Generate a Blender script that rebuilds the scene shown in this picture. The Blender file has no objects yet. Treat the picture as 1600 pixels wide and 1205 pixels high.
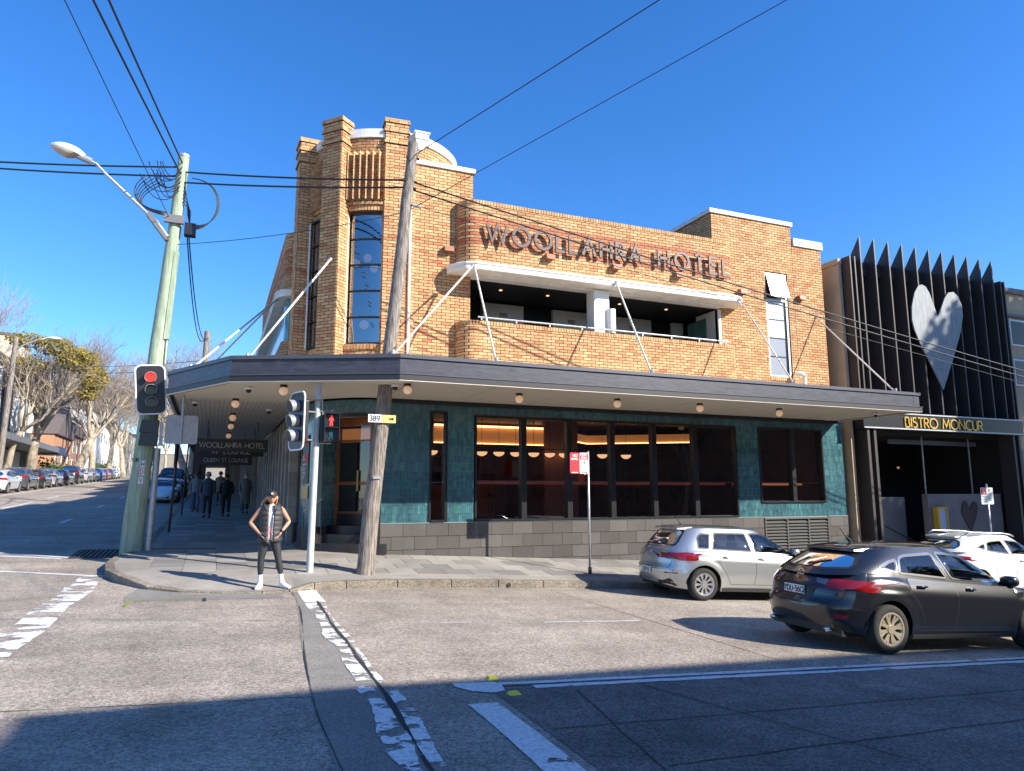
import bpy, bmesh, math, random
from mathutils import Vector, Matrix, geometry, bvhtree
R = math.radians
PI = math.pi
rnd = random.Random(7)
SC = bpy.context.scene
COL = SC.collection

# ------------------------------------------------------------------ camera
YAW, PIT, ROL = R(22.783), R(8.740), R(-0.1236)
fw = Vector((math.sin(YAW)*math.cos(PIT), math.cos(YAW)*math.cos(PIT), math.sin(PIT)))
rt = Vector((math.cos(YAW), -math.sin(YAW), 0.0))
up = rt.cross(fw)
rt, up = rt*math.cos(ROL)+up*math.sin(ROL), up*math.cos(ROL)-rt*math.sin(ROL)
cd = bpy.data.cameras.new('camera')
cam = bpy.data.objects.new('camera', cd); COL.objects.link(cam)
cam.matrix_world = Matrix(((rt.x, up.x, -fw.x, 0), (rt.y, up.y, -fw.y, 0), (rt.z, up.z, -fw.z, 1.7), (0, 0, 0, 1)))
cd.sensor_fit = 'HORIZONTAL'; cd.sensor_width = 36; cd.lens = 1112.13/1600*36
cd.clip_start = 0.1; cd.clip_end = 3000
SC.camera = cam

# ------------------------------------------------------------------ light
SUN = Vector((0.965, -1.0, 0.803)).normalized()          # towards the sun
EL = math.asin(SUN.z)
w = bpy.data.worlds.new('World'); SC.world = w; w.use_nodes = True
nt = w.node_tree; nt.nodes.clear()
sky = nt.nodes.new('ShaderNodeTexSky'); sky.sky_type = 'NISHITA'; sky.sun_disc = False
sky.sun_elevation = EL; sky.sun_rotation = math.atan2(SUN.x, SUN.y)
sky.air_density = 1.0; sky.dust_density = 0.25; sky.ozone_density = 6.0; sky.altitude = 50
hs = nt.nodes.new('ShaderNodeHueSaturation'); hs.inputs['Saturation'].default_value = 1.20; hs.inputs['Hue'].default_value = 0.507; hs.inputs['Value'].default_value = 1.10
bg = nt.nodes.new('ShaderNodeBackground'); bg.inputs['Strength'].default_value = 0.122
wo = nt.nodes.new('ShaderNodeOutputWorld')
nt.links.new(sky.outputs[0], hs.inputs['Color']); nt.links.new(hs.outputs[0], bg.inputs[0]); nt.links.new(bg.outputs[0], wo.inputs[0])
sd = bpy.data.lights.new('sun', 'SUN'); sd.energy = 4.8; sd.angle = R(0.53); sd.color = (1.0, 0.93, 0.82)
so = bpy.data.objects.new('sun', sd); COL.objects.link(so); so.location = (20, -20, 30)
so.rotation_euler = SUN.to_track_quat('Z', 'Y').to_euler()
SC.view_settings.view_transform = 'Standard'; SC.view_settings.look = 'None'
SC.view_settings.exposure = 1.0; SC.view_settings.gamma = 1; SC.view_settings.use_curve_mapping = False

# ------------------------------------------------------------------ materials
MAT = {}
def mat(name, col, rough=0.6, metal=0.0, var=0.0, scale=8.0, bump=0.0, bscale=None, spec=0.5, coat=0.0, emit=None, es=1.0, col2=None, stretch=None, detail=4.0, dirt=0.0, rp=(.3, .7)):
    if name in MAT: return MAT[name]
    m = bpy.data.materials.new(name); m.use_nodes = True
    t = m.node_tree; b = t.nodes['Principled BSDF']
    c = (*col, 1) if len(col) == 3 else col
    b.inputs['Base Color'].default_value = c
    b.inputs['Roughness'].default_value = rough; b.inputs['Metallic'].default_value = metal
    b.inputs['Specular IOR Level'].default_value = spec
    b.inputs['Coat Weight'].default_value = coat; b.inputs['Coat Roughness'].default_value = 0.04
    if emit:
        b.inputs['Emission Color'].default_value = (*emit, 1); b.inputs['Emission Strength'].default_value = es
    if var or bump or col2:
        tc = t.nodes.new('ShaderNodeTexCoord'); mp = t.nodes.new('ShaderNodeMapping')
        t.links.new(tc.outputs['Object'], mp.inputs[0])
        if stretch: mp.inputs['Scale'].default_value = stretch
        n = t.nodes.new('ShaderNodeTexNoise'); n.inputs['Scale'].default_value = scale; n.inputs['Detail'].default_value = detail
        n.inputs['Roughness'].default_value = 0.65
        t.links.new(mp.outputs[0], n.inputs['Vector'])
        if var or col2:
            r = t.nodes.new('ShaderNodeValToRGB'); e = r.color_ramp.elements
            e[0].position = rp[0]; e[1].position = rp[1]
            if col2: e[0].color = (*col2, 1); e[1].color = c
            else:
                e[0].color = tuple(max(0, x*(1-var)) for x in c[:3])+(1,); e[1].color = tuple(min(1, x*(1+var)) for x in c[:3])+(1,)
            t.links.new(n.outputs['Fac'], r.inputs[0]); t.links.new(r.outputs[0], b.inputs['Base Color'])
        if bump:
            n2 = t.nodes.new('ShaderNodeTexNoise'); n2.inputs['Scale'].default_value = bscale or scale*4; n2.inputs['Detail'].default_value = 5
            t.links.new(mp.outputs[0], n2.inputs['Vector'])
            bu = t.nodes.new('ShaderNodeBump'); bu.inputs['Strength'].default_value = bump; bu.inputs['Distance'].default_value = 0.01
            t.links.new(n2.outputs['Fac'], bu.inputs['Height']); t.links.new(bu.outputs[0], b.inputs['Normal'])
    MAT[name] = m
    return m

def glass(name, tint=(0.9, 0.92, 0.92), refl=0.06, rough=0.0, dark=0.0):
    """window pane: transparent with a fresnel mirror"""
    if name in MAT: return MAT[name]
    m = bpy.data.materials.new(name); m.use_nodes = True; t = m.node_tree; t.nodes.clear()
    o = t.nodes.new('ShaderNodeOutputMaterial'); mx = t.nodes.new('ShaderNodeMixShader')
    tr = t.nodes.new('ShaderNodeBsdfTransparent'); tr.inputs[0].default_value = (*tint, 1)
    gl = t.nodes.new('ShaderNodeBsdfGlossy'); gl.inputs['Roughness'].default_value = rough; gl.inputs[0].default_value = (1, 1, 1, 1)
    fr = t.nodes.new('ShaderNodeFresnel'); fr.inputs[0].default_value = 1.5
    ad = t.nodes.new('ShaderNodeMath'); ad.operation = 'ADD'; ad.inputs[1].default_value = refl; ad.use_clamp = True
    t.links.new(fr.outputs[0], ad.inputs[0]); t.links.new(ad.outputs[0], mx.inputs[0])
    t.links.new(tr.outputs[0], mx.inputs[1]); t.links.new(gl.outputs[0], mx.inputs[2]); t.links.new(mx.outputs[0], o.inputs[0])
    MAT[name] = m
    return m

def tonemat(name, ramp, red=None, rough=0.75, bump=0.3, spec=0.3, coat=0.0, nscale=30, nvar=0.25, stretch=None):
    """colour picked per piece from the point attribute 'tone' (x = 0..1, y = 1 for the red kind)"""
    m = bpy.data.materials.new(name); m.use_nodes = True; t = m.node_tree; b = t.nodes['Principled BSDF']
    b.inputs['Roughness'].default_value = rough; b.inputs['Specular IOR Level'].default_value = spec
    b.inputs['Coat Weight'].default_value = coat; b.inputs['Coat Roughness'].default_value = 0.1
    a = t.nodes.new('ShaderNodeAttribute'); a.attribute_name = 'tone'
    s = t.nodes.new('ShaderNodeSeparateXYZ'); t.links.new(a.outputs['Vector'], s.inputs[0])
    r = t.nodes.new('ShaderNodeValToRGB'); cr = r.color_ramp
    cr.elements[0].position = ramp[0][0]; cr.elements[0].color = (*ramp[0][1], 1)
    cr.elements[1].position = ramp[-1][0]; cr.elements[1].color = (*ramp[-1][1], 1)
    for p, c in ramp[1:-1]:
        e = cr.elements.new(p); e.color = (*c, 1)
    t.links.new(s.outputs[0], r.inputs[0])
    out = r.outputs[0]
    if red:
        mx = t.nodes.new('ShaderNodeMixRGB'); t.links.new(s.outputs[1], mx.inputs[0]); t.links.new(out, mx.inputs[1])
        r2 = t.nodes.new('ShaderNodeValToRGB'); r2.color_ramp.elements[0].color = (*red[0], 1); r2.color_ramp.elements[1].color = (*red[1], 1)
        t.links.new(s.outputs[0], r2.inputs[0]); t.links.new(r2.outputs[0], mx.inputs[2]); out = mx.outputs[0]
    tc = t.nodes.new('ShaderNodeNewGeometry')
    mp = t.nodes.new('ShaderNodeMapping'); t.links.new(tc.outputs['Position'], mp.inputs[0])
    if stretch: mp.inputs['Scale'].default_value = stretch
    n = t.nodes.new('ShaderNodeTexNoise'); n.inputs['Scale'].default_value = nscale; n.inputs['Detail'].default_value = 4
    t.links.new(mp.outputs[0], n.inputs['Vector'])
    n3 = t.nodes.new('ShaderNodeTexNoise'); n3.inputs['Scale'].default_value = 0.9; n3.inputs['Detail'].default_value = 3
    t.links.new(mp.outputs[0], n3.inputs['Vector'])
    av = t.nodes.new('ShaderNodeMath'); av.operation = 'ADD'; t.links.new(n.outputs['Fac'], av.inputs[0]); t.links.new(n3.outputs['Fac'], av.inputs[1])
    mr = t.nodes.new('ShaderNodeMapRange'); mr.inputs['From Min'].default_value = 0.6; mr.inputs['From Max'].default_value = 1.4
    mr.inputs['To Min'].default_value = 1-nvar; mr.inputs['To Max'].default_value = 1+nvar
    t.links.new(av.outputs[0], mr.inputs[0])
    mu = t.nodes.new('ShaderNodeVectorMath'); mu.operation = 'SCALE'; t.links.new(out, mu.inputs[0]); t.links.new(mr.outputs[0], mu.inputs['Scale'])
    t.links.new(mu.outputs[0], b.inputs['Base Color'])
    bu = t.nodes.new('ShaderNodeBump'); bu.inputs['Strength'].default_value = bump; bu.inputs['Distance'].default_value = 0.006
    n2 = t.nodes.new('ShaderNodeTexNoise'); n2.inputs['Scale'].default_value = nscale*2; t.links.new(mp.outputs[0], n2.inputs['Vector'])
    t.links.new(n2.outputs['Fac'], bu.inputs['Height']); t.links.new(bu.outputs[0], b.inputs['Normal'])
    MAT[name] = m
    return m

# ------------------------------------------------------------------ mesh helpers
class MB:
    """collects shapes in world (or local) coordinates; linked as ONE mesh object by obj()"""
    def __init__(s): s.v = []; s.f = []; s.mi = []; s.tone = []; s.cur = 0; s.sm = []; s.smooth = False
    def add(s, vs, fs, tone=None):
        k = len(s.v); s.v += [tuple(p) for p in vs]
        s.f += [tuple(i+k for i in f) for f in fs]; s.mi += [s.cur]*len(fs); s.sm += [s.smooth]*len(fs)
        s.tone += [tone or (0.5, 0, 0)]*len(vs)
        return s
    def box(s, x0, x1, y0, y1, z0, z1, tone=None):
        v = [(x, y, z) for z in (z0, z1) for y in (y0, y1) for x in (x0, x1)]
        return s.add(v, [(0, 2, 3, 1), (4, 5, 7, 6), (0, 1, 5, 4), (2, 6, 7, 3), (0, 4, 6, 2), (1, 3, 7, 5)], tone)
    def hexa(s, b, t, tone=None):
        """b, t: 4 lower and 4 upper points, counter-clockwise seen from above"""
        return s.add(list(b)+list(t), [(3, 2, 1, 0), (4, 5, 6, 7), (0, 1, 5, 4), (1, 2, 6, 5), (2, 3, 7, 6), (3, 0, 4, 7)], tone)
    def prism(s, pts, z0, z1, tone=None, zf=None):
        """pts counter-clockwise plan outline"""
        n = len(pts)
        v = [(p[0], p[1], z0 if zf is None else zf(*p)+z0) for p in pts]+[(p[0], p[1], z1 if zf is None else zf(*p)+z1) for p in pts]
        f = [tuple(range(n-1, -1, -1)), tuple(range(n, 2*n))]+[(i, (i+1) % n, n+(i+1) % n, n+i) for i in range(n)]
        return s.add(v, f, tone)
    def extr(s, pts, org, ax, ay, n):
        """outline pts in the plane org+ax*u+ay*v, pushed along n"""
        org, ax, ay, n = map(Vector, (org, ax, ay, n)); k = len(pts)
        a = [org+ax*p[0]+ay*p[1] for p in pts]; v = a+[p+n for p in a]
        if ax.cross(ay).dot(n) < 0: f = [tuple(range(k)), tuple(range(2*k-1, k-1, -1))]+[(i, k+i, k+(i+1) % k, (i+1) % k) for i in range(k)]
        else: f = [tuple(range(k-1, -1, -1)), tuple(range(k, 2*k))]+[(i, (i+1) % k, k+(i+1) % k, k+i) for i in range(k)]
        return s.add(v, f)
    def tube(s, pts, r, n=8, cap=True, r1=None):
        """tube through pts; r may be a number or a list"""
        pts = [Vector(p) for p in pts]; m = len(pts)
        rs = r if isinstance(r, (list, tuple)) else ([r]*m if r1 is None else [r+(r1-r)*i/(m-1) for i in range(m)])
        v = []; u = None
        for i, p in enumerate(pts):
            d = (pts[min(i+1, m-1)]-pts[max(i-1, 0)]); d = d.normalized() if d.length > 1e-9 else Vector((0, 0, 1))
            if u is None: u = d.orthogonal().normalized()
            else:
                u = u-d*u.dot(d)
                u = u.normalized() if u.length > 1e-6 else d.orthogonal().normalized()
            w_ = d.cross(u)
            v += [p+(u*math.cos(2*PI*j/n)+w_*math.sin(2*PI*j/n))*rs[i] for j in range(n)]
        f = [(i*n+j, i*n+(j+1) % n, (i+1)*n+(j+1) % n, (i+1)*n+j) for i in range(m-1) for j in range(n)]
        if cap: f += [tuple(range(n-1, -1, -1)), tuple(range((m-1)*n, m*n))]
        return s.add(v, f)
    def lathe(s, prof, org=(0, 0, 0), n=16, axis='Z'):
        org = Vector(org); v = []; m = len(prof)
        for r_, h in prof:
            for j in range(n):
                a = 2*PI*j/n; c, d = r_*math.cos(a), r_*math.sin(a)
                v.append(org+Vector({'Z': (c, d, h), 'Y': (d, h, c), 'X': (h, c, d)}[axis]))
        f = [(i*n+j, i*n+(j+1) % n, (i+1)*n+(j+1) % n, (i+1)*n+j) for i in range(m-1) for j in range(n)]
        f += [tuple(range(n-1, -1, -1)), tuple(range((m-1)*n, m*n))]
        return s.add(v, f)
    def ball(s, c, r, n=12, k=8, sz=1.0):
        return s.lathe([(r*math.sin(PI*i/k) if 0 < i < k else r*0.02, -r*sz*math.cos(PI*i/k)) for i in range(k+1)], c, n)

def setp(o, label=None, cat=None, group=None, kind=None):
    if label: o['label'] = label
    if cat: o['category'] = cat
    if group: o['group'] = group
    if kind: o['kind'] = kind
    return o
def wpos(o):
    p = Vector((0, 0, 0))
    while o: p += o.location; o = o.parent
    return p
def obj(name, mb, m, parent=None, loc=None, kind=None, label=None, local=False, angle=None):
    """mb holds world coordinates unless local; the origin goes to loc (world), else to the parent's origin"""
    me = bpy.data.meshes.new(name)
    par = wpos(parent) if parent and not local else Vector((0, 0, 0))
    off = Vector(loc) if loc is not None else par
    if local: off = Vector((0, 0, 0))
    me.from_pydata([(p[0]-off.x, p[1]-off.y, p[2]-off.z) for p in mb.v], [], mb.f)
    ms = m if isinstance(m, (list, tuple)) else [m]
    for q in ms: me.materials.append(q)
    if len(ms) > 1: me.polygons.foreach_set('material_index', mb.mi)
    if any(mb.sm): me.polygons.foreach_set('use_smooth', mb.sm)
    if any(t != (0.5, 0, 0) for t in mb.tone):
        at = me.attributes.new('tone', 'FLOAT_VECTOR', 'POINT'); at.data.foreach_set('vector', [c for t in mb.tone for c in t])
    me.update()
    o = bpy.data.objects.new(name, me); COL.objects.link(o)
    if parent: o.parent = parent
    o.location = off-par if not local else (0, 0, 0)
    if kind: o['kind'] = kind
    if label: o['label'] = label
    return o
def thing(name, label, cat, loc=(0, 0, 0), rz=0, group=None, kind=None):
    o = bpy.data.objects.new(name, None); COL.objects.link(o); o.location = loc; o.rotation_euler = (0, 0, rz)
    o.empty_display_size = 0.2
    return setp(o, label, cat, group, kind)
def copy_tree(o, parent=None):
    c = o.copy(); COL.objects.link(c); c.parent = parent
    for ch in list(o.children): copy_tree(ch, c)
    return c
def smooth_obj(o, angle=40):
    me = o.data
    me.polygons.foreach_set('use_smooth', [True]*len(me.polygons))
    me.set_sharp_from_angle(angle=R(angle))
    return o
def bevel(o, w=0.01, seg=2, angle=35):
    md = o.modifiers.new('bevel', 'BEVEL'); md.width = w; md.segments = seg; md.limit_method = 'ANGLE'; md.angle_limit = R(angle)
    return o

# ------------------------------------------------------------------ ground height
def g(x, y):
    sx = -0.055*(min(x, 32)-1.26) if x > 1.26 else -0.022*(max(x, -18)-1.26)
    k = (0.040*(y-14) if y < 50 else 1.44+0.034*(y-50)) if y > 14 else 0.013*(max(y, -30)-14)
    return 0.08+sx+k
def ss(a, b, x):
    t = max(0, min(1, (x-a)/(b-a))); return t*t*(3-2*t)
def gpv(x, y):
    """top of the near footpath: a kerb above the road, ramped down at the crossing, rising to the wall"""
    k = 0.13-0.11*ss(1.9, 1.2, x)*ss(14.6, 13.4, y)*ss(-1.6, -0.9, x)
    return g(x, y)+k+0.07*max(0, min(2.8, y-13.8))*ss(0.6, 3.0, x)

# ------------------------------------------------------------------ stroke lettering
def arc(cx, cy, rx, ry, a0, a1, n=10):
    return [(cx+rx*math.cos(R(a0+(a1-a0)*i/n)), cy+ry*math.sin(R(a0+(a1-a0)*i/n))) for i in range(n+1)]
GL = {   # (advance, strokes) in a cap height of 1
 'A': (.8, [[(0, 0), (.4, 1), (.8, 0)], [(.15, .33), (.65, .33)]]), 'B': (.55, [[(0, 0), (0, 1)], [(0, 1), (.27, 1)]+arc(.27, .76, .2, .24, 90, -90)+[(0, .52)], [(0, .52), (.3, .52)]+arc(.3, .26, .23, .26, 90, -90)+[(0, 0)]]),
 'C': (.75, [arc(.45, .5, .45, .5, 50, 310, 16)]), 'D': (.7, [[(0, 0), (0, 1), (.2, 1)]+arc(.2, .5, .48, .5, 90, -90, 14)+[(0, 0)]]),
 'E': (.5, [[(.5, 1), (0, 1), (0, 0), (.5, 0)], [(0, .52), (.45, .52)]]), 'F': (.48, [[(.48, 1), (0, 1), (0, 0)], [(0, .52), (.42, .52)]]),
 'G': (.85, [arc(.48, .5, .48, .5, 48, 345, 16)+[(.95, .46), (.55, .46)]]), 'H': (.68, [[(0, 0), (0, 1)], [(.68, 0), (.68, 1)], [(0, .5), (.68, .5)]]),
 'I': (.06, [[(.03, 0), (.03, 1)]]), 'K': (.6, [[(0, 0), (0, 1)], [(.58, 1), (.02, .45)], [(.15, .55), (.6, 0)]]), 'L': (.45, [[(0, 1), (0, 0), (.45, 0)]]),
 'M': (.9, [[(0, 0), (.12, 1), (.45, .25), (.78, 1), (.9, 0)]]), 'N': (.7, [[(0, 0), (0, 1), (.7, 0), (.7, 1)]]), 'O': (.96, [arc(.48, .5, .48, .5, 0, 360, 22)]),
 'P': (.52, [[(0, 0), (0, 1), (.27, 1)]+arc(.27, .74, .23, .26, 90, -90)+[(0, .48)]]), 'Q': (.96, [arc(.48, .5, .48, .5, 0, 360, 22), [(.6, .28), (.95, -.02)]]),
 'R': (.55, [[(0, 0), (0, 1), (.27, 1)]+arc(.27, .75, .23, .25, 90, -90)+[(0, .5)], [(.22, .5), (.56, 0)]]),
 'S': (.5, [arc(.25, .76, .22, .24, 40, 270, 10)+arc(.25, .26, .24, .26, 90, -140, 10)]), 'T': (.6, [[(0, 1), (.6, 1)], [(.3, 1), (.3, 0)]]),
 'U': (.62, [[(0, 1), (0, .31)]+arc(.31, .31, .31, .31, 180, 360, 12)+[(.62, 1)]]), 'V': (.7, [[(0, 1), (.35, 0), (.7, 1)]]), 'W': (1.15, [[(0, 1), (.28, 0), (.57, 1), (.87, 0), (1.15, 1)]]),
 'X': (.6, [[(0, 0), (.6, 1)], [(0, 1), (.6, 0)]]), 'Y': (.62, [[(0, 1), (.31, .48), (.62, 1)], [(.31, .48), (.31, 0)]]), 'Z': (.55, [[(0, 1), (.55, 1), (0, 0), (.55, 0)]]), 'J': (.4, [[(.4, 1), (.4, .2)]+arc(.2, .2, .2, .2, 0, -180, 8)]),
 '0': (.55, [arc(.28, .5, .28, .5, 0, 360, 16)]), '1': (.3, [[(0, .75), (.2, 1), (.2, 0)]]), '2': (.5, [arc(.25, .74, .24, .26, 160, -20, 8)+[(0, 0), (.5, 0)]]),
 '3': (.52, [arc(.25, .76, .23, .24, 150, -80, 9)+arc(.26, .27, .26, .27, 80, -150, 9)]), '5': (.52, [[(.48, 1), (.08, 1), (.04, .55)]+arc(.25, .33, .27, .33, 110, -140, 10)]),
 '6': (.55, [arc(.28, .32, .27, .32, 0, 360, 14), [(.02, .4), (.12, .8), (.45, 1)]]), '7': (.5, [[(0, 1), (.5, 1), (.15, 0)]]), '4': (.55, [[(.42, 0), (.42, 1), (0, .3), (.55, .3)]]), '8': (.54, [arc(.27, .76, .22, .24, 0, 360, 14), arc(.27, .27, .27, .27, 0, 360, 14)]),
 '9': (.55, [arc(.27, .7, .27, .3, 0, 360, 14), [(.53, .62), (.4, .15), (.1, 0)]]), '-': (.3, [[(0, .45), (.3, .45)]]), '.': (.1, [[(.0, .45), (.1, .45)]]), ' ': (.35, []), '&': (.6, [arc(.25, .76, .2, .24, 0, 360, 12), arc(.26, .27, .26, .27, 0, 360, 12)]),
}
def text_w(s, gap=.16): return sum(GL[c][0]+gap for c in s)-gap
def strokes_mb(mb, polys, org, ux, uz, size, wd, dep, sx=1.0):
    """strokes as ribbons of width wd pushed out by dep along ux x uz"""
    org, ux, uz = Vector(org), Vector(ux).normalized(), Vector(uz).normalized(); n = ux.cross(uz)
    for pl_ in polys:
        p2 = [Vector((p[0]*size*sx, p[1]*size)) for p in pl_]
        closed = (p2[0]-p2[-1]).length < 1e-4
        if closed: p2 = p2[:-1]
        m = len(p2); L = []; Rr = []
        for i in range(m):
            a = p2[i-1] if (i or closed) else p2[i]; b = p2[(i+1) % m] if (i < m-1 or closed) else p2[i]
            d1 = (p2[i]-a); d2 = (b-p2[i])
            if d1.length < 1e-9: d1 = d2
            if d2.length < 1e-9: d2 = d1
            d1 = d1.normalized(); d2 = d2.normalized(); nn = Vector((-d1.y-d2.y, d1.x+d2.x))
            if nn.length < 1e-6: nn = Vector((-d1.y, d1.x))
            nn.normalize(); k = 1/max(.45, nn.dot(Vector((-d1.y, d1.x))))
            L.append(p2[i]+nn*wd/2*k); Rr.append(p2[i]-nn*wd/2*k)
        def W(q, d): return org+ux*q.x+uz*q.y+n*d
        v = [W(q, 0) for q in L]+[W(q, 0) for q in Rr]+[W(q, dep) for q in L]+[W(q, dep) for q in Rr]
        f = []
        for i in range(m if closed else m-1):
            j = (i+1) % m
            f += [(2*m+i, 3*m+i, 3*m+j, 2*m+j), (i, j, m+j, m+i), (i, 2*m+i, 2*m+j, j), (m+i, m+j, 3*m+j, 3*m+i)]
        if not closed: f += [(0, m, 3*m, 2*m), (m-1, 3*m-1, 4*m-1, 2*m-1)]
        mb.add(v, f)
def text_mb(mb, s, org, ux, uz, size, wd, dep, gap=.16, sx=1.0):
    u = 0; org = Vector(org); ux = Vector(ux).normalized()
    for c in s:
        strokes_mb(mb, GL[c][1], org+ux*u*size*sx, ux, uz, size, wd, dep, sx); u += GL[c][0]+gap
    return mb

# ------------------------------------------------------------------ ground surfaces
def groundmat(name, c0, c1, speck, sp_scale=60, rough=0.85, bump=0.5, big=0.35, stain=0.25, spk=0.55):
    m = bpy.data.materials.new(name); m.use_nodes = True; t = m.node_tree; b = t.nodes['Principled BSDF']
    N = t.nodes.new; K = t.links.new
    b.inputs['Roughness'].default_value = rough; b.inputs['Specular IOR Level'].default_value = 0.3
    ge = N('ShaderNodeNewGeometry')
    def noise(sc, det=4, ro=.6, st=None):
        n = N('ShaderNodeTexNoise'); n.inputs['Scale'].default_value = sc; n.inputs['Detail'].default_value = det; n.inputs['Roughness'].default_value = ro
        if st:
            mp = N('ShaderNodeMapping'); mp.inputs['Scale'].default_value = st; K(ge.outputs['Position'], mp.inputs[0]); K(mp.outputs[0], n.inputs['Vector'])
        else: K(ge.outputs['Position'], n.inputs['Vector'])
        return n.outputs['Fac']
    def ramp(src, p0, p1, a, c):
        r = N('ShaderNodeValToRGB'); e = r.color_ramp.elements; e[0].position = p0; e[1].position = p1; e[0].color = a; e[1].color = c
        K(src, r.inputs[0]); return r.outputs[0]
    def mult(a, c, f=1.0):
        x = N('ShaderNodeMixRGB'); x.blend_type = 'MULTIPLY'; x.inputs[0].default_value = f; K(a, x.inputs[1]); K(c, x.inputs[2]); return x.outputs[0]
    col = ramp(noise(big, 5), .35, .65, (*c0, 1), (*c1, 1))
    v = 1-stain
    col = mult(col, ramp(noise(1.3, 6, .7), .3, .6, (v, v, v*.98, 1), (1.05, 1.05, 1.05, 1)))
    col = mult(col, ramp(noise(.5, 3, .6, (1, .18, 1)), .35, .6, (v+.08, v+.08, v+.08, 1), (1, 1, 1, 1)))
    col = mult(col, ramp(noise(1.0, 3, .55, (.10, .9, 1)), .38, .6, (v+.1, v+.1, v+.1, 1), (1.04, 1.04, 1.04, 1)))
    col = mult(col, ramp(noise(.9, 2, .5), .66, .72, (1, 1, 1, 1), (.80, .79, .78, 1)))
    vo = N('ShaderNodeTexVoronoi'); vo.inputs['Scale'].default_value = sp_scale; K(ge.outputs['Position'], vo.inputs['Vector'])
    s2 = N('ShaderNodeSeparateColor'); K(vo.outputs['Color'], s2.inputs[0])
    col = mult(col, ramp(s2.outputs[0], .1, .9, (spk, spk*.98, spk*.95, 1), (1.25, 1.22, 1.2, 1)))
    pit = ramp(noise(sp_scale*1.3, 3, .8), .38, .5, (*speck, 1), (1, 1, 1, 1))
    col = mult(col, pit)
    K(col, b.inputs['Base Color'])
    bu = N('ShaderNodeBump'); bu.inputs['Strength'].default_value = bump; bu.inputs['Distance'].default_value = 0.012
    K(noise(sp_scale*.9, 4, .75), bu.inputs['Height']); K(bu.outputs[0], b.inputs['Normal'])
    MAT[name] = m
    return m
M_road = groundmat('road', (.40, .345, .285), (.49, .435, .365), (.45, .44, .43), 42, bump=.9, stain=.26, spk=.70)
M_strip = groundmat('strip', (.245, .23, .205), (.305, .288, .26), (.6, .6, .6), 90, stain=.15, spk=.75)
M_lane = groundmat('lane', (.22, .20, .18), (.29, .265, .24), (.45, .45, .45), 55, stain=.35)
M_foot = groundmat('footpath', (.29, .27, .24), (.36, .335, .30), (.75, .75, .75), 110, stain=.2, spk=.85, bump=.25)
M_kerb = groundmat('kerb', (.27, .24, .19), (.37, .335, .28), (.55, .5, .4), 45, stain=.35, spk=.7)
M_slab = tonemat('slab', [(0, (.19, .18, .165)), (.5, (.25, .235, .215)), (1, (.33, .31, .28))], rough=.8, nscale=45, nvar=.3, bump=.3)
M_crack = mat('crack', (.035, .03, .026), .95)
M_moss = mat('moss', (.22, .24, .05), .95, var=.5, scale=30)
M_iron = mat('iron', (.05, .045, .042), .6, .4, var=.3, scale=20)
M_rust = mat('rusty_cover', (.15, .075, .05), .8, 0, var=.4, scale=14, bump=.4)

def paintmat(name, col, wear):
    m = bpy.data.materials.new(name); m.use_nodes = True; t = m.node_tree; b = t.nodes['Principled BSDF']
    b.inputs['Roughness'].default_value = .7
    ge = t.nodes.new('ShaderNodeNewGeometry')
    n = t.nodes.new('ShaderNodeTexNoise'); n.inputs['Scale'].default_value = 2.6; n.inputs['Detail'].default_value = 9; n.inputs['Roughness'].default_value = .62
    mp = t.nodes.new('ShaderNodeMapping'); mp.inputs['Scale'].default_value = (1, 1.6, 1)
    t.links.new(ge.outputs['Position'], mp.inputs[0]); t.links.new(mp.outputs[0], n.inputs['Vector'])
    r = t.nodes.new('ShaderNodeValToRGB'); r.color_ramp.elements[0].position = wear; r.color_ramp.elements[1].position = wear+.015
    t.links.new(n.outputs['Fac'], r.inputs[0]); t.links.new(r.outputs[0], b.inputs['Alpha'])
    n2 = t.nodes.new('ShaderNodeTexNoise'); n2.inputs['Scale'].default_value = 25; n2.inputs['Detail'].default_value = 5
    t.links.new(ge.outputs['Position'], n2.inputs['Vector'])
    r2 = t.nodes.new('ShaderNodeValToRGB'); r2.color_ramp.elements[0].color = tuple(x*.72 for x in col)+(1,); r2.color_ramp.elements[1].color = (*col, 1)
    r2.color_ramp.elements[0].position = .35; r2.color_ramp.elements[1].position = .6
    t.links.new(n2.outputs['Fac'], r2.inputs[0]); t.links.new(r2.outputs[0], b.inputs['Base Color'])
    MAT[name] = m; return m
M_line = paintmat('line_paint', (.72, .71, .68), .36)
M_lineworn = paintmat('line_paint_worn', (.74, .73, .70), .485)

xs = sorted(set([-400, -200, -100, -60, -40, -30, -18, 1.26, 32, 45, 70, 120, 250, 400]+[i*2.0 for i in range(-8, 16)]))
ys = sorted(set([-250, -120, -60, -30, 14, 50, 70, 100, 150, 220, 300, 450]+[i*2.0 for i in range(-10, 25)]))
mb = MB()
V = [(x, y, g(x, y)) for y in ys for x in xs]; nx = len(xs)
mb.add(V, [(j*nx+i, j*nx+i+1, (j+1)*nx+i+1, (j+1)*nx+i) for j in range(len(ys)-1) for i in range(nx-1)])
road = obj('road', mb, M_road, kind='structure')

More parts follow.
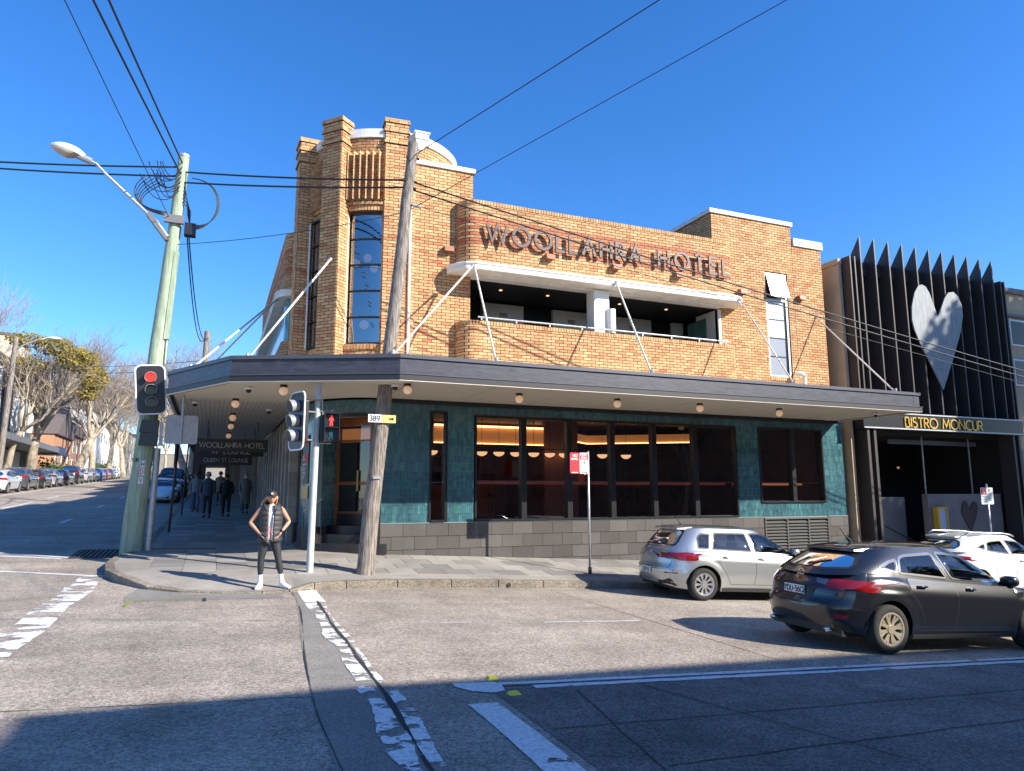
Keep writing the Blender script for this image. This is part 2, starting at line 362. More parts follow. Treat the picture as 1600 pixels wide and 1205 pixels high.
def sheet(mb, outline, zf, step=0.5):
    """flat sheet inside an outline, draped over zf"""
    x0 = min(p[0] for p in outline); x1 = max(p[0] for p in outline); y0 = min(p[1] for p in outline); y1 = max(p[1] for p in outline)
    pts = [Vector(p[:2]) for p in outline]; n = len(pts)
    def inside(x, y):
        c = False
        for i in range(n):
            a, b = pts[i], pts[i-1]
            if (a.y > y) != (b.y > y) and x < (b.x-a.x)*(y-a.y)/(b.y-a.y)+a.x: c = not c
        return c
    ex = []
    i = x0+step*.5
    while i < x1:
        j = y0+step*.5
        while j < y1:
            if inside(i, j) and min(((Vector((i, j))-q).length for q in pts)) > step*.2: ex.append(Vector((i, j)))
            j += step
        i += step
    vs, es, fs, *_ = geometry.delaunay_2d_cdt(pts+ex, [(i, (i+1) % n) for i in range(n)], [list(range(n))], 1, 1e-5)
    out = []
    for f in fs:
        a = (vs[f[1]]-vs[f[0]]).cross(vs[f[2]]-vs[f[0]]) if len(f) >= 3 else 0
        out.append(tuple(f) if a > 0 else tuple(reversed(f)))
    mb.add([(v.x, v.y, zf(v.x, v.y)) for v in vs], out)
    return mb
def ribbon_y(mb, xc, y0, y1, w, off, jag=0.0, step=0.25, xf=None, seed=1):
    r = random.Random(seed); n = max(1, int(abs(y1-y0)/step)); v = []
    for i in range(n+1):
        y = y0+(y1-y0)*i/n; x = xc if xf is None else xf(y)
        a, b = .35*r.uniform(-jag, jag)+jag*math.sin(i*.31+seed), .35*r.uniform(-jag, jag)+jag*math.sin(i*.23+seed*2)
        for q in (x-w/2+a, x+w/2+b): v.append((q, y, g(q, y)+off))
    mb.add(v, [(2*i, 2*i+1, 2*i+3, 2*i+2) if y1 > y0 else (2*i+2, 2*i+3, 2*i+1, 2*i) for i in range(n)])
def ribbon_x(mb, yc, x0, x1, w, off, jag=0.0, step=0.25, yf=None, seed=1):
    r = random.Random(seed); n = max(1, int(abs(x1-x0)/step)); v = []
    for i in range(n+1):
        x = x0+(x1-x0)*i/n; y = yc if yf is None else yf(x)
        a, b = r.uniform(-jag, jag), r.uniform(-jag, jag)
        for q in (y-w/2+a, y+w/2+b): v.append((x, q, g(x, q)+off))
    mb.add(v, [(2*i, 2*i+2, 2*i+3, 2*i+1) for i in range(n)])

# darker asphalt infill strip and the rougher near lane
mb = MB()
o_ = [(1.42, 13.3), (1.44, 14.0)] ; o_ = [(.84, 3.0), (1.5, 3.0), (1.6, 6.6), (1.62, 9.3), (1.66, 11.1), (1.74, 13.3), (1.40, 13.25), (1.38, 12.3), (1.05, 8.6), (.9, 6.6), (.84, 4.9)]
sheet(mb, o_, lambda x, y: g(x, y)+.004, .5)
obj('road_patch', mb, M_strip, kind='structure')
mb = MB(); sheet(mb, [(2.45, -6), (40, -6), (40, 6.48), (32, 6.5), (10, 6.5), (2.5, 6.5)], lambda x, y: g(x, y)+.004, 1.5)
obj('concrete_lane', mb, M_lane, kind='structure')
mb = MB(); sheet(mb, [(-1.15, 13.05), (-1.05, 14.0), (-.2, 13.2), (1.2, 12.95), (1.2, 12.4), (-1.1, 12.5)], lambda x, y: g(x, y)+.003, .5)
obj('gutter_patch', mb, M_strip, kind='structure')

# joints, cracks
mb = MB()
cr = [(13.3, 1.72), (11.6, 1.66), (11.05, 1.63), (10, 1.60), (9.3, 1.585), (8.4, 1.56), (7.6, 1.56), (7.0, 1.53), (6.4, 1.515), (5.4, 1.46), (4.9, 1.42), (3, 1.35)]
def crf(y):
    for (a, xa), (b, xb) in zip(cr, cr[1:]):
        if b <= y <= a: return xb+(xa-xb)*(y-b)/(a-b)
    return cr[-1][1]
ribbon_y(mb, 0, 12.0, 5.0, .035, .009, .012, .09, crf, 3)
ribbon_y(mb, 0, 4.98, 3.0, .015, .009, .008, .09, crf, 4)
xl = lambda y: .88+.50*ss(5.5, 12.8, y)*1.0 if y > 5.5 else .84+.04*(y-3)/2.5
ribbon_y(mb, 0, 13.0, 3.0, .009, .008, .006, .12, xl, 5)
ribbon_x(mb, 11.0, -9, 1.3, .011, .004, .003, .3, lambda x: 11.35-.30*(x+2.4), 6)
ribbon_x(mb, 6.8, -6, .9, .010, .004, .004, .2, lambda x: 6.91-.135*(x+1.4), 7)
ribbon_x(mb, 6.58, 2.5, 34, .022, .0075, .006, .3, lambda x: 6.565+.006*math.sin(x*2), 8)
for k, (x0, y0, x1, y1) in enumerate(((4.06, 6.39, 4.91, 4.03), (6.6, 6.4, 8.0, 4.2), (9.5, 6.4, 11.3, 4.3), (2.55, 5.3, 16, 5.5), (3.0, 4.4, 14, 4.9), (3.3, 6.3, 2.9, 4.2))):
    d = Vector((x1-x0, y1-y0)); n = int(d.length/.2)+1; r = random.Random(k); v = []
    pn = Vector((-d.y, d.x)).normalized()
    for i in range(n+1):
        p = Vector((x0, y0))+d*i/n+pn*r.uniform(-.012, .012)
        for s_ in (-.006, .006):
            q = p+pn*s_; v.append((q.x, q.y, g(q.x, q.y)+.0085))
    mb.add(v, [(2*i+1, 2*i, 2*i+2, 2*i+3) for i in range(n)])
for k, (xx, ya, yb) in enumerate(((-3.6, 12.5, 4), (6.5, 13.5, 6.8), (10.8, 13.5, 6.8), (15.5, 13.5, 6.8))): ribbon_y(mb, xx, ya, yb, .011, .004, .003, .3, None, 30+k)
obj('road_joints', mb, M_crack, kind='structure')
mb = MB()
ribbon_x(mb, 12.62, -1.05, 0.0, .04, .006, .015, .1, None, 9); ribbon_y(mb, -1.05, 12.0, 12.6, .04, .006, .01, .1, None, 10)
obj('moss', mb, M_moss, kind='stuff')
mb = MB(); ribbon_y(mb, 0.02, 12.3, 12.66, .05, .0065, .01, .08, None, 11); obj('road_hole', mb, M_crack, kind='structure')

# painted markings
mb = MB()
ribbon_x(mb, 15.55, -9.5, -1.68, .14, .005, .01, .3, lambda x: 16.55-.52*(x+3.6) if x > -3.6 else 16.55, 12)
ribbon_x(mb, 19.6, -9.5, -2.6, .17, .005, .01, .3, lambda x: 19.75-.70*(x+4.4), 13)
ribbon_x(mb, 18.95, -9.5, -2.9, .14, .005, .01, .3, lambda x: 19.15-.48*(x+4.4), 14)
for y0, y1, xx in ((36.2, 41.9, -8.02), (45.9, 49.4, -8.14), (54, 57.5, -8.3), (62, 66, -8.5), (37.8, 39.8, -4.7), (47.2, 50.1, -4.8), (57, 60, -4.9), (28.5, 30.5, -4.6)): ribbon_y(mb, xx, y0, y1, .13, .005)
ribbon_y(mb, 0, 30, 110, .13, .005, 0, 2, lambda y: -10.72-.017*(y-49))
ribbon_x(mb, 9.88, 4.65, 6.3, .06, .005, .008, .2, None, 15); ribbon_x(mb, 9.97, 3.1, 3.55, .03, .005, .006, .1, None, 16)
ribbon_x(mb, 6.66, 2.3, 40, .085, .0065, .008, .2, None, 17)
ribbon_x(mb, 6.50, 2.95, 40, .10, .0085, .012, .2, lambda x: 6.50-.002*(x-3), 18)
sheet(mb, [(2.21, 6.74), (2.2, 6.62), (2.32, 6.42), (2.5, 6.36), (2.62, 6.42), (2.66, 6.58), (2.62, 6.72)], lambda x, y: g(x, y)+.010, .3)
ribbon_y(mb, 2.26, 6.06, 3.2, .27, .0085, .014, .12, None, 19)
ribbon_y(mb, 1.64, 13.40, 11.9, .34, .008, .012, .12, None, 20)
obj('road_marking', mb, M_line, kind='structure')
mb = MB()
ribbon_y(mb, -1.9, 15.6, 6.0, .42, .005, .03, .12, lambda y: -1.92-.08*(15.6-y)/8 if y > 9.5 else -1.98, 21)
ribbon_y(mb, 1.50, 11.9, 7.0, .15, .0075, .03, .1, lambda y: crf(y)-.10-.02*math.sin(y*5), 22)
ribbon_y(mb, 1.66, 11.7, 6.9, .06, .0075, .02, .1, lambda y: crf(y)+.055, 23)
ribbon_y(mb, 1.3, 6.9, 3.0, .17, .0075, .03, .08, lambda y: crf(y)-.12, 24)
ribbon_y(mb, 1.5, 6.6, 3.0, .12, .0075, .02, .08, lambda y: crf(y)+.075, 25)
obj('worn_road_marking', mb, M_lineworn, kind='structure')

# kerb line of the hotel corner
KL = [(-1.28, 110), (-1.28, 60), (-1.3, 39), (-1.4, 26), (-1.44, 20), (-1.6, 18.6), (-1.8, 17.6), (-1.85, 16.5), (-1.72, 15.5), (-1.42, 14.7), (-.9, 13.85), (-.35, 13.4), (.3, 13.1), (.9, 12.98), (1.35, 13.05), (1.8, 13.32), (2.4, 13.55), (3.4, 13.74), (4.5, 13.82), (6.5, 13.82), (8.7, 13.72), (11, 13.66), (14, 13.6), (20, 13.6), (28, 13.6), (45, 13.6), (90, 13.6)]
def resample(pl_, st):
    out = []
    for a, b in zip(pl_, pl_[1:]):
        a, b = Vector(a), Vector(b); n = max(1, int((b-a).length/st+.5))
        out += [a.lerp(b, i/n) for i in range(n)]
    return out+[Vector(pl_[-1])]
kp = resample(KL, 1.0); kin = []
for i, p in enumerate(kp):
    d = (kp[min(i+1, len(kp)-1)]-kp[max(0, i-1)]).normalized(); kin.append(p+Vector((-d.y, d.x))*.17)
kerb = thing('kerb', None, None, (0, 13.5, 0), kind='structure')
mbf = MB(); nk = 0
for i in range(len(kp)-1):
    a, b, c, d = kp[i], kp[i+1], kin[i+1], kin[i]
    e = (b-a).normalized()*.006
    a2, b2, c2, d2 = a+e, b-e, c-e, d+e
    top = [(q.x, q.y, gpv(q.x, q.y)+.006) for q in (a2, b2, c2, d2)]; bot = [(q.x, q.y, g(q.x, q.y)-.05) for q in (a2, b2, c2, d2)]
    if a.y < 32 and a.x < 20:
        m2 = MB().hexa(bot, top); o = obj('kerb_stone', m2, M_kerb, kerb, loc=(a.x, a.y, top[0][2])); bevel(o, .012, 2)
    else: mbf.hexa(bot, top)
obj('kerb_run', mbf, M_kerb, kerb)
ol = [(p.x, p.y) for p in kin]
foot = [(p[0], p[1]) for p in ol]+[(90, 17.5), (18, 17.5), (3.5, 17.6), (3.2, 18.6), (2.6, 19.5), (2.3, 110)]
mb = MB(); sheet(mb, foot, lambda x, y: gpv(x, y)-.0, .7)
footp = obj('footpath', mb, M_foot, kind='structure')
# paving slabs
def in_poly(x, y, P):
    c = False
    for i in range(len(P)):
        a, b = P[i], P[i-1]
        if (a[1] > y) != (b[1] > y) and x < (b[0]-a[0])*(y-a[1])/(b[1]-a[1])+a[0]: c = not c
    return c
r = random.Random(5)
def slab(x0, x1, y0, y1):
    h = .008+r.uniform(-.0015, .0015); e = .006
    x0 += e; x1 -= e; y0 += e; y1 -= e
    P4 = [(x0, y0), (x1, y0), (x1, y1), (x0, y1)]
    m2 = MB().hexa([(x, y, gpv(x, y)-.02) for x, y in P4], [(x, y, gpv(x, y)+h) for x, y in P4], (r.random(), 0, 0))
    obj('paving_slab', m2, M_slab, footp, loc=((x0+x1)/2, (y0+y1)/2, gpv(x0, y0)))
yy = 14.42
row = 0
while yy < 16.4:
    xx = 1.0+(row % 2)*.3
    while xx < 17.5:
        if not (xx < 3.6 and yy > 15.7): slab(xx, xx+.6, yy, min(yy+.52, 16.46))
        xx += .6
    yy += .52; row += 1
yy = 15.1; row = 0
while yy < 30:
    xx = -1.0+(row % 2)*.0
    if yy < 15.6: xs_ = [-.4, .2]
    else: xs_ = [-1.0, -.4, .2, .8] if not 16.4 < yy < 18.4 else [-1.0, -.4, .2, .8]
    for q in xs_:
        if yy > 16.9 or q < .4: slab(q, q+.6, yy, yy+.6)
    yy += .6; row += 1
# pit cover, drain grate, reflectors, kerb outlet
t = thing('service_pit_cover', 'long rusty steel pit cover set in the footpath beside the green pole', 'pit cover', (-.5, 18.9, gpv(-.5, 18.9)))
zc = lambda x, y: gpv(x, y)+.012
for a, b in ((-1.22, -.5), (-.48, .22)):
    m2 = MB().hexa([(a, 18.75, zc(a, 18.75)-.03), (b, 18.75, zc(b, 18.75)-.03), (b, 19.1, zc(b, 19.1)-.03), (a, 19.1, zc(a, 19.1)-.03)], [(a, 18.75, zc(a, 18.75)), (b, 18.75, zc(b, 18.75)), (b, 19.1, zc(b, 19.1)), (a, 19.1, zc(a, 19.1))])
    obj('lid', m2, M_rust, t)
m2 = MB()
for (a, b, c, d) in ((-1.3, .3, 18.66, 18.74), (-1.3, .3, 19.11, 19.19), (.23, .3, 18.74, 19.11), (-1.3, -1.23, 18.74, 19.11)):
    m2.hexa([(a, c, zc(a, c)-.03), (b, c, zc(b, c)-.03), (b, d, zc(b, d)-.03), (a, d, zc(a, d)-.03)], [(a, c, zc(a, c)+.002), (b, c, zc(b, c)+.002), (b, d, zc(b, d)+.002), (a, d, zc(a, d)+.002)])
obj('rim', m2, M_foot, t)
t = thing('drain_grate', 'iron gully grate in the road against the corner kerb', 'drain grate', (-2.3, 19.1, g(-2.3, 19.1)))
for i in range(9):
    x = -2.72+i*.1
    m2 = MB().hexa([(x, 18.5, g(x, 18.5)-.02), (x+.035, 18.5, g(x, 18.5)-.02), (x+.035, 20.1, g(x, 20.1)-.02), (x, 20.1, g(x, 20.1)-.02)], [(x, 18.5, g(x, 18.5)+.02), (x+.035, 18.5, g(x, 18.5)+.02), (x+.035, 20.1, g(x, 20.1)+.02), (x, 20.1, g(x, 20.1)+.02)])
    obj('bar', m2, M_iron, t)
m2 = MB(); sheet(m2, [(-2.8, 18.4), (-1.85, 18.4), (-1.85, 20.2), (-2.8, 20.2)], lambda x, y: g(x, y)+.006, .6); obj('pit', m2, M_crack, t)
M_yel = mat('reflector', (.75, .62, .05), .5)
for i, (x, y, lb) in enumerate(((2.66, 6.86, 'yellow road reflector in the sun just past the long white line'), (2.66, 6.30, 'yellow road reflector in the shade just inside the long white line'))):
    z = g(x, y)+.003
    m2 = MB().hexa([(x-.06, y-.05, z), (x+.06, y-.05, z), (x+.06, y+.05, z), (x-.06, y+.05, z)], [(x-.035, y-.028, z+.025), (x+.035, y-.028, z+.025), (x+.035, y+.028, z+.025), (x-.035, y+.028, z+.025)])
    o = obj('road_reflector', m2, M_yel, loc=(x, y, z)); setp(o, lb, 'reflector', 'raised yellow road reflectors')
m2 = MB().tube([(5.72, 13.93, g(5.7, 13.8)+.05), (5.72, 13.80, g(5.7, 13.8)+.05)], .045, 12); o = obj('drain_outlet', m2, M_crack, loc=(5.72, 13.85, g(5.7, 13.8))); setp(o, 'small round black drain outlet in the kerb face left of the sign post', 'drain outlet')
# far side of the left street
mb = MB(); P = [(-13.2, -40), (-13.2, 200), (-40, 200), (-40, -40)][::-1]
sheet(mb, [(-40, -30), (-13.35, -30), (-13.35, 14), (-13.35, 200), (-40, 200)], lambda x, y: g(x, y)+.13, 6)
obj('far_footpath', mb, M_foot, kind='structure')
mb = MB()
for i in range(46):
    y0 = -30+i*5; y1 = y0+4.98
    mb.hexa([(-13.35, y0, g(-13.2, y0)-.05), (-13.2, y0, g(-13.2, y0)-.05), (-13.2, y1, g(-13.2, y1)-.05), (-13.35, y1, g(-13.2, y1)-.05)], [(-13.35, y0, g(-13.2, y0)+.14), (-13.2, y0, g(-13.2, y0)+.14), (-13.2, y1, g(-13.2, y1)+.14), (-13.35, y1, g(-13.2, y1)+.14)])
obj('far_kerb', mb, M_kerb, kind='structure')

# ================================================================== the hotel
M_brick = tonemat('brick', [(0, (.40, .195, .09)), (.12, (.49, .265, .12)), (.5, (.55, .32, .15)), (.88, (.585, .355, .172)), (1, (.62, .395, .20))], red=((.40, .13, .065), (.50, .20, .10)), rough=.8, nvar=.20, nscale=22, bump=.5)
M_mortar = mat('mortar', (.075, .045, .03), .95, var=.4, scale=12)  # dark mortar, deepened further for the shadow lying in the joints
M_white = mat('white_render', (.78, .76, .70), .75, var=.12, scale=3, bump=.15)
M_coping = mat('coping', (.70, .69, .66), .8, var=.18, scale=4, bump=.25, bscale=60)
M_tile = tonemat('tile', [(0, (.040, .105, .13)), (.5, (.055, .14, .165)), (1, (.09, .20, .22))], red=((.05, .16, .14), (.08, .22, .20)), rough=.18, spec=.6, coat=.5, nscale=9, nvar=.45, bump=.25)
M_grout = mat('grout', (.20, .26, .26), .8)
M_stone = tonemat('stone', [(0, (.065, .058, .052)), (1, (.105, .096, .088))], rough=.55, nscale=60, nvar=.3, bump=.35)
M_stonegap = mat('stone_gap', (.25, .24, .22), .9)
M_awn = mat('awning_metal', (.050, .052, .066), .42, .1, var=.42, scale=3.2, stretch=(1, 1, 5), bump=.12, detail=8)
_t = M_awn.node_tree; _b = _t.nodes['Principled BSDF']; _src = _b.inputs['Base Color'].links[0].from_socket
_n = _t.nodes.new('ShaderNodeTexNoise'); _n.inputs['Scale'].default_value = 1.7; _n.inputs['Detail'].default_value = 10; _n.inputs['Roughness'].default_value = .75
_g = _t.nodes.new('ShaderNodeNewGeometry'); _t.links.new(_g.outputs['Position'], _n.inputs['Vector']); _r = _t.nodes.new('ShaderNodeValToRGB'); _r.color_ramp.elements[0].position = .63; _r.color_ramp.elements[1].position = .67
_m = _t.nodes.new('ShaderNodeMixRGB'); _m.inputs[2].default_value = (.17, .18, .19, 1); _t.links.new(_n.outputs['Fac'], _r.inputs[0]); _t.links.new(_r.outputs[0], _m.inputs[0]); _t.links.new(_src, _m.inputs[1]); _t.links.new(_m.outputs[0], _b.inputs['Base Color'])
M_awnlip = mat('awning_lip', (.08, .083, .095), .4, .2)
M_awndark = mat('awning_dark', (.022, .022, .026), .5)
M_soff = mat('soffit', (.68, .61, .49), .7, var=.10, scale=2, bump=.6, bscale=3, stretch=(3, 40, 1))
M_black = mat('black_frame', (.012, .012, .013), .35)
M_blackst = mat('black_stone', (.022, .021, .022), .35, var=.3, scale=5)
M_alu = mat('aluminium', (.45, .46, .47), .35, .7)
M_galv = mat('galvanised', (.42, .44, .44), .45, .55, var=.2, scale=12)
M_creamrod = mat('rod_paint', (.72, .68, .58), .5)
M_letter = mat('letter_bronze', (.075, .045, .040), .5, .2)
M_fixture = mat('fixture_brown', (.30, .12, .06), .55)
M_cream = mat('cream_paint', (.62, .59, .53), .8, var=.08, scale=3)
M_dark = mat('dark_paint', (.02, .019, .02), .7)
M_glass = glass('shop_glass', (.66, .62, .66), .07)
M_skyglass = glass('tower_glass', (.40, .45, .55), .30)
M_reed = mat('reeded_glass', (.10, .20, .17), .12, var=.5, scale=3, stretch=(12, 12, .6), coat=.6, spec=.8)
M_globe = mat('globe_glass', (.72, .56, .42), .3, emit=(1.0, .60, .34), es=.16)
M_wood = mat('door_timber', (.26, .085, .022), .4, var=.25, scale=3, stretch=(8, 8, .5), coat=.3)
M_inwall = mat('interior_wall', (.11, .065, .055), .7, var=.3, scale=2)
M_warm = mat('cove_light', (.9, .5, .2), .5, emit=(1.0, .50, .18), es=3.2)
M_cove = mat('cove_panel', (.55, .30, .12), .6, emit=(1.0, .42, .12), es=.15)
M_pend = mat('pendant_shade', (.85, .6, .35), .4, emit=(1.0, .60, .30), es=.75)
M_counter = mat('counter_red_glow', (.20, .05, .035), .35, emit=(.5, .10, .06), es=.10)  # faint emission makes the counter top glow, though it is no lamp
M_plaque = mat('brass_plaque', (.42, .28, .12), .35, .6)
M_redsign = mat('red_sign', (.50, .02, .03), .45)
M_whitesign = mat('white_sign', (.75, .75, .74), .45)

class Path:
    """plan polyline by arc length; outward normal lies to the right of travel"""
    def __init__(s, pts):
        s.p = [Vector(q) for q in pts]; s.L = [0]
        for a, b in zip(s.p, s.p[1:]): s.L.append(s.L[-1]+(b-a).length)
        s.n = []
        for i in range(len(s.p)):
            d = (s.p[min(i+1, len(s.p)-1)]-s.p[max(i-1, 0)]).normalized(); s.n.append(Vector((d.y, -d.x)))
        s.len = s.L[-1]
    def __call__(s, u, d=0):
        i = 0
        while i < len(s.L)-2 and s.L[i+1] < u: i += 1
        t = (u-s.L[i])/(s.L[i+1]-s.L[i])
        q = s.p[i].lerp(s.p[i+1], t)+s.n[i].lerp(s.n[i+1], t).normalized()*d
        return (q.x, q.y)
def parc(cx, cy, r_, a0, a1, n=10):
    """plan arc, angle measured from -y towards -x"""
    return [(cx-r_*math.sin(R(a0+(a1-a0)*i/n)), cy-r_*math.cos(R(a0+(a1-a0)*i/n))) for i in range(n+1)]
CH, BL, JT = .0780, .233, .0150
cand = []
br = random.Random(11)
def tonepick(z, band):
    t = br.random()
    t = t if br.random() > .12 else t*.25
    red = 0.0
    if band:
        k = int(round((z-7.94)/CH))
        if 0 <= k < 9: red = (1.0, 1.0, .0, 1.0, .1, 1.0, .0, .9, 1.0)[k]
    elif br.random() < .05: red = .7
    return (t, red, 0)
def addbrick(mb, fr, pe, qe, dd, za, zb, t):
    a, m, b = Vector(fr(pe, dd)), Vector(fr((pe+qe)/2, dd)), Vector(fr(qe, dd)); k = 3 if ((a+b)/2-m).length > .003 else 1
    for i in range(k):
        p, q = pe+(qe-pe)*i/k, pe+(qe-pe)*(i+1)/k; c = [fr(p, -.02), fr(q, -.02), fr(q, dd), fr(p, dd)]
        mb.hexa([(x, y, za) for x, y in c], [(x, y, zb) for x, y in c], t)
def bricks(mb, fr, u0, u1, z0, z1, holes=(), band=False, flat=False, dep=.009, bl=BL, ch=CH, tl=None, phase=0, T=None):
    i = 0; z = z0
    while z < z1-.02:
        zt = min(z+ch, z1); u = u0-(bl/2 if (i+phase) % 2 else 0); rib = .0
        if band and 7.93 < z < 8.64: rib = (.0, -.005)[int(round((z-7.94)/CH)) % 2]
        while u < u1-.01:
            a, b = max(u, u0), min(u+bl, u1); segs = [(a, b)] if b-a > .02 else []
            for h in holes:
                if h[2] < (z+zt)/2 < h[3]:
                    ns = []
                    for (p, q) in segs:
                        if q <= h[0] or p >= h[1]: ns.append((p, q)); continue
                        if p < h[0]: ns.append((p, h[0]))
                        if q > h[1]: ns.append((h[1], q))
                    segs = [x for x in ns if x[1]-x[0] > .02]
            for (p, q) in segs:
                dd = dep+rib+br.uniform(-.002, .002); t = (T or tonepick)(z, band)
                pe, qe = p+JT/2, q-JT/2; za, zb = z+JT/2, zt-JT/2
                if flat and abs((q-p)-bl) < .001 and abs(zt-z-ch) < .001: cand.append((fr((p+q)/2, dd), (za+zb)/2, t, mb))
                else:
                    addbrick(mb, fr, pe, qe, dd, za, zb, t)
            u += bl
        z += ch; i += 1
def back(mb, fr, u0, u1, z0, z1, holes=(), n=1, d=0):
    """mortar plane behind the bricks, cut round the holes"""
    us = sorted(set([u0, u1]+[min(max(h[k], u0), u1) for h in holes for k in (0, 1)]+[u0+(u1-u0)*i/n for i in range(n+1)]))
    zs = sorted(set([z0, z1]+[min(max(h[k], z0), z1) for h in holes for k in (2, 3)]))
    for a, b in zip(us, us[1:]):
        for c, e in zip(zs, zs[1:]):
            m, k = (a+b)/2, (c+e)/2
            if any(h[0] < m < h[1] and h[2] < k < h[3] for h in holes) or b-a < 1e-5 or e-c < 1e-5: continue
            (x0, y0), (x1, y1) = fr(a, d), fr(b, d); (x2, y2), (x3, y3) = fr(b, d-.1), fr(a, d-.1)
            mb.hexa([(x0, y0, c), (x1, y1, c), (x2, y2, c), (x3, y3, c)], [(x0, y0, e), (x1, y1, e), (x2, y2, e), (x3, y3, e)])

hotel = thing('corner_hotel', 'yellow brick corner hotel with a round tower, teal tiled base and dark awning', 'hotel', (3.95, 18.35, .3))
YW = 16.5; TC = (3.95, 18.35); TR = 1.9
wall = MB(); mort = MB(); tower = MB(); tmort = MB()
FX = Path([(0, YW), (20, YW)])
# flat street wall
H_open = (5.79, 13.5, 5.95, 7.30); H_tall = (15.38, 16.26, 5.22, 8.50)
def addwall(mb, mm, fr, u0, u1, z0, z1, **k):
    back(mm, fr, u0, u1, z0, z1, k.get('holes', ()), k.pop('n', 1)); bricks(mb, fr, u0, u1, z0, z1, **k)
addwall(wall, mort, FX, 4.10, 5.85, 4.30, 9.95, holes=[H_open], flat=True)
addwall(wall, mort, FX, 5.85, 13.42, 4.30, 5.95, holes=[])
addwall(wall, mort, FX, 13.42, 16.52, 4.30, 10.10, holes=[(13.3, 13.5, 5.95, 7.3), H_tall], flat=True)
addwall(wall, mort, FX, 16.52, 17.74, 4.30, 9.48, holes=[], flat=True)
# raised block: left return
FB = Path([(13.42, 20.0), (13.42, YW)]); addwall(wall, mort, FB, 0, 3.5, 8.9, 10.10)
# sills and soldier course at the tall window
bricks(wall, FX, 15.38, 16.26, 5.10, 5.22, bl=.078, ch=.12, dep=.03)
# rounded balcony fronts
def rpath(x0, x1, yf, yb, r_): return Path([(x0, yb)]+parc(x0+r_, yf+r_, r_, 90, 0, 9)+parc(x1-r_, yf+r_, r_, 0, -90, 9)+[(x1, yb)])
FU = rpath(5.42, 13.92, 16.05, YW, .42)
addwall(wall, mort, FU, 0, FU.len, 7.36, 8.96, band=True, flat=True, n=60)
bricks(wall, FU, 0, FU.len, 8.96, 9.08, bl=.078, ch=.115, dep=.012)
addwall(wall, mort, FU, 0, FU.len, 4.30, 5.84, flat=True, n=60)
bricks(wall, FU, 0, FU.len, 5.84, 5.955, bl=.078, ch=.115, dep=.012)
capm = MB().prism([(5.45, 16.56)]+[FU(FU.len*i/40, -.008) for i in range(41)]+[(13.88, 16.56)], 5.90, 5.952); capm.prism([(5.45, 16.9)]+[FU(FU.len*i/40, -.008) for i in range(41)]+[(13.88, 16.9)], 9.0, 9.075)
# ---- tower
FT = lambda d_: Path(parc(TC[0], TC[1], TR+d_, 100, -100, 60))
ft = FT(0); deg = lambda a: (100-a)*PI/180*TR
bays = [(10, 41), (55, 79)]
holes = [(deg(b)+.0, deg(a), 5.27, 8.56) for a, b in bays]
addwall(tower, tmort, ft, deg(100), deg(-12), 4.30, 10.48, holes=holes, n=60, bl=.2)
addwall(tower, tmort, ft, deg(-12), deg(-100), 9.7, 10.48, n=30, bl=.2)
for a, b in bays:
    bricks(tower, ft, deg(b), deg(a), 8.58, 8.70, bl=.078, ch=.12, dep=.03); bricks(tower, ft, deg(b), deg(a), 5.12, 5.25, bl=.078, ch=.13, dep=.05)
    bricks(tower, ft, deg(b), deg(a), 8.72, 8.80, dep=.075, bl=.2)
    w_ = (deg(a)-deg(b)); k = 7; pts = 0
    for j in range(k):      # v-shaped brick flutes
        um = deg(b)+w_*(j+.5)/k; hw = w_/k*.36; z = 8.84
        while z < 10.04:
            t = tonepick(0, False); c = [ft(um-hw, -.02), ft(um, .16), ft(um+hw, -.02)]
            tower.prism(c, z+.004, z+CH-.004, t); z += CH
def pier(phi, rad, wd, dp, zt):
    a = R(phi); n = Vector((-math.sin(a), -math.cos(a))); t = Vector((-n.y, n.x)); c = Vector(TC)+n*rad   # t: left -> right seen from outside
    def faces(w, e, z0, z1, sides=True):
        q = [c-t*w/2-n*(dp), c-t*w/2+n*e, c+t*w/2+n*e, c+t*w/2-n*dp]
        for i in range(3):
            fr = Path([tuple(q[i]), tuple(q[i+1])]); bricks(tower, fr, 0, fr.len, z0, z1, phase=i, flat=False)
        tmort.hexa([(*p, z0) for p in q], [(*p, z1) for p in q])
    faces(wd, 0, 4.30, 10.32+zt)
    for (z0, z1, e) in ((10.32, 10.40, .035), (10.40, 10.62, .008), (10.62, 10.70, .04), (10.70, 10.86, .012), (10.86, 10.94, .04)): faces(wd+2*e, e, z0+zt, z1+zt)
    q = [c-t*(wd/2+.03)-n*dp, c-t*(wd/2+.03)+n*.03, c+t*(wd/2+.03)+n*.03, c+t*(wd/2+.03)-n*dp]
    tower.hexa([(*p, 10.94+zt) for p in q], [(*p, 10.985+zt) for p in q], (.4, 0, 0))
pier(4.5, 1.97, .56, .35, 0); pier(48, 2.22, .56, .42, -.05); pier(87, 2.30, .56, .48, -.14)
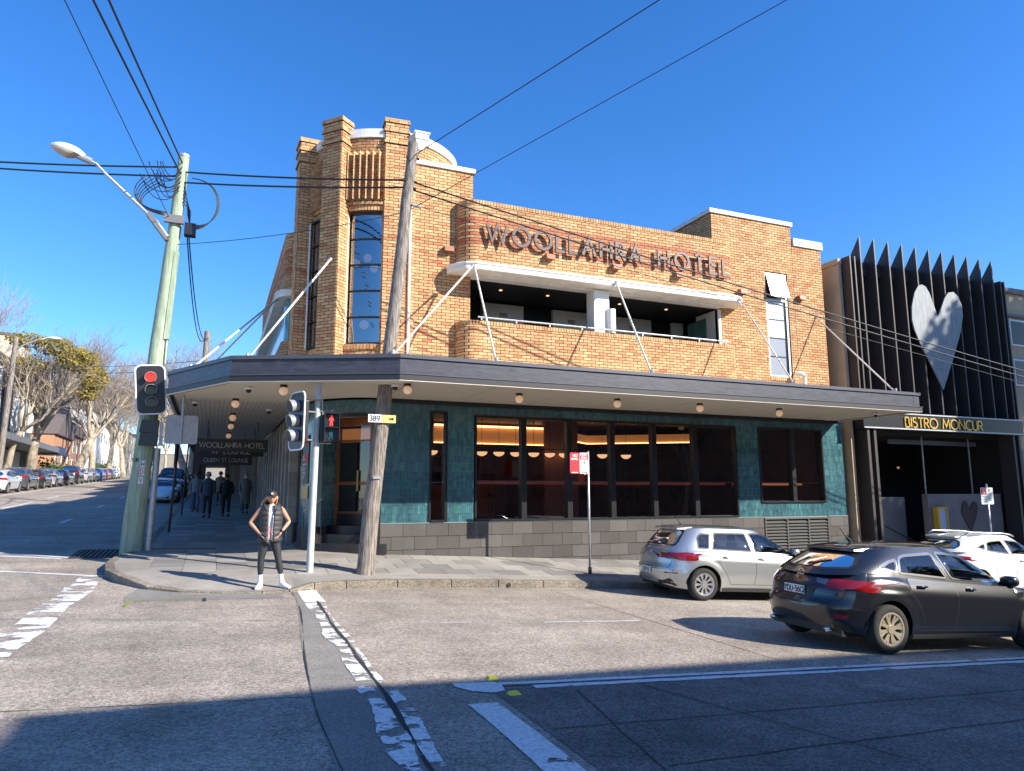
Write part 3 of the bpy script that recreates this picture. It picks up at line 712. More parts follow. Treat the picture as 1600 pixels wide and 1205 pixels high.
# ---- left street wall
XL = 2.05
FL = Path([(XL, 34.0), (XL, 19.0)]); addwall(wall, mort, FL, 0, 15.0, 4.3, 9.0, holes=[(3.6, 13.4, 5.95, 7.3)])
def lpath(y1, y0, xf, xb, r_): return Path([(xb, y1)]+[(xf+r_-r_*math.sin(R(a)), y1-r_+r_*math.cos(R(a))) for a in range(0, 91, 10)]+[(xf+r_-r_*math.cos(R(a)), y0+r_-r_*math.sin(R(a))) for a in range(0, 91, 10)]+[(xb, y0)])
FLU = lpath(30.6, 20.1, 1.6, XL, .42)
addwall(wall, mort, FLU, 0, FLU.len, 7.36, 8.96, band=True, n=60); bricks(wall, FLU, 0, FLU.len, 8.96, 9.08, bl=.078, ch=.115, dep=.012)
addwall(wall, mort, FLU, 0, FLU.len, 4.30, 5.84, n=60); bricks(wall, FLU, 0, FLU.len, 5.84, 5.955, bl=.078, ch=.115, dep=.012)

bw = obj('brick_wall', mort, M_mortar, hotel); tw = obj('tower_wall', tmort, M_mortar, hotel)
CAMP = Vector((0, 0, 1.7)); cand.sort(key=lambda c: (Vector((*c[0], c[1]))-CAMP).length+(0 if abs(c[0][1]-YW) < .2 else .6))
meshes = []
for k in range(14):
    t = (k/13, 0, 0) if k < 10 else ((k-10)/3, 1, 0)
    m2 = MB().box(-BL/2+JT/2, BL/2-JT/2, 0, .03, -CH/2+JT/2, CH/2-JT/2, t); o = obj('brick', m2, M_brick, None); meshes.append(o.data); bpy.data.objects.remove(o)
nb = 0
for c in cand:
    (x, y), z, t, m_ = c
    if nb < 300 and (abs(y-YW) < .03):
        k = min(9, int(t[0]*10)) if t[1] < .5 else 10+min(3, int(t[0]*4))
        o = bpy.data.objects.new('brick', meshes[k]); COL.objects.link(o); o.parent = bw; o.location = Vector((x, y, z))-wpos(bw); nb += 1
    else:
        fr = lambda u, d, x=x, y=y: (x+u, y)   # flat or nearly flat pieces face the street
        if 5.86 < x < 13.5 or abs(y-YW) < .1: m_.box(x-BL/2+JT/2, x+BL/2-JT/2, y, y+.03, z-CH/2+JT/2, z+CH/2-JT/2, t)
        else:
            best = min(range(0, 401), key=lambda i: (Vector(FU(FU.len*i/400, .009))-Vector((x, y))).length); u = FU.len*best/400
            addbrick(m_, FU, max(0, u-BL/2+JT/2), min(FU.len, u+BL/2-JT/2), .009, z-CH/2+JT/2, z+CH/2-JT/2, t)
obj('brick', wall, M_brick, bw, kind='stuff'); obj('brick', tower, M_brick, tw, kind='stuff')
obj('parapet_cap', capm, M_mortar, hotel)
# copings
mb = MB(); mb.box(4.12, 5.90, 16.44, 19.5, 9.95, 10.07); obj('coping', mb, M_coping, hotel)
mb = MB(); mb.box(13.36, 16.57, 16.44, 20.1, 10.10, 10.23); obj('coping', mb, M_coping, hotel)
mb = MB(); mb.box(16.58, 17.79, 16.44, 20.1, 9.48, 9.73); obj('coping', mb, M_coping, hotel)
mb = MB(); mb.smooth = True
for (r0, r1, z0, z1) in ((1.75, 1.96, 10.48, 10.70),):
    n = 72; v = [(TC[0]+r_*math.cos(2*PI*i/n), TC[1]+r_*math.sin(2*PI*i/n), z) for r_, z in ((r1, z0), (r1, z1), (r0, z1), (r0, z0)) for i in range(n)]
    mb.add(v, [(k*n+i, k*n+(i+1) % n, ((k+1) % 4)*n+(i+1) % n, ((k+1) % 4)*n+i) for k in range(4) for i in range(n)])
o = obj('tower_coping', mb, M_coping, hotel); smooth_obj(o, 40)
# roofs and hidden bulk
mb = MB(); mb.box(2.15, 17.6, 19.6, 34, 8.85, 8.9); mb.box(4.2, 17.6, 16.6, 19.6, 8.85, 8.9); mb.box(13.45, 16.5, 16.6, 20, 10.0, 10.06); mb.box(16.5, 17.7, 16.6, 20, 9.4, 9.46)
mb.prism(parc(TC[0], TC[1], 1.7, 180, -180, 32)[:-1][::-1], 10.2, 10.25); obj('roof', mb, M_mortar, hotel)
mb = MB(); mb.box(17.6, 17.73, 16.62, 34, .2, 9.45); mb.box(2.1, 17.7, 33.9, 34, .2, 8.85); obj('side_wall', mb, mat('side_brick', (.42, .24, .12), .9, var=.3, scale=30), hotel)
mb = MB(); mb.box(2.3, 17.6, 16.75, 33.9, 4.05, 4.3); mb.box(5.0, 17.55, 18.6, 18.7, 4.3, 8.8); mb.box(2.4, 5.0, 20.4, 20.5, 4.3, 10.1); mb.box(5.6, 5.75, 16.7, 20.5, 4.3, 10.0); obj('inner_wall', mb, M_dark, hotel)

# ---- balcony
mb = MB()
def slabshape(z0, z1, off, P_): mb.prism([P_(0, -.3)]+[P_(P_.len*i/60, off) for i in range(61)]+[P_(P_.len, -.3)], z0, z1)
slabshape(7.17, 7.345, .27, FU); slabshape(7.30, 7.36, .30, FU)
o = obj('balcony_canopy', mb, M_white, hotel); bevel(o, .02, 2)
mb = MB(); slabshape(7.17, 7.345, .20, FLU); slabshape(7.30, 7.36, .22, FLU); o = obj('balcony_canopy', mb, M_white, hotel)
mb = MB(); mb.box(5.79, 13.5, 16.2, 16.5, 7.11, 7.17); obj('balcony_beam', mb, M_white, hotel)
mb = MB(); mb.box(9.16, 9.62, 16.14, 16.55, 5.955, 7.11); obj('balcony_pillar', mb, M_white, hotel)
mb = MB(); mb.smooth = True; mb.tube([(9.66, 16.12, 5.955), (9.66, 16.12, 6.62)], .12, 20); smooth_obj(obj('balcony_column', mb, M_white, hotel), 50)
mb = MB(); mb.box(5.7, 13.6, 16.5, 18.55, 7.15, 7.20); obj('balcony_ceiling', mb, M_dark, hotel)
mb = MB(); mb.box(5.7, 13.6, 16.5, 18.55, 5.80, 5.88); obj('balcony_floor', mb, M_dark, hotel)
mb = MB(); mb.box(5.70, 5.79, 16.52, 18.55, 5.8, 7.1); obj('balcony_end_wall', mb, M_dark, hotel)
mb = MB(); mb.box(13.5, 13.6, 16.45, 17.5, 5.8, 7.1); obj('balcony_end_wall', mb, M_cream, hotel)
for a, b in ((6.8, 8.05), (9.0, 10.2), (11.05, 12.4), (13.2, 13.6)):
    mb = MB(); mb.box(a, b, 18.3, 18.5, 5.88, 7.08); p_ = obj('balcony_wall_panel', mb, M_cream, hotel)
    if b-a > 1:
        mb = MB()
        for i in range(5):
            for j in range(3): mb.box((a+b)/2-.12+i*.05, (a+b)/2-.085+i*.05, 18.292, 18.3, 6.72+j*.04, 6.745+j*.04)
        obj('vent', mb, M_dark, p_)
for a, b in ((8.05, 9.0), (10.2, 11.05), (12.4, 13.2)):
    mb = MB(); mb.box(a, b, 18.42, 18.5, 5.88, 7.12); d_ = obj('balcony_door', mb, M_black, hotel)
mb = MB(); mb.box(13.47, 13.50, 17.0, 17.9, 5.9, 6.95); obj('balcony_glass_door', mb, M_reed, hotel)
for x in (6.9, 8.3, 10.6, 12.2):
    mb = MB(); mb.tube([(x, 17.2, 7.13), (x, 17.2, 7.148)], .045, 10); obj('downlight', mb, M_pend, hotel)
mb = MB(); mb.tube([(5.82, 16.0, 6.02), (13.5, 16.0, 6.02)], .022, 8)
rl = obj('balcony_rail', mb, M_galv, hotel)
mb = MB()
for i in range(9): mb.box(5.9+i*.93, 5.93+i*.93, 15.99, 16.02, 5.95, 6.01)
obj('bracket', mb, M_galv, rl)
# left street balcony glazing
mb = MB(); mb.smooth = True; n = 60
for i in range(n):
    (x0, y0), (x1, y1) = FLU(FLU.len*i/n, -.05), FLU(FLU.len*(i+1)/n, -.05)
    mb.add([(x0, y0, 5.955), (x1, y1, 5.955), (x1, y1, 7.17), (x0, y0, 7.17)], [(0, 1, 2, 3)])
obj('reeded_glazing', mb, M_reed, hotel)

# ---- wall lights, letters
for x, z in ((5.06, 7.75), (7.66, 7.74), (9.64, 7.72), (11.67, 7.74)):
    y = 16.05 if x > 5.5 else YW; mb = MB()
    mb.extr([(0, 0), (.17, -.02), (.13, .12), (0, .12)], (x, y-.012, z), (0, -1, 0), (0, 0, 1), (.24, 0, 0)); obj('wall_light', mb, M_fixture, hotel, loc=(x, y, z))
for x, z in ((14.3, 7.67), (16.6, 7.72)):
    mb = MB(); mb.extr([(0, 0), (.17, -.02), (.13, .12), (0, .12)], (x, YW-.012, z), (0, -1, 0), (0, 0, 1), (.24, 0, 0)); obj('wall_light', mb, M_fixture, hotel, loc=(x, YW, z))
def letters(s, x0, x1, y, z, size, wd, dep, m_, parent, name='letter', gap=None):
    tot = sum(GL[c][0] for c in s); k = len(s)-1
    sx = 1.0
    if gap is None: gap = ((x1-x0)/size-tot)/k
    else: sx = (x1-x0)/size/(tot+gap*k)
    u = 0; out = []
    for c in s:
        if c != ' ':
            mb = MB(); strokes_mb(mb, GL[c][1], (x0+u*size*sx, y, z), (1, 0, 0), (0, 0, 1), size, wd, dep, sx)
            out.append(obj(name, mb, m_, parent, loc=(x0+u*size*sx, y, z)))
        u += GL[c][0]+gap
    return out
sg = thing('hotel_sign', 'large bronze capitals reading WOOLLAHRA HOTEL standing off the brick balcony front', 'sign', (6.0, 15.92, 7.96))
letters('WOOLLAHRA', 6.02, 10.55, 15.95, 7.96, .47, .078, .055, M_letter, sg); letters('HOTEL', 11.1, 13.52, 15.95, 7.96, .47, .078, .055, M_letter, sg)

# ---- tower windows
for bi, (a, b) in enumerate(bays):
    rg = (1.78, 1.93)[bi]; n = 12
    pa = parc(TC[0], TC[1], rg, b, a, n)
    mb = MB(); mb.smooth = True
    for i in range(n):
        mb.add([(*pa[i], 5.28), (*pa[i+1], 5.28), (*pa[i+1], 8.55), (*pa[i], 8.55)], [(0, 1, 2, 3)])
    wn = obj('tower_window', mb, M_skyglass, hotel)
    for k in range(6):
        z = 5.28+k*3.27/5; mb = MB(); mb.tube([(*p, z) for p in parc(TC[0], TC[1], rg+.02, b, a, n)], .022 if 0 < k < 5 else .035, 6, True); obj('glazing_bar', mb, M_black, wn)
    mb = MB()
    for q in (a, b): mb.tube([(*parc(TC[0], TC[1], rg+.03, q, q, 1)[0], z) for z in (5.28, 8.55)], .03, 6)
    obj('frame', mb, M_black if bi == 0 else M_black, wn)
    mb = MB(); q = parc(TC[0], TC[1], rg+.10, b-1.5, b-1.5, 1)[0]; mb.tube([(*q, 5.28), (*q, 8.5)], .02, 6); obj('jamb_bead', mb, M_white, wn)
lm = thing('globe_chandelier', 'cluster of pale glass globes hanging behind the tall tower window', 'chandelier', (3.5, 18.3, 8.8))
mb = MB(); mb.tube([(3.5, 18.3, 9.6), (3.5, 18.3, 8.05)], .012, 6); mb.tube([(3.5, 18.3, 8.05), (3.2, 18.2, 7.8)], .01, 6); mb.tube([(3.5, 18.3, 8.05), (3.78, 18.4, 7.7)], .01, 6); obj('stem', mb, M_black, lm)
for x, y, z in ((3.20, 18.2, 7.75), (3.52, 18.3, 7.95), (3.66, 18.1, 7.62)):
    mb = MB(); mb.smooth = True; mb.ball((x, y, z), .11, 14, 8); obj('globe', mb, M_globe, lm)
mb = MB(); mb.smooth = True; mb.ball((3.42, 18.0, 6.05), .12, 14, 8); o = obj('globe_lamp', mb, M_globe, loc=(3.42, 18.0, 6.05)); setp(o, 'single pale globe lamp low behind the tall tower window', 'lamp')

# ---- tall street window
wn = thing('tall_window', None, None, (15.4, YW, 5.2)); wn.parent = hotel; wn.location = Vector((15.4, YW, 5.2))-wpos(hotel)
mb = MB(); x0, x1, z0, z1 = 15.39, 16.25, 5.23, 8.49
for (a, b, c, d) in ((x0, x0+.05, z0, z1), (x1-.08, x1, z0, z1), (x0+.05, x1-.08, z0, z0+.05), (x0+.05, x1-.08, z1-.05, z1), (x0+.05, x1-.08, 7.60, 7.68)): mb.box(a, b, YW+.02, YW+.12, c, d)
obj('frame', mb, M_alu, wn)
M_fro = mat('frosted_sky_pane', (.62, .66, .66), .25, coat=.4); M_grp = mat('grey_pane', (.24, .26, .29), .3, coat=.4)  # frosted tone paled to hold the sky reflected in the upper panes and sash
zz = [5.28, 5.86, 6.44, 7.02, 7.60]
for i in range(4):
    mb = MB(); mb.box(x0+.06, x1-.09, YW+.07, YW+.08, zz[i]+.012, zz[i+1]-.012); obj('pane', mb, M_grp if i < 2 else M_fro, wn)
mb = MB()
for z in zz[1:4]: mb.box(x0+.05, x1-.08, YW+.05, YW+.1, z-.012, z+.012)
mb.box(x1-.12, x1-.09, YW+.05, YW+.1, 5.28, 7.6); obj('glazing_bar', mb, M_black, wn)
mb = MB(); mb.extr([(0, 0), (.7, 0), (.7, .74), (0, .74)], (x0+.06, YW-.17, 7.70), (1, 0, 0), Vector((0, .19, .74)).normalized(), (0, .01, 0)); obj('open_sash', mb, M_fro, wn)
mb = MB(); 
for (a, b, c, d) in ((-.015, .02, -.01, .76), (.68, .715, -.01, .76), (.02, .68, -.01, .03), (.02, .68, .72, .76)):
    mb.extr([(a, c), (b, c), (b, d), (a, d)], (x0+.06, YW-.185, 7.70), (1, 0, 0), Vector((0, .19, .74)).normalized(), (0, .03, -.01))
obj('sash_frame', mb, M_alu, wn)
mb = MB(); mb.box(x0, x1, YW+.12, YW+.2, z0, z1); obj('blind', mb, M_dark, wn)
mb = MB(); mb.smooth = True; mb.tube([(16.42, 16.2, 4.4), (16.42, 16.2, 5.2), (16.38, 16.2, 5.3), (16.28, 16.22, 5.33), (16.22, 16.3, 5.28)], .06, 12); smooth_obj(obj('vent_pipe', mb, M_white, hotel), 60)
# rainwater head and downpipe
mb = MB(); mb.box(4.22, 4.56, 16.2, 16.42, 10.50, 10.64); mb.hexa([(4.32, 16.28, 10.25), (4.46, 16.28, 10.25), (4.46, 16.4, 10.25), (4.32, 16.4, 10.25)], [(4.23, 16.22, 10.49), (4.55, 16.22, 10.49), (4.55, 16.4, 10.49), (4.23, 16.4, 10.49)]); mb.box(4.19, 4.59, 16.18, 16.42, 10.65, 10.69); rh = obj('rainwater_head', mb, M_white, hotel)
mb = MB(); mb.smooth = True; mb.tube([(4.34, 16.36, 10.3), (4.20, 16.40, 9.9), (4.18, 16.42, 9.6), (4.18, 16.42, 4.45)], .038, 12); smooth_obj(obj('downpipe', mb, M_white, hotel), 60)

# ================================================================== awning
def offs(P_, d):
    out = []; n = len(P_)
    for i in range(n):
        a, b, c = Vector(P_[i-1]), Vector(P_[i]), Vector(P_[(i+1) % n]); d1 = (b-a).normalized(); d2 = (c-b).normalized()
        n1 = Vector((d1.y, -d1.x)); n2 = Vector((d2.y, -d2.x)); nn = (n1+n2)
        nn = nn.normalized() if nn.length > .01 else n1
        q = b+nn*d/max(.3, nn.dot(n1)); out.append((q.x, q.y))
    return out
AW = [(-1.0, 34.0), (-1.0, 17.5), (.25, 15.0), (3.3, 13.52), (17.82, 13.55), (17.82, 16.40), (3.6, 16.43), (3.0, 16.6), (2.35, 17.2), (2.02, 18.35), (2.02, 34.0)]
awn = thing('awning', None, None, (3.3, 13.5, 4.0)); awn.parent = hotel; awn.location = Vector((3.3, 13.5, 4.0))-wpos(hotel)
def ring(name, d0, d1, z0, z1, m_):
    A, B = offs(AW, d0), offs(AW, d1); mb = MB(); k = 5
    for i in range(k):
        mb.hexa([(*A[i], z0), (*A[i+1], z0), (*B[i+1], z0), (*B[i], z0)], [(*A[i], z1), (*A[i+1], z1), (*B[i+1], z1), (*B[i], z1)])
    return obj(name, mb, m_, awn)
fa = offs(AW, .0); inn = offs(AW, -.12)
for i in range(5):
    mb = MB(); mb.hexa([(*fa[i], 4.06), (*fa[i+1], 4.06), (*inn[i+1], 4.06), (*inn[i], 4.06)], [(*fa[i], 4.37), (*fa[i+1], 4.37), (*inn[i+1], 4.37), (*inn[i], 4.37)]); obj('fascia', mb, M_awn, awn)
for i in range(6): mb = MB().box(5.6+i*2.4, 5.612+i*2.4, 13.545, 13.556, 4.06, 4.37); obj('fascia_joint', mb, M_awndark, awn)
ring('fascia_crown', .035, -.15, 4.373, 4.45, M_awnlip); ring('fascia_base', .045, -.12, 3.935, 4.057, M_awndark); ring('fascia_drip', .06, .046, 4.045, 4.062, M_awnlip); ring('soffit_edge', .035, -.03, 3.915, 3.934, M_soff)
mb = MB(); P_ = offs(AW, -.125); vs, es, fs, *_ = geometry.delaunay_2d_cdt([Vector(p) for p in P_], [(i, (i+1) % len(P_)) for i in range(len(P_))], [list(range(len(P_)))], 1, 1e-5)
for z, flip in ((3.94, 1), (4.36, 0)):
    mb.add([(v.x, v.y, z) for v in vs], [tuple(f) for f in fs])
    mb.cur = 0
obj('soffit', mb, M_soff, awn)
mb = MB(); # soffit board joints
for i in range(25): mb.box(3.45, 17.7, 13.72+i*.105, 13.732+i*.105, 3.9375, 3.9395)
for i in range(8): mb.box(3.6+i*1.8, 3.612+i*1.8, 13.7, 16.4, 3.9365, 3.9375)
for i in range(26): mb.box(-.86, 1.95, 18.4+i*.42, 18.412+i*.42, 3.9375, 3.9395)
for i in range(26): mb.box(-.86+i*.105, -.85+i*.105, 18.0, 33, 3.9370, 3.9375)
obj('soffit_joint', mb, mat('soffit_joint', (.30, .26, .2), .8), awn)
mb = MB(); mb.box(3.6, 17.8, 16.33, 16.45, 3.86, 3.94); obj('soffit_trim', mb, M_dark, awn)
for x, y in ((6.24, 14.44), (8.73, 14.38), (11.1, 14.38), (13.7, 14.45), (3.58, 14.0), (1.27, 15.1), (.43, 17.7), (.46, 20.9), (.48, 23.6), (.5, 27.4), (.5, 31)):
    mb = MB(); mb.smooth = True; mb.tube([(x, y, 3.935), (x, y, 3.89)], .075, 12); bs = obj('light_base', mb, M_black, awn, loc=(x, y, 3.9))
    mb = MB(); mb.smooth = True; mb.ball((x, y, 3.81), .09, 14, 8); obj('light_globe', mb, M_globe, awn, loc=(x, y, 3.8))
for x, y in ((3.35, 14.1), (.62, 15.6), (-.45, 18.5), (16.9, 14.2), (1.3, 19.5)):
    mb = MB(); mb.smooth = True; mb.tube([(x, y, 3.935), (x, y, 3.87)], .08, 12); cm_ = obj('security_camera', mb, M_whitesign, awn, loc=(x, y, 3.9))
    mb = MB(); mb.smooth = True; mb.ball((x, y, 3.86), .06, 10, 6); obj('lens_dome', mb, M_black, awn, loc=(x, y, 3.86))
rods = [((2.33, 16.72, 7.26), (.55, 15.25, 4.45)), ((5.57, 15.72, 7.20), (3.2, 13.75, 4.45)), ((5.62, 15.72, 7.20), (5.42, 13.75, 4.45)), ((9.6, 15.72, 7.24), (9.3, 13.75, 4.45)), ((13.74, 15.78, 7.24), (13.6, 13.75, 4.45)), ((17.35, 16.48, 7.23), (17.2, 13.75, 4.45)), ((1.45, 20.6, 7.2), (-.55, 17.0, 4.45)), ((1.42, 20.7, 7.2), (-.7, 20.4, 4.45))]
for i, (a, b) in enumerate(rods):
    mb = MB(); mb.smooth = True; mb.tube([a, b], .024 if i not in (4, 5) else .02, 8); o = obj('stay_rod', mb, M_creamrod, awn, loc=a)
    mb = MB(); mb.ball(a, .05, 8, 6); mb.tube([Vector(b)+Vector((0, 0, .12)), b], .035, 8); obj('rod_anchor', mb, M_galv, awn, loc=a)

# ================================================================== ground floor: tiles, plinth, windows
W1 = (4.78, 5.22, 1.07, 3.70); W2 = (5.93, 13.94, 1.07, 3.65); W3 = (14.76, 17.25, 1.46, 3.66); LV = (14.83, 17.28, 0.0, .98)
tmb = MB(); tb = MB(); tcand = []
TW, TH = .056, .2
tr = random.Random(21)
def tonet():
    t = tr.random(); return (t, 1.0 if tr.random() < .12 else 0.0, 0)
def tiles(mb, fr, u0, u1, z0, z1, holes=(), tw=TW, flat=False):
    z = z0; row = 0
    while z < z1-.02:
        zt = min(z+TH, z1); base = tr.random(); u = u0
        while u < u1-.01:
            a, b = u, min(u+tw, u1); m = (a+b)/2; k = (z+zt)/2
            if not any(h[0]-.01 < m < h[1]+.01 and h[2] < k < h[3] for h in holes):
                t = tonet(); t = (t[0]*.6+base*.4, t[1], 0); d = .010+tr.uniform(-.0025, .0025)
                if flat and zt-z > TH-.01 and b-a > tw-.002 and abs(d) > 0: tcand.append((m, (z+zt)/2, t, d))
                else:
                    c = [fr(a+.003, -.01), fr(b-.003, -.01), fr(b-.003, d), fr(a+.003, d)]; mb.hexa([(*q, z+.003) for q in c], [(*q, zt-.003) for q in c], t)
            u += tw
        z += TH; row += 1
hs_ = [W1, W2, W3]
back(tb, FX, 3.62, 18.11, 1.04, 3.92, [(a-.02, b+.02, c-.02, d+.02) for a, b, c, d in hs_]+[(LV[0], LV[1], 0, 1.04)])
tiles(tmb, FX, 3.62, 18.11, 1.06, 3.92, hs_, flat=True)
twall = obj('tile_wall', tb, M_grout, hotel)
tcand.sort(key=lambda c: (Vector((c[0], YW, c[1]))-CAMP).length)
vis = [c for c in tcand if c[1] < 3.6]; nearest = set(id(c) for c in vis[:300])
tmesh = []
for k in range(10):
    m2 = MB().box(-TW/2+.003, TW/2-.003, 0, .02, -TH/2+.003, TH/2-.003, (k/9 if k < 8 else (k-8)*.8+.1, 0 if k < 8 else 1, 0)); o = obj('tile', m2, M_tile, None); tmesh.append(o.data); bpy.data.objects.remove(o)
for c in tcand:
    if id(c) in nearest:
        k = min(7, int(c[2][0]*8)) if c[2][1] < .5 else 8+int(c[2][0]*1.99)
        o = bpy.data.objects.new('tile', tmesh[k]); COL.objects.link(o); o.parent = twall; o.location = Vector((c[0], YW-c[3], c[1]))-wpos(twall)
        o.rotation_euler = (tr.uniform(-.02, .02), 0, tr.uniform(-.03, .03))
    else: tmb.box(c[0]-TW/2+.003, c[0]+TW/2-.003, YW-c[3], YW+.01, c[1]-TH/2+.003, c[1]+TH/2-.003, c[2])
# curved tiled corner, left of the entry, and the lintel over it
FC = Path(parc(TC[0], TC[1], 1.9, 100, -10, 60)); dg = lambda a: (100-a)*PI/180*1.9
back(tb := MB(), FC, dg(96), dg(58), .98, 3.92, n=12); back(tb, FC, dg(58), dg(9), 3.60, 3.92, n=16); obj('curved_tile_backing', tb, M_grout, twall)
tiles(tmb, FC, dg(96), dg(58), .98, 3.92); tiles(tmb, FC, dg(58), dg(9), 3.62, 3.92)
FE1 = Path([(2.34, 17.35), (2.86, 18.02)]); back(tb2 := MB(), FE1, 0, FE1.len, .98, 3.6); tiles(tmb, FE1, 0, FE1.len, .98, 3.6); obj('reveal_tile_backing', tb2, M_grout, twall)
obj('tile', tmb, M_tile, twall, kind='stuff')
mb = MB(); mb.box(3.56, 3.625, 16.40, 17.3, .30, 3.92); mb.box(3.60, 3.63, 16.47, 16.5, .3, 3.9); obj('corner_trim', mb, M_black, hotel)
mb = MB()
A_, B_ = parc(TC[0], TC[1], 1.93, 60, 9, 20), parc(TC[0], TC[1], 1.86, 60, 9, 20)
for i in range(20): mb.hexa([(*A_[i], 3.52), (*A_[i+1], 3.52), (*B_[i+1], 3.52), (*B_[i], 3.52)], [(*A_[i], 3.60), (*A_[i+1], 3.60), (*B_[i+1], 3.60), (*B_[i], 3.60)])
obj('lintel_rail', mb, M_black, hotel)
mb = MB(); mb.prism([(3.65, 16.5)]+[(x, y) for x, y in parc(TC[0], TC[1], 1.88, 9, 60, 16)]+[(2.4, 17.9), (3.0, 18.6), (4.2, 17.8)], 3.60, 3.64); obj('entry_ceiling', mb, M_soff, hotel)

# plinth of dark stone blocks
pl = MB(); back(pl, FX, 3.62, 18.11, -1.0, 1.04, [LV]); plinth = obj('stone_plinth', pl, M_stonegap, hotel)
r = random.Random(8); row = 0; z = 1.045
while z > -.9:
    z0 = z-.295; u = 3.625-(.275 if row % 2 else 0)
    while u < 18.1:
        a, b = max(u, 3.625)+.004, min(u+.55, 18.11)-.004
        segs = [(a, b)]
        if z0 < .95: segs = [s_ for s_ in ((a, min(b, LV[0])), (max(a, LV[1]), b)) if s_[1]-s_[0] > .04] if (b > LV[0] and a < LV[1]) else [(a, b)]
        for a, b in segs:
            if b-a > .04 and z > gpv((a+b)/2, YW)-.02:
                m2 = MB().box(a, b, YW-.022-r.uniform(0, .002), YW+.01, z0+.004, z-.004, (r.random(), 0, 0)); o = obj('stone_block', m2, M_stone, plinth, loc=(a, YW, z0))
        u += .55
    z -= .3; row += 1
mb = MB(); mb.box(3.62, 14.8, YW-.034, YW-.0, 1.045, 1.062); mb.box(17.3, 18.1, YW-.034, YW, 1.045, 1.062); obj('plinth_cap', mb, M_grout, hotel)
# louvred vent
lv = thing('louvre_vent', None, None, (14.85, YW, .1)); lv.parent = hotel; lv.location = Vector((14.85, YW, .1))-wpos(hotel)
M_louv = mat('louvre_metal', (.13, .125, .12), .4, .4)
mb = MB(); a, b = LV[0], LV[1]
for q in (a, a+(b-a)/3, a+(b-a)*2/3, b-.04): mb.box(q, q+.04, YW-.05, YW+.04, -.35, .98)
mb.box(a, b, YW-.052, YW+.04, .982, 1.03); obj('frame', mb, M_louv, lv)
for j in range(3):
    for i in range(14):
        z = -.3+i*.09; mb = MB(); q0 = a+(b-a)*j/3+.045; q1 = a+(b-a)*(j+1)/3-.005
        mb.hexa([(q0, YW-.045, z), (q1, YW-.045, z), (q1, YW+.02, z+.06), (q0, YW+.02, z+.06)], [(q0, YW-.045, z+.012), (q1, YW-.045, z+.012), (q1, YW+.02, z+.072), (q0, YW+.02, z+.072)]); obj('slat', mb, M_louv, lv)
mb = MB(); mb.box(a, b, YW+.05, YW+.06, -.4, 1.0); obj('backing', mb, M_black, lv)

# shop windows
def shopwin(a, b, z0, z1, muls, transoms, mw=.14):
    wn = thing('shop_window', None, None, (a, YW, z0)); wn.parent = hotel; wn.location = Vector((a, YW, z0))-wpos(hotel)
    f = .05; mb = MB(); mb.box(a, a+f, YW-.04, YW+.14, z0, z1); mb.box(b-f, b, YW-.04, YW+.14, z0, z1); mb.box(a+f, b-f, YW-.04, YW+.14, z1-f, z1); mb.box(a+f, b-f, YW-.06, YW+.14, z0, z0+.045); obj('frame', mb, M_black, wn)
    e = [a+f]+[q for m in muls for q in (m-mw/2, m+mw/2)]+[b-f]
    for m in muls:
        mb = MB(); mb.box(m-mw/2, m+mw/2, YW-.02, YW+.16, z0+.045, z1-f); obj('mullion', mb, M_black, wn)
    for i in range(0, len(e), 2):
        mb = MB(); mb.add([(e[i], YW+.09, z0+.04), (e[i+1], YW+.09, z0+.04), (e[i+1], YW+.09, z1-f), (e[i], YW+.09, z1-f)], [(0, 1, 2, 3)]); obj('pane', mb, M_glass, wn)
        for t in transoms:
            mb = MB(); mb.box(e[i], e[i+1], YW+.10, YW+.13, t-.012, t+.012); obj('transom', mb, M_black if t > 2.2 else M_alu, wn)
    return wn
shopwin(*W1, [], [2.0, 2.35], .1); shopwin(*W2, [7.25, 8.54, 9.83, 11.15, 12.52], [2.04, 2.86]); shopwin(*W3, [16.06], [2.04, 2.86])

# interior of the bar
mb = MB(); mb.box(3.7, 17.5, 24.0, 24.1, .9, 4.0); mb.box(17.4, 17.5, 16.7, 24, .9, 4.0); mb.box(5.3, 5.4, 18.3, 24, .9, 4.0); mb.box(9.85, 10.0, 19.5, 24, .9, 4.0); obj('bar_wall', mb, M_inwall, hotel)
mb = MB(); mb.box(3.3, 17.5, 16.6, 24.1, .85, .93); obj('bar_floor', mb, mat('bar_floor', (.05, .04, .05), .35), hotel)
mb = MB(); mb.box(3.5, 17.5, 16.72, 24.1, 3.92, 3.98); obj('bar_ceiling', mb, mat('bar_ceiling', (.10, .075, .06), .8), hotel)
M_fin = mat('slatted_wall', (.34, .15, .09), .6, var=.6, scale=6, stretch=(14, 1, 1.2))
mb = MB(); mb.box(8.75, 9.8, 18.4, 18.5, .93, 3.9); obj('slatted_panel', mb, M_fin, hotel)
cv = thing('cove_ceiling', 'glowing amber cove ceiling panel over the bar behind the left shop windows', 'ceiling light', (7.5, 19, 3.6))
mb = MB(); mb.box(6.1, 9.9, 20.6, 20.7, 3.28, 3.75); obj('panel', mb, M_cove, cv); mb = MB(); mb.box(6.1, 9.9, 20.52, 20.58, 3.76, 3.82); mb.box(6.1, 9.9, 20.55, 20.6, 3.25, 3.28); obj('strip', mb, M_warm, cv)
cv = thing('cove_ceiling', 'angled glowing amber ceiling ring over the bar behind the right shop windows', 'ceiling light', (12.5, 19, 3.6))
mb = MB()
mb.hexa([(11.2, 20.4, 3.35), (14.0, 18.6, 3.35), (14.0, 18.7, 3.35), (11.2, 20.5, 3.35)], [(11.2, 20.4, 3.6), (14.0, 18.6, 3.6), (14.0, 18.7, 3.6), (11.2, 20.5, 3.6)])
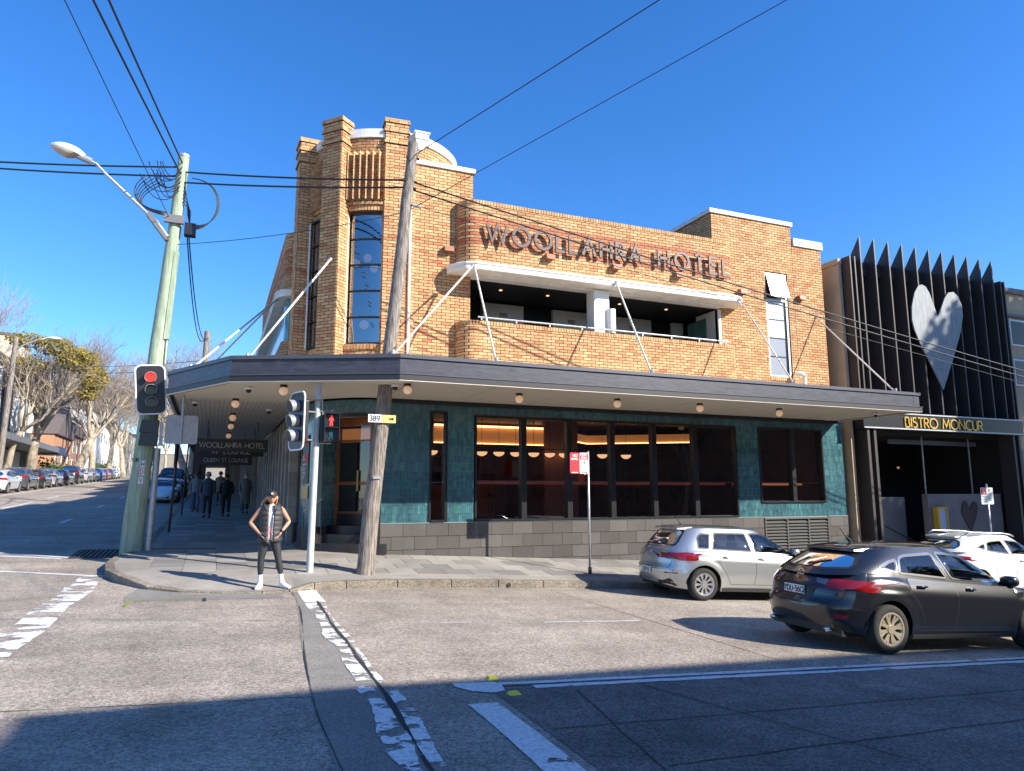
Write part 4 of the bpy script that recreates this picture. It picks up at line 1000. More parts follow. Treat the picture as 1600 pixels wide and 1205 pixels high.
mb.hexa([(10.3, 19.6, 3.35), (11.2, 20.4, 3.35), (11.2, 20.5, 3.35), (10.3, 19.7, 3.35)], [(10.3, 19.6, 3.6), (11.2, 20.4, 3.6), (11.2, 20.5, 3.6), (10.3, 19.7, 3.6)]); obj('panel', mb, M_cove, cv)
mb = MB(); mb.hexa([(11.2, 20.36, 3.32), (14.0, 18.56, 3.32), (14.0, 18.6, 3.32), (11.2, 20.4, 3.32)], [(11.2, 20.36, 3.35), (14.0, 18.56, 3.35), (14.0, 18.6, 3.35), (11.2, 20.4, 3.35)]); mb.hexa([(10.3, 19.56, 3.32), (11.2, 20.36, 3.32), (11.2, 20.4, 3.32), (10.3, 19.6, 3.32)], [(10.3, 19.56, 3.35), (11.2, 20.36, 3.35), (11.2, 20.4, 3.35), (10.3, 19.6, 3.35)]); obj('strip', mb, M_warm, cv)
pp = 0
for i, x in enumerate((5.35, 6.75, 7.25, 7.75, 8.3, 8.8, 9.25, 10.5, 11.3)):
    y = 18.2
    t = thing('pendant_lamp', 'small warm half dome pendant lamp hanging over the bar', 'lamp', (x, y, 2.9), group='half dome pendant lamps over the bar')
    plab = 'small warm half dome pendant lamp over the bar, %s from the left' % ['first', 'second', 'third', 'fourth', 'fifth', 'sixth', 'seventh', 'eighth', 'ninth'][i]
    if i: [bpy.data.objects.remove(o) for o in [t]]; t = copy_tree(pl0); t.location = (x, y, 2.9); t['label'] = plab; continue
    t['label'] = plab
    mb = MB(); mb.smooth = True; mb.lathe([(.004, 0), (.15, 0), (.145, -.04), (.11, -.08), (.05, -.11), (.004, -.115)], (x, y, 2.86), 16); obj('shade', mb, M_pend, t)
    mb = MB(); mb.tube([(x, y, 2.86), (x, y, 3.92)], .006, 5); obj('cord', mb, M_black, t); pl0 = t
mb = MB(); mb.box(5.9, 14.2, 17.35, 17.75, 1.98, 2.06); o = obj('window_bar_counter', mb, M_counter); setp(o, 'dark red counter top running behind the long shop windows', 'counter')
mb = MB(); mb.box(14.8, 17.2, 17.35, 17.75, 1.98, 2.06); o = obj('window_bar_counter', mb, mat('counter_orange_glow', (.35, .12, .05), .4, emit=(.8, .3, .1), es=.25)); setp(o, 'orange counter top behind the small two pane window on the right', 'counter')  # orange counter top brightened by an emission of its own
M_strip2 = mat('wall_lamp_strip', (.9, .6, .3), .4, emit=(1, .55, .2), es=1.6)
for i, (x, z0, z1) in enumerate(((6.55, 2.1, 2.9), (6.64, 2.1, 2.95), (9.1, 2.0, 3.1), (9.25, 2.0, 2.6), (10.35, 2.3, 2.7))):
    mb = MB(); mb.box(x, x+.035, 19.0, 19.03, z0, z1); o = obj('tube_lamp', mb, M_strip2, loc=(x, 19, z0)); setp(o, 'thin glowing bar tube lamp, %s' % ['left of a close pair behind the first long pane', 'right of a close pair behind the first long pane', 'tallest, before the slatted panel', 'shorter one right beside the tallest tube', 'short one behind the fourth pane'][i], 'lamp', 'upright tube lamps in the bar')
M_shelfw = mat('shelf_wood', (.16, .07, .035), .5, var=.3)
t = thing('back_bar', 'dark timber back bar with shelves against the rear wall behind the long windows', 'shelves', (7.8, 23.6, .93))
for x in (6.0, 7.3, 8.6): mb = MB().box(x, x+.06, 23.4, 23.95, .93, 3.1); obj('upright', mb, M_shelfw, t)
for z in (1.5, 2.0, 2.5, 3.0): mb = MB().box(6.06, 8.6, 23.45, 23.95, z, z+.04); obj('shelf', mb, M_shelfw, t)
mb = MB().box(6.0, 8.7, 22.2, 22.8, .93, 2.0); obj('bar_front', mb, M_shelfw, t)
r = random.Random(40); gb_ = [mat('bottle_%d' % i, c, .15, coat=.6) for i, c in enumerate(((.25, .10, .02), (.04, .12, .04), (.5, .4, .25), (.3, .05, .03)))]
t = thing('bottle_row', 'rows of coloured bottles on the shelves of the back bar', 'bottles', (7.3, 23.6, 1.5), kind='stuff')
for i in range(4):
    mb = MB()
    for z in (1.54, 2.04, 2.54):
        for j in range(9):
            x = 6.15+r.random()*2.35; h = r.uniform(.2, .3); mb.lathe([(.035, 0), (.037, h*.6), (.012, h*.75), (.012, h)], (x, 23.55, z), 8)
    obj('bottle', mb, gb_[i], t, kind='stuff')
for i, (x, y, lb_) in enumerate(((11.0, 20.6, 'small round bar table deep in the room behind the fifth long pane'), (12.9, 20.2, 'small round bar table deep in the room behind the last long pane'))):
    t = thing('bar_table', lb_, 'table', (x, y, .93)); mb = MB(); mb.tube([(x, y, 1.95), (x, y, 1.99)], .38, 20); obj('table_top', mb, M_shelfw, t); mb = MB(); mb.tube([(x, y, .95), (x, y, 1.95)], .03, 8); obj('leg', mb, M_black, t); mb = MB(); mb.tube([(x, y, .93), (x, y, .96)], .24, 16); obj('base', mb, M_black, t)
for i, (x, z0, z1, w_) in enumerate(((10.9, 1.9, 3.0, .9), (12.4, 2.1, 2.9, .7), (14.0, 2.0, 3.1, 1.0))):
    t = thing('framed_picture', 'dim framed picture on the rear bar wall, %s of three' % ['leftmost', 'middle', 'rightmost'][i], 'picture', (x, 23.9, z0)); mb = MB().box(x, x+w_, 23.93, 23.99, z0, z1); obj('frame', mb, M_shelfw, t); mb = MB().box(x+.06, x+w_-.06, 23.92, 23.929, z0+.06, z1-.06); obj('sheet', mb, M_counter if i == 1 else M_reed, t)
r = random.Random(4)
M_stool = mat('stool', (.03, .025, .022), .5); st0 = None
for i, x in enumerate((6.4, 7.0, 7.8, 10.6, 11.4, 12.0, 12.9, 13.4)):
    if st0 is None:
        t = thing('bar_stool', 'dark bar stool standing at the counter behind the shop windows', 'stool', (x, 18.0, .93), group='bar stools behind the shop windows')
        mb = MB(); mb.tube([(x, 18, 1.66), (x, 18, 1.72)], .18, 14); obj('seat', mb, M_stool, t)
        for a in (45, 135, 225, 315):
            mb = MB(); c, s_ = math.cos(R(a)), math.sin(R(a)); mb.tube([(x+.11*c, 18+.11*s_, 1.66), (x+.2*c, 18+.2*s_, .93)], .013, 6); obj('leg', mb, M_stool, t)
        mb = MB(); mb.tube([(x-.17, 18.12, 1.7), (x-.17, 18.18, 2.05), (x+.17, 18.18, 2.05), (x+.17, 18.12, 1.7)], .012, 6); obj('backrest', mb, M_stool, t); st0 = t
    else:
        t = copy_tree(st0); t.location = (x, 18.0+r.uniform(-.1, .1), .93); t.rotation_euler = (0, 0, r.uniform(-1, 1))
    t['label'] = 'dark bar stool at the counter behind the shop windows, %s from the left' % ['first', 'second', 'third', 'fourth', 'fifth', 'sixth', 'seventh', 'eighth'][i]

# entrance: steps, door
mb = MB(); fl = parc(TC[0], TC[1], 1.55, 8, 80, 20)
M_step = M_blackst
for (rad, z1, a0, a1) in ((1.98, .60, 5, 100), (1.72, .80, 6, 98), (1.46, .99, 6, 98)):
    mb = MB(); q = parc(TC[0], TC[1], rad, a1, a0, 24); mb.prism(q+[(3.7, 18.0)], -.2, z1-.0); o = obj('entry_step', mb, M_step, hotel)
mb = MB(); q = parc(TC[0], TC[1], 1.935, 100, 58, 16); q2 = parc(TC[0], TC[1], 1.6, 58, 100, 16); mb.prism(q+q2, -.2, .985); obj('curved_plinth', mb, M_blackst, hotel)
dc = Vector((3.24, 17.64)); dt = Vector((.7071, -.7071)); dn = Vector((-.7071, -.7071))
FD = lambda u, d=0: tuple(dc+dt*u+dn*d)
dr = thing('entry_door', None, None, (3.24, 17.64, .99)); dr.parent = hotel; dr.location = Vector((3.24, 17.64, .99))-wpos(hotel)
def dbox(mb, u0, u1, d0, d1, z0, z1):
    c = [FD(u0, d1), FD(u1, d1), FD(u1, d0), FD(u0, d0)]; mb.hexa([(*q, z0) for q in c], [(*q, z1) for q in c])
mb = MB()
for (a, b, c, d) in ((-.60, -.46, .99, 3.56), (.44, .58, .99, 3.56), (-.46, .44, 3.38, 3.56)): dbox(mb, a, b, -.04, .05, c, d)
obj('door_frame', mb, M_wood, dr)
mb = MB(); dbox(mb, -.46, .44, -.01, .03, .99, 1.26); obj('kick_panel', mb, M_blackst, dr)
mb = MB(); dbox(mb, -.46, .44, 0, .02, 1.26, 1.31); dbox(mb, -.46, .44, 0, .02, 3.0, 3.05); dbox(mb, -.46, .44, 0, .02, 1.95, 2.03); obj('door_rail', mb, M_wood, dr)
mb = MB(); a, b = FD(-.46, .01), FD(.44, .01); mb.add([(*a, 1.31), (*b, 1.31), (*b, 3.38), (*a, 3.38)], [(0, 1, 2, 3)]); obj('door_glass', mb, M_glass, dr)
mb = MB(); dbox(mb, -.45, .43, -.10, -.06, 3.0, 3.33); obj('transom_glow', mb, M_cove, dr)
mb = MB(); dbox(mb, .1, .14, .03, .07, 1.8, 2.3); obj('door_handle', mb, M_plaque, dr)
mb = MB(); mb.box(3.6, 3.75, 17.0, 18.4, .95, 3.6); mb.hexa([(2.6, 19.3, .95), (3.9, 18.6, .95), (4, 18.8, .95), (2.7, 19.5, .95)], [(2.6, 19.3, 3.6), (3.9, 18.6, 3.6), (4, 18.8, 3.6), (2.7, 19.5, 3.6)]); obj('lobby_wall', mb, M_dark, hotel)
mb = MB(); mb.box(3.545, 3.559, 17.02, 17.14, 2.0, 2.3); obj('door_buzzer', mb, mat('buzzer', (.1, .2, .2), .4), hotel)
# notices on the curved tiles
nt_ = thing('notice_panel', 'tall black notice panel with red squares on the curved teal tiles', 'notice', (*FC(dg(76), .03), 2.5))
def cpan(name, a0, a1, z0, z1, m_, d=.03, par=nt_):
    mb = MB(); A_, B_ = FC(dg(a1), d), FC(dg(a0), d); C_, D_ = FC(dg(a0), d-.012), FC(dg(a1), d-.012); mb.hexa([(*A_, z0), (*B_, z0), (*C_, z0), (*D_, z0)], [(*A_, z1), (*B_, z1), (*C_, z1), (*D_, z1)]); return obj(name, mb, m_, par)
cpan('board', 70, 80.5, 1.98, 3.15, M_black)
cpan('red_square', 70.8, 79.8, 2.90, 3.13, M_redsign, .036); cpan('red_square', 70.8, 79.8, 2.50, 2.68, M_redsign, .036)
d_ = Vector(FC(dg(70.8), .04))-Vector(FC(dg(79.8), .04)); ux = (d_.x, d_.y, 0)
def ctext(s, z, size, a=79.4, m_=M_whitesign, wd=.005):
    mb = MB(); text_mb(mb, s, (*FC(dg(a), .044), z), ux, (0, 0, 1), size, wd, .002); return mb
mb = MB(); strokes_mb(mb, [arc(0, 0, 1, 1, 0, 360, 20), [(-.35, -.4), (0, .1), (.35, -.4)], arc(0, .35, .2, .2, 0, 360, 10)], (*FC(dg(75.3), .044), 3.02), ux, (0, 0, 1), .07, .012, .002)
for s_, z in (('NO', 2.60), ('ENTRY', 2.53)): text_mb(mb, s_, (*FC(dg(79), .044), z), ux, (0, 0, 1), .045, .008, .002)
for i in range(7): strokes_mb(mb, [[(0, 0), ((.8, 1, .7, .9, 1, .85, .6)[i], 0)]], (*FC(dg(79), .042), 2.38-i*.045), ux, (0, 0, 1), .2, .012, .002)
for i in range(3): strokes_mb(mb, [[(0, 0), (1, 0)]], (*FC(dg(79-i*2.8), .042), 2.44), ux, (0, 0, 1), .05, .03, .002)
obj('notice_lettering', mb, M_whitesign, nt_)
o = cpan('brass_plaque', 69.5, 80, 1.62, 1.92, M_plaque, .032, None); setp(o, 'plain square brass plaque under the black notice panel by the entry', 'plaque')
mb = MB(); mb.tube([(2.0, 17.2, 1.32), (2.38, 16.9, 1.62)], .014, 8); o = obj('handrail', mb, mat('rail_brass', (.40, .34, .24), .4, .6), hotel)
mb = MB(); mb.tube([(2.37, 16.91, 1.6), (2.37, 16.91, .5)], .010, 6); mb.tube([(2.02, 17.2, 1.32), (2.02, 17.2, .5)], .010, 6); o = obj('handrail_post', mb, M_black, hotel)

# left street front: pale stone columns between dark windows
M_pale = tonemat('pale_stone', [(0, (.30, .27, .23)), (1, (.42, .38, .33))], rough=.8, nscale=20)
r = random.Random(3)
for i in range(13):
    y0 = 19.6+i*1.1; z = .2
    cl = thing('stone_column', None, None, (XL, y0, .5)); cl.parent = hotel; cl.location = Vector((XL, y0, .5))-wpos(hotel)
    while z < 3.85:
        mb = MB().box(XL-.16, XL+.1, y0, y0+.34, z, min(z+.30, 3.88)-.006, (r.random(), 0, 0)); obj('stone_block', mb, M_pale, cl); z += .30
    mb = MB().box(XL-.02, XL+.03, y0+.36, y0+1.08, 1.0, 3.7); w_ = obj('side_window', mb, M_black, hotel)
mb = MB().box(XL-.04, XL+.05, 19.2, 34, -.2, 1.0); obj('side_plinth', mb, M_blackst, hotel)
mb = MB().box(XL+.05, XL+.2, 19.2, 34, .5, 4.2); obj('side_backing', mb, M_black, hotel)
# hanging signs
M_board = mat('sign_board', (.035, .03, .03), .5); M_pt = mat('sign_text', (.62, .56, .46), .5)
def hsign(y, x0, x1, z0, z1, txt, size, label):
    t = thing('hanging_sign', label, 'sign', ((x0+x1)/2, y, z1), group='signs hanging in a row beneath the side awning')
    mb = MB().box(x0, x1, y, y+.08, z0, z1); obj('board', mb, M_board, t)
    mb = MB(); tw_ = text_w(txt)*size; text_mb(mb, txt, ((x0+x1)/2-tw_/2, y-.012, (z0+z1)/2-size/2), (1, 0, 0), (0, 0, 1), size, size*.11, .012); obj('sign_lettering', mb, M_pt, t)
    for x in (x0+.3, x1-.3):
        mb = MB().tube([(x, y+.04, z1), (x, y+.04, 3.93)], .012, 6); obj('hanger', mb, M_black, t)
hsign(23.0, -.46, 1.55, 3.0, 3.38, 'WOOLLAHRA HOTEL', .145, 'front board beneath the side awning lettered WOOLLAHRA HOTEL')
hsign(25.5, -.46, 1.6, 3.0, 3.3, 'VIP LOUNGE', .17, 'middle board beneath the side awning lettered VIP LOUNGE')
hsign(27.5, -.42, 1.35, 2.78, 3.12, 'QUEEN ST LOUNGE', .13, 'rear board beneath the side awning lettered QUEEN ST LOUNGE')
# the row of shops beyond
M_shop = mat('old_shop', (.30, .25, .2), .8, var=.2)
for i, (y0, y1, h, c) in enumerate(((34.1, 42, 7.8, (.34, .28, .22)), (42.1, 52, 8.6, (.42, .38, .33)), (52.1, 64, 9.2, (.30, .20, .15)), (64.1, 80, 10, (.4, .36, .3)), (80.1, 110, 12, (.33, .3, .27)))):
    t = thing('row_shop', ['brown shop directly behind the hotel on its left street', 'cream shop second behind the hotel on its left street', 'brick shop third behind the hotel on its left street', 'pale shop fourth behind the hotel on its left street', 'tall grey shop farthest along the hotel side of the street'][i], 'shop', (2.1, y0, g(2, y0)))
    zg = g(0, y0); mt = mat('shopwall%d' % i, c, .85, var=.15)
    mb = MB().box(2.05, 12, y0, y1, zg-.5, zg+h); obj('wall', mb, mt, t)
    mb = MB().box(-.95, 2.0, y0+.1, y1-.1, zg+3.0, zg+3.35); obj('awning', mb, M_awndark, t)
    k = int((y1-y0)/2.4)
    for j in range(k):
        ya = y0+.4+j*(y1-y0)/k; mb = MB().box(1.98, 2.04, ya, ya+1.7, zg+.7, zg+2.7); w_ = obj('window', mb, M_black, t)
        mb = MB().box(1.99, 2.04, ya+.2, ya+1.3, zg+4.4, zg+6.2); obj('window', mb, M_black, t)
        mb = MB().box(1.80, 2.04, ya+1.75, ya+2.05, zg, zg+2.9); obj('pier', mb, mt, t)
    for j in range(2):
        mb = MB().box(-.78, -.55, y0+1+j*4, y0+1.25+j*4, zg, zg+3.0); obj('awning_post', mb, mat('post_brown', (.10, .05, .04), .7), t)
    mb = MB().box(.1, 1.2, y0+3, y0+3.08, zg+2.45, zg+2.75); obj('hanging_board', mb, M_pt if i == 0 else M_white, t)

# ================================================================== restaurant next door and the buildings around
M_fin = mat('fin_metal', (.055, .047, .045), .5, .3, var=.15, scale=3)
M_finw = mat('fin_backing', (.03, .028, .032), .6)
M_tan = mat('tan_wall', (.47, .35, .22), .85, var=.12, scale=1.5, bump=.1)
M_greyw = mat('grey_wall', (.20, .18, .17), .8, var=.15, scale=2)
M_gold = mat('gold_letter', (.75, .50, .12), .35, .7)
bi = thing('fin_fronted_restaurant', 'dark restaurant building with spiky upright metal fins right of the hotel', 'restaurant', (22, 16.4, -.9))
mb = MB().box(18.38, 26.0, 16.42, 30, 4.2, 8.85); mb.box(18.38, 26.0, 16.6, 30, 8.85, 9.2); obj('front_wall', mb, M_finw, bi)
mb = MB().box(18.26, 18.378, 16.30, 30, -1.5, 9.05); mb.box(18.23, 18.40, 16.28, 30, 9.05, 9.22); obj('side_wall', mb, M_tan, bi)
mb = MB().box(18.5, 25.9, 16.5, 29, 9.2, 9.3); obj('roof', mb, M_finw, bi)
for i in range(11):
    x = 18.87+.642*i
    mb = MB(); mb.extr([(0, 4.28), (.45, 4.28), (.45, 9.30), (0, 9.95)], (x, 15.96, 0), (0, 1, 0), (0, 0, 1), (.05, 0, 0)); obj('fin', mb, M_fin, bi, loc=(x, 16, 4.3))
for x in (18.42, 18.62, 25.72, 25.9):
    mb = MB().box(x, x+.05, 15.98, 16.41, 4.28, 9.25); obj('frame_fin', mb, M_fin, bi, loc=(x, 16, 4.3))
mb = MB().box(18.40, 25.95, 16.3, 16.4, 8.8, 9.22); obj('head_beam', mb, M_fin, bi)
mb = MB().box(18.42, 26.0, 15.93, 16.5, 3.70, 4.24); obj('sign_band', mb, M_black, bi)
mb = MB().box(18.42, 26.0, 15.90, 15.93, 3.72, 3.76); mb.box(18.42, 26.0, 15.90, 15.93, 4.20, 4.24); obj('band_trim', mb, M_galv, bi)
for x in (18.6, 18.88, 25.5, 25.78):
    mb = MB().box(x, x+.10, 15.98, 16.5, -1.6, 3.70); obj('portal_post', mb, M_fin, bi)
mb = MB().box(18.72, 18.86, 16.2, 16.5, -1.6, 3.7); mb.box(25.62, 25.76, 16.2, 16.5, -1.6, 3.7); obj('portal_infill', mb, M_greyw, bi)
mb = MB().box(18.38, 26, 20.0, 20.1, -1.5, 4.0); mb.box(18.38, 26, 16.5, 20.0, 3.60, 3.70); mb.box(25.9, 26, 16.6, 20, -1.5, 3.7); obj('porch_wall', mb, M_dark, bi)
mb = MB().box(21.75, 25.4, 16.55, 16.75, -1.7, 1.70); obj('porch_parapet', mb, M_greyw, bi)
mb = MB().box(18.98, 21.74, 17.4, 17.5, -1.7, 1.6); obj('stair_wall', mb, M_greyw, bi)
for a, b in ((19.4, 20.0), (20.3, 20.9)):
    mb = MB().box(a, b, 19.9, 19.99, .8, 3.3); obj('porch_door', mb, M_wood, bi)
mb = MB(); mb.tube([(19.0, 17.3, 1.3), (21.6, 16.9, .1)], .025, 8); obj('stair_rail', mb, M_black, bi)
mb = MB().box(20.6, 24.9, 16.9, 16.95, 3.35, 3.5); obj('blind_box', mb, mat('blind_box', (.1, .11, .16), .5), bi)
for x in (21.9, 24.2):
    mb = MB(); mb.box(x, x+.03, 16.7, 16.73, 1.7, 3.6); obj('cable_post', mb, M_galv, bi)
sg = thing('restaurant_sign', 'gold capital letters reading BISTRO MONCUR on the black band above the restaurant porch', 'sign', (22.2, 15.9, 3.8))
letters('BISTRO MONCUR', 20.2, 23.85, 15.925, 3.80, .31, .042, .03, M_gold, sg, gap=.16)
for i, x in enumerate((22.1, 24.3)):
    mb = MB(); mb.ball((x, 19.6, 2.7), .05, 8, 6); o = obj('porch_lamp', mb, M_globe, loc=(x, 19.6, 2.7)); setp(o, ['small pale lamp glowing left of centre in the dark restaurant porch', 'small amber lamp glowing right of centre in the dark restaurant porch'][i], 'lamp', 'restaurant porch lamps')
HP = [(20.92, 7.35), (20.96, 7.8), (21.15, 8.3), (21.36, 8.56), (21.53, 8.62), (21.70, 8.57), (21.86, 8.36), (22.0, 8.0), (22.16, 7.58), (22.38, 7.9), (22.60, 8.28), (22.80, 8.48), (23.06, 8.53), (23.28, 8.38), (23.42, 8.08), (23.42, 7.72), (23.24, 7.18), (22.9, 6.5), (22.5, 5.8), (22.2, 5.25), (22.11, 5.10), (22.0, 5.28), (21.6, 5.95), (21.2, 6.6), (21.0, 7.0)]
mb = MB(); mb.extr(HP, (0, 15.93, 0), (1, 0, 0), (0, 0, 1), (0, -.04, 0)); ht = obj('heart_emblem', mb, mat('heart_metal', (.22, .235, .24), .6, .05, var=.25, scale=2, stretch=(5, 5, 1)), loc=(22.1, 15.9, 7)); setp(ht, 'large brushed grey metal heart fixed across the dark fins', 'emblem')
mb = MB(); mb.extr([((x-22.1)*.32, (z-5.1)*.30) for x, z in HP], (23.7, 16.54, .42), (1, 0, 0), (0, 0, 1), (0, -.02, 0)); o = obj('small_heart', mb, mat('heart_dark', (.035, .015, .018), .6), loc=(23.7, 16.5, .5)); setp(o, 'small dark heart on the grey porch wall of the restaurant', 'emblem')
t = thing('menu_box', 'yellow framed menu box on the grey restaurant porch wall', 'menu board', (22.2, 16.45, .8))
mb = MB(); mb.box(21.92, 22.0, 16.36, 16.54, .50, 1.28); mb.box(22.36, 22.40, 16.36, 16.54, .50, 1.28); mb.box(22.0, 22.36, 16.36, 16.54, 1.22, 1.28); mb.box(22.0, 22.36, 16.36, 16.54, .50, .54); obj('frame', mb, mat('menu_yellow', (.6, .38, .03), .5), t)
mb = MB().box(22.0, 22.36, 16.40, 16.5, .54, 1.22); obj('sheet', mb, mat('menu_sheet', (.42, .48, .62), .4), t)
# tan neighbour
nb_ = thing('tan_building', 'tan rendered building with small windows at the right edge beyond the dark fins', 'building', (30, 16.4, -1.2))
mb = MB().box(26.05, 38, 16.6, 30, -1.8, 9.1); obj('wall', mb, M_tan, nb_)
mb = MB().box(26.02, 38.05, 16.5, 30, 9.1, 9.3); mb.box(26.05, 38, 16.5, 16.6, 8.2, 8.3); obj('cornice', mb, M_greyw, nb_)
for x in (26.9, 29.4, 32, 35):
    for z in (5.6, 7.1, 2.2):
        mb = MB().box(x, x+.9, 16.54, 16.6, z, z+1.0); w_ = obj('window', mb, M_white, nb_, loc=(x, 16.55, z))
        mb = MB().box(x+.07, x+.83, 16.53, 16.54, z+.07, z+.93); obj('pane', mb, M_glassdark if 'M_glassdark' in globals() else M_black, w_)
gr_ = random.Random(12)
def block(name, label, cat, x0, x1, y0, y1, z0, h, col, face, rows, cols, ww=1.1, wh=1.6, roofc=(.12, .1, .1), gable=0, band=0):
    """street building with modelled windows on one face; face: '+x','+y','-y'"""
    t = thing(name, label, cat, ((x0+x1)/2, (y0+y1)/2, z0))
    mt = mat('wall_%s_%d' % (name, gr_.randint(0, 9999)), col, .85, var=.15, scale=1.2, bump=.1)
    mb = MB().box(x0, x1, y0, y1, z0-1, z0+h); obj('wall', mb, mt, t)
    rm = mat('roof_%d' % gr_.randint(0, 9999), roofc, .8, var=.2, scale=4)
    if gable:
        mb = MB()
        if face == '+x': mb.add([(x1+.3, y0-.2, z0+h), (x1+.3, y1+.2, z0+h), (x1+.3, (y0+y1)/2, z0+h+gable), (x0, y0-.2, z0+h), (x0, y1+.2, z0+h), (x0, (y0+y1)/2, z0+h+gable)], [(0, 1, 2), (3, 5, 4), (0, 2, 5, 3), (1, 4, 5, 2), (0, 3, 4, 1)])
        else: mb.add([(x0-.2, y1+.3, z0+h), (x1+.2, y1+.3, z0+h), ((x0+x1)/2, y1+.3, z0+h+gable), (x0-.2, y0, z0+h), (x1+.2, y0, z0+h), ((x0+x1)/2, y0, z0+h+gable)], [(0, 2, 1), (3, 4, 5), (0, 3, 5, 2), (1, 2, 5, 4), (0, 1, 4, 3)])
        obj('roof', mb, rm, t)
    else:
        mb = MB().box(x0-.1, x1+.1, y0-.1, y1+.1, z0+h, z0+h+.25); obj('roof', mb, rm, t)
    for r_ in range(rows):
        for c in range(cols):
            zc_ = z0+(h-band)*(r_+.5)/rows-wh/2+band; zc_ = max(zc_, z0+.8)
            a, b = (y0, y1) if face == '+x' else (x0, x1); u = a+(b-a)*(c+.5)/cols-ww/2
            m1, m2 = MB(), MB()
            if face == '+x': m1.box(x1, x1+.06, u, u+ww, zc_, zc_+wh); m2.box(x1+.061, x1+.07, u+.08, u+ww-.08, zc_+.08, zc_+wh/2-.03); m2.box(x1+.061, x1+.07, u+.08, u+ww-.08, zc_+wh/2+.03, zc_+wh-.08)
            elif face == '+y': m1.box(u, u+ww, y1, y1+.06, zc_, zc_+wh); m2.box(u+.08, u+ww-.08, y1+.061, y1+.07, zc_+.08, zc_+wh/2-.03); m2.box(u+.08, u+ww-.08, y1+.061, y1+.07, zc_+wh/2+.03, zc_+wh-.08)
            w_ = obj('window', m1, M_white if face == '+x' else M_greyw, t); obj('pane', m2, M_black, w_)
    return t
# opposite side of the right-hand street (behind the viewer; it throws the near shadow and fills the reflections)
block('parade_shop', 'brown brick parade building across the road behind the viewer', 'building', 9.6, 60, -16, -4.5, 0, 8.75, (.20, .11, .08), '+y', 2, 16, band=0)
block('cream_shop', 'flat roofed cream shop across the road behind the viewer', 'building', 4.2, 9.45, -16, -4.6, 0, 7.9, (.3, .26, .2), '+y', 2, 2)
block('corner_shop', 'low render shop on the far left corner behind the viewer', 'building', -30, -14.5, -20, -3, 0, 6.5, (.34, .3, .26), '+y', 2, 4)
# left street, far side
def lb(name, label, y0, y1, h, col, rows, cols, x1=-16.6, **k): return block(name, label, k.pop('cat', 'building'), x1-10, x1, y0, y1, g(-15, (y0+y1)/2), h, col, '+x', rows, cols, **k)
lb('dark_shop', 'dark grey shop with tall white fins at the left edge of the street', 58, 83, 10.6, (.10, .10, .11), 1, 5, wh=1.8)
lb('cream_block', 'tall cream block rising behind the dark shop on the left', 84, 93, 14.5, (.60, .54, .42), 4, 2, x1=-19.5)
lb('brick_cottage', 'orange brick gabled cottage between the left street trees', 92, 103, 5.0, (.42, .22, .13), 1, 3, x1=-16.2, gable=3.6, cat='house')
lb('brown_house', 'brown house with a dark roof behind the leaning plane tree', 104, 113, 5.4, (.28, .16, .12), 2, 3, gable=2.4, x1=-16.4, cat='house')
lb('white_terrace', 'white gabled terrace house with dark windows down the left street', 114, 124, 9.5, (.72, .71, .69), 2, 3, gable=3.5, x1=-16.0, cat='house')
lb('white_villa', 'white villa next past the gabled white terrace', 125, 136, 8.0, (.68, .67, .64), 2, 4, x1=-16, cat='house')
lb('cream_villa', 'cream two storey villa farther down the left street', 138, 155, 8.5, (.6, .56, .48), 2, 5, x1=-16, cat='house')
lb('stone_villa', 'pale stone row near the far end of the left street', 157, 190, 8.0, (.30, .26, .2), 3, 8, x1=-15.6, roofc=(.1, .09, .08))
lb('far_terrace', 'grey terrace row closing the far end of the left street', 192, 270, 8.0, (.20, .18, .15), 3, 12, x1=-16.5)
block('end_block', 'low pale building facing down the far end of the street', 'building', -30, 20, 300, 315, g(0, 300), 7, (.22, .2, .17), '-y', 1, 1)
M_navy = mat('navy_awning', (.03, .045, .12), .5)
t = thing('shop_awning', 'flat dark street awning with a navy end panel on the dark shop at far left', 'awning', (-15, 70, 5))
z = g(-15, 74); mb = MB().box(-16.6, -14.0, 58, 82.5, z+3.2, z+3.7); obj('deck', mb, mat('awning_grey', (.14, .15, .17), .6), t)
mb = MB().box(-16.5, -13.98, 82.52, 86, z+3.1, z+3.85); obj('end_panel', mb, M_navy, t)
for i in range(6):
    y = 66+i*3.0; mb = MB().box(-16.6, -16.2, y, y+.35, z+5.0, z+9.5); o = obj('facade_fin', mb, M_white, loc=(-16.5, y, z+4.6)); setp(o, 'tall slim white fin on the dark shop front, %s' % ['nearest the left edge', 'second from the left edge', 'third from the left edge', 'third from the far corner', 'second from the far corner', 'nearest the far corner'][i], 'fin', 'white fins on the dark shop front')
for i, (y, c) in enumerate(((64, (.55, .5, .38)), (73, (.5, .5, .5)))):
    mb = MB().box(-16.59, -16.5, y, y+6, z+.3, z+3.0); o = obj('shopfront_panel', mb, mat('panel%d' % i, c, .6), loc=(-16.5, y, z+.6)); setp(o, ['pale yellow shopfront panel under the awning at the far left edge', 'grey shopfront panel under the awning right beside the first plane trunk'][i], 'panel')

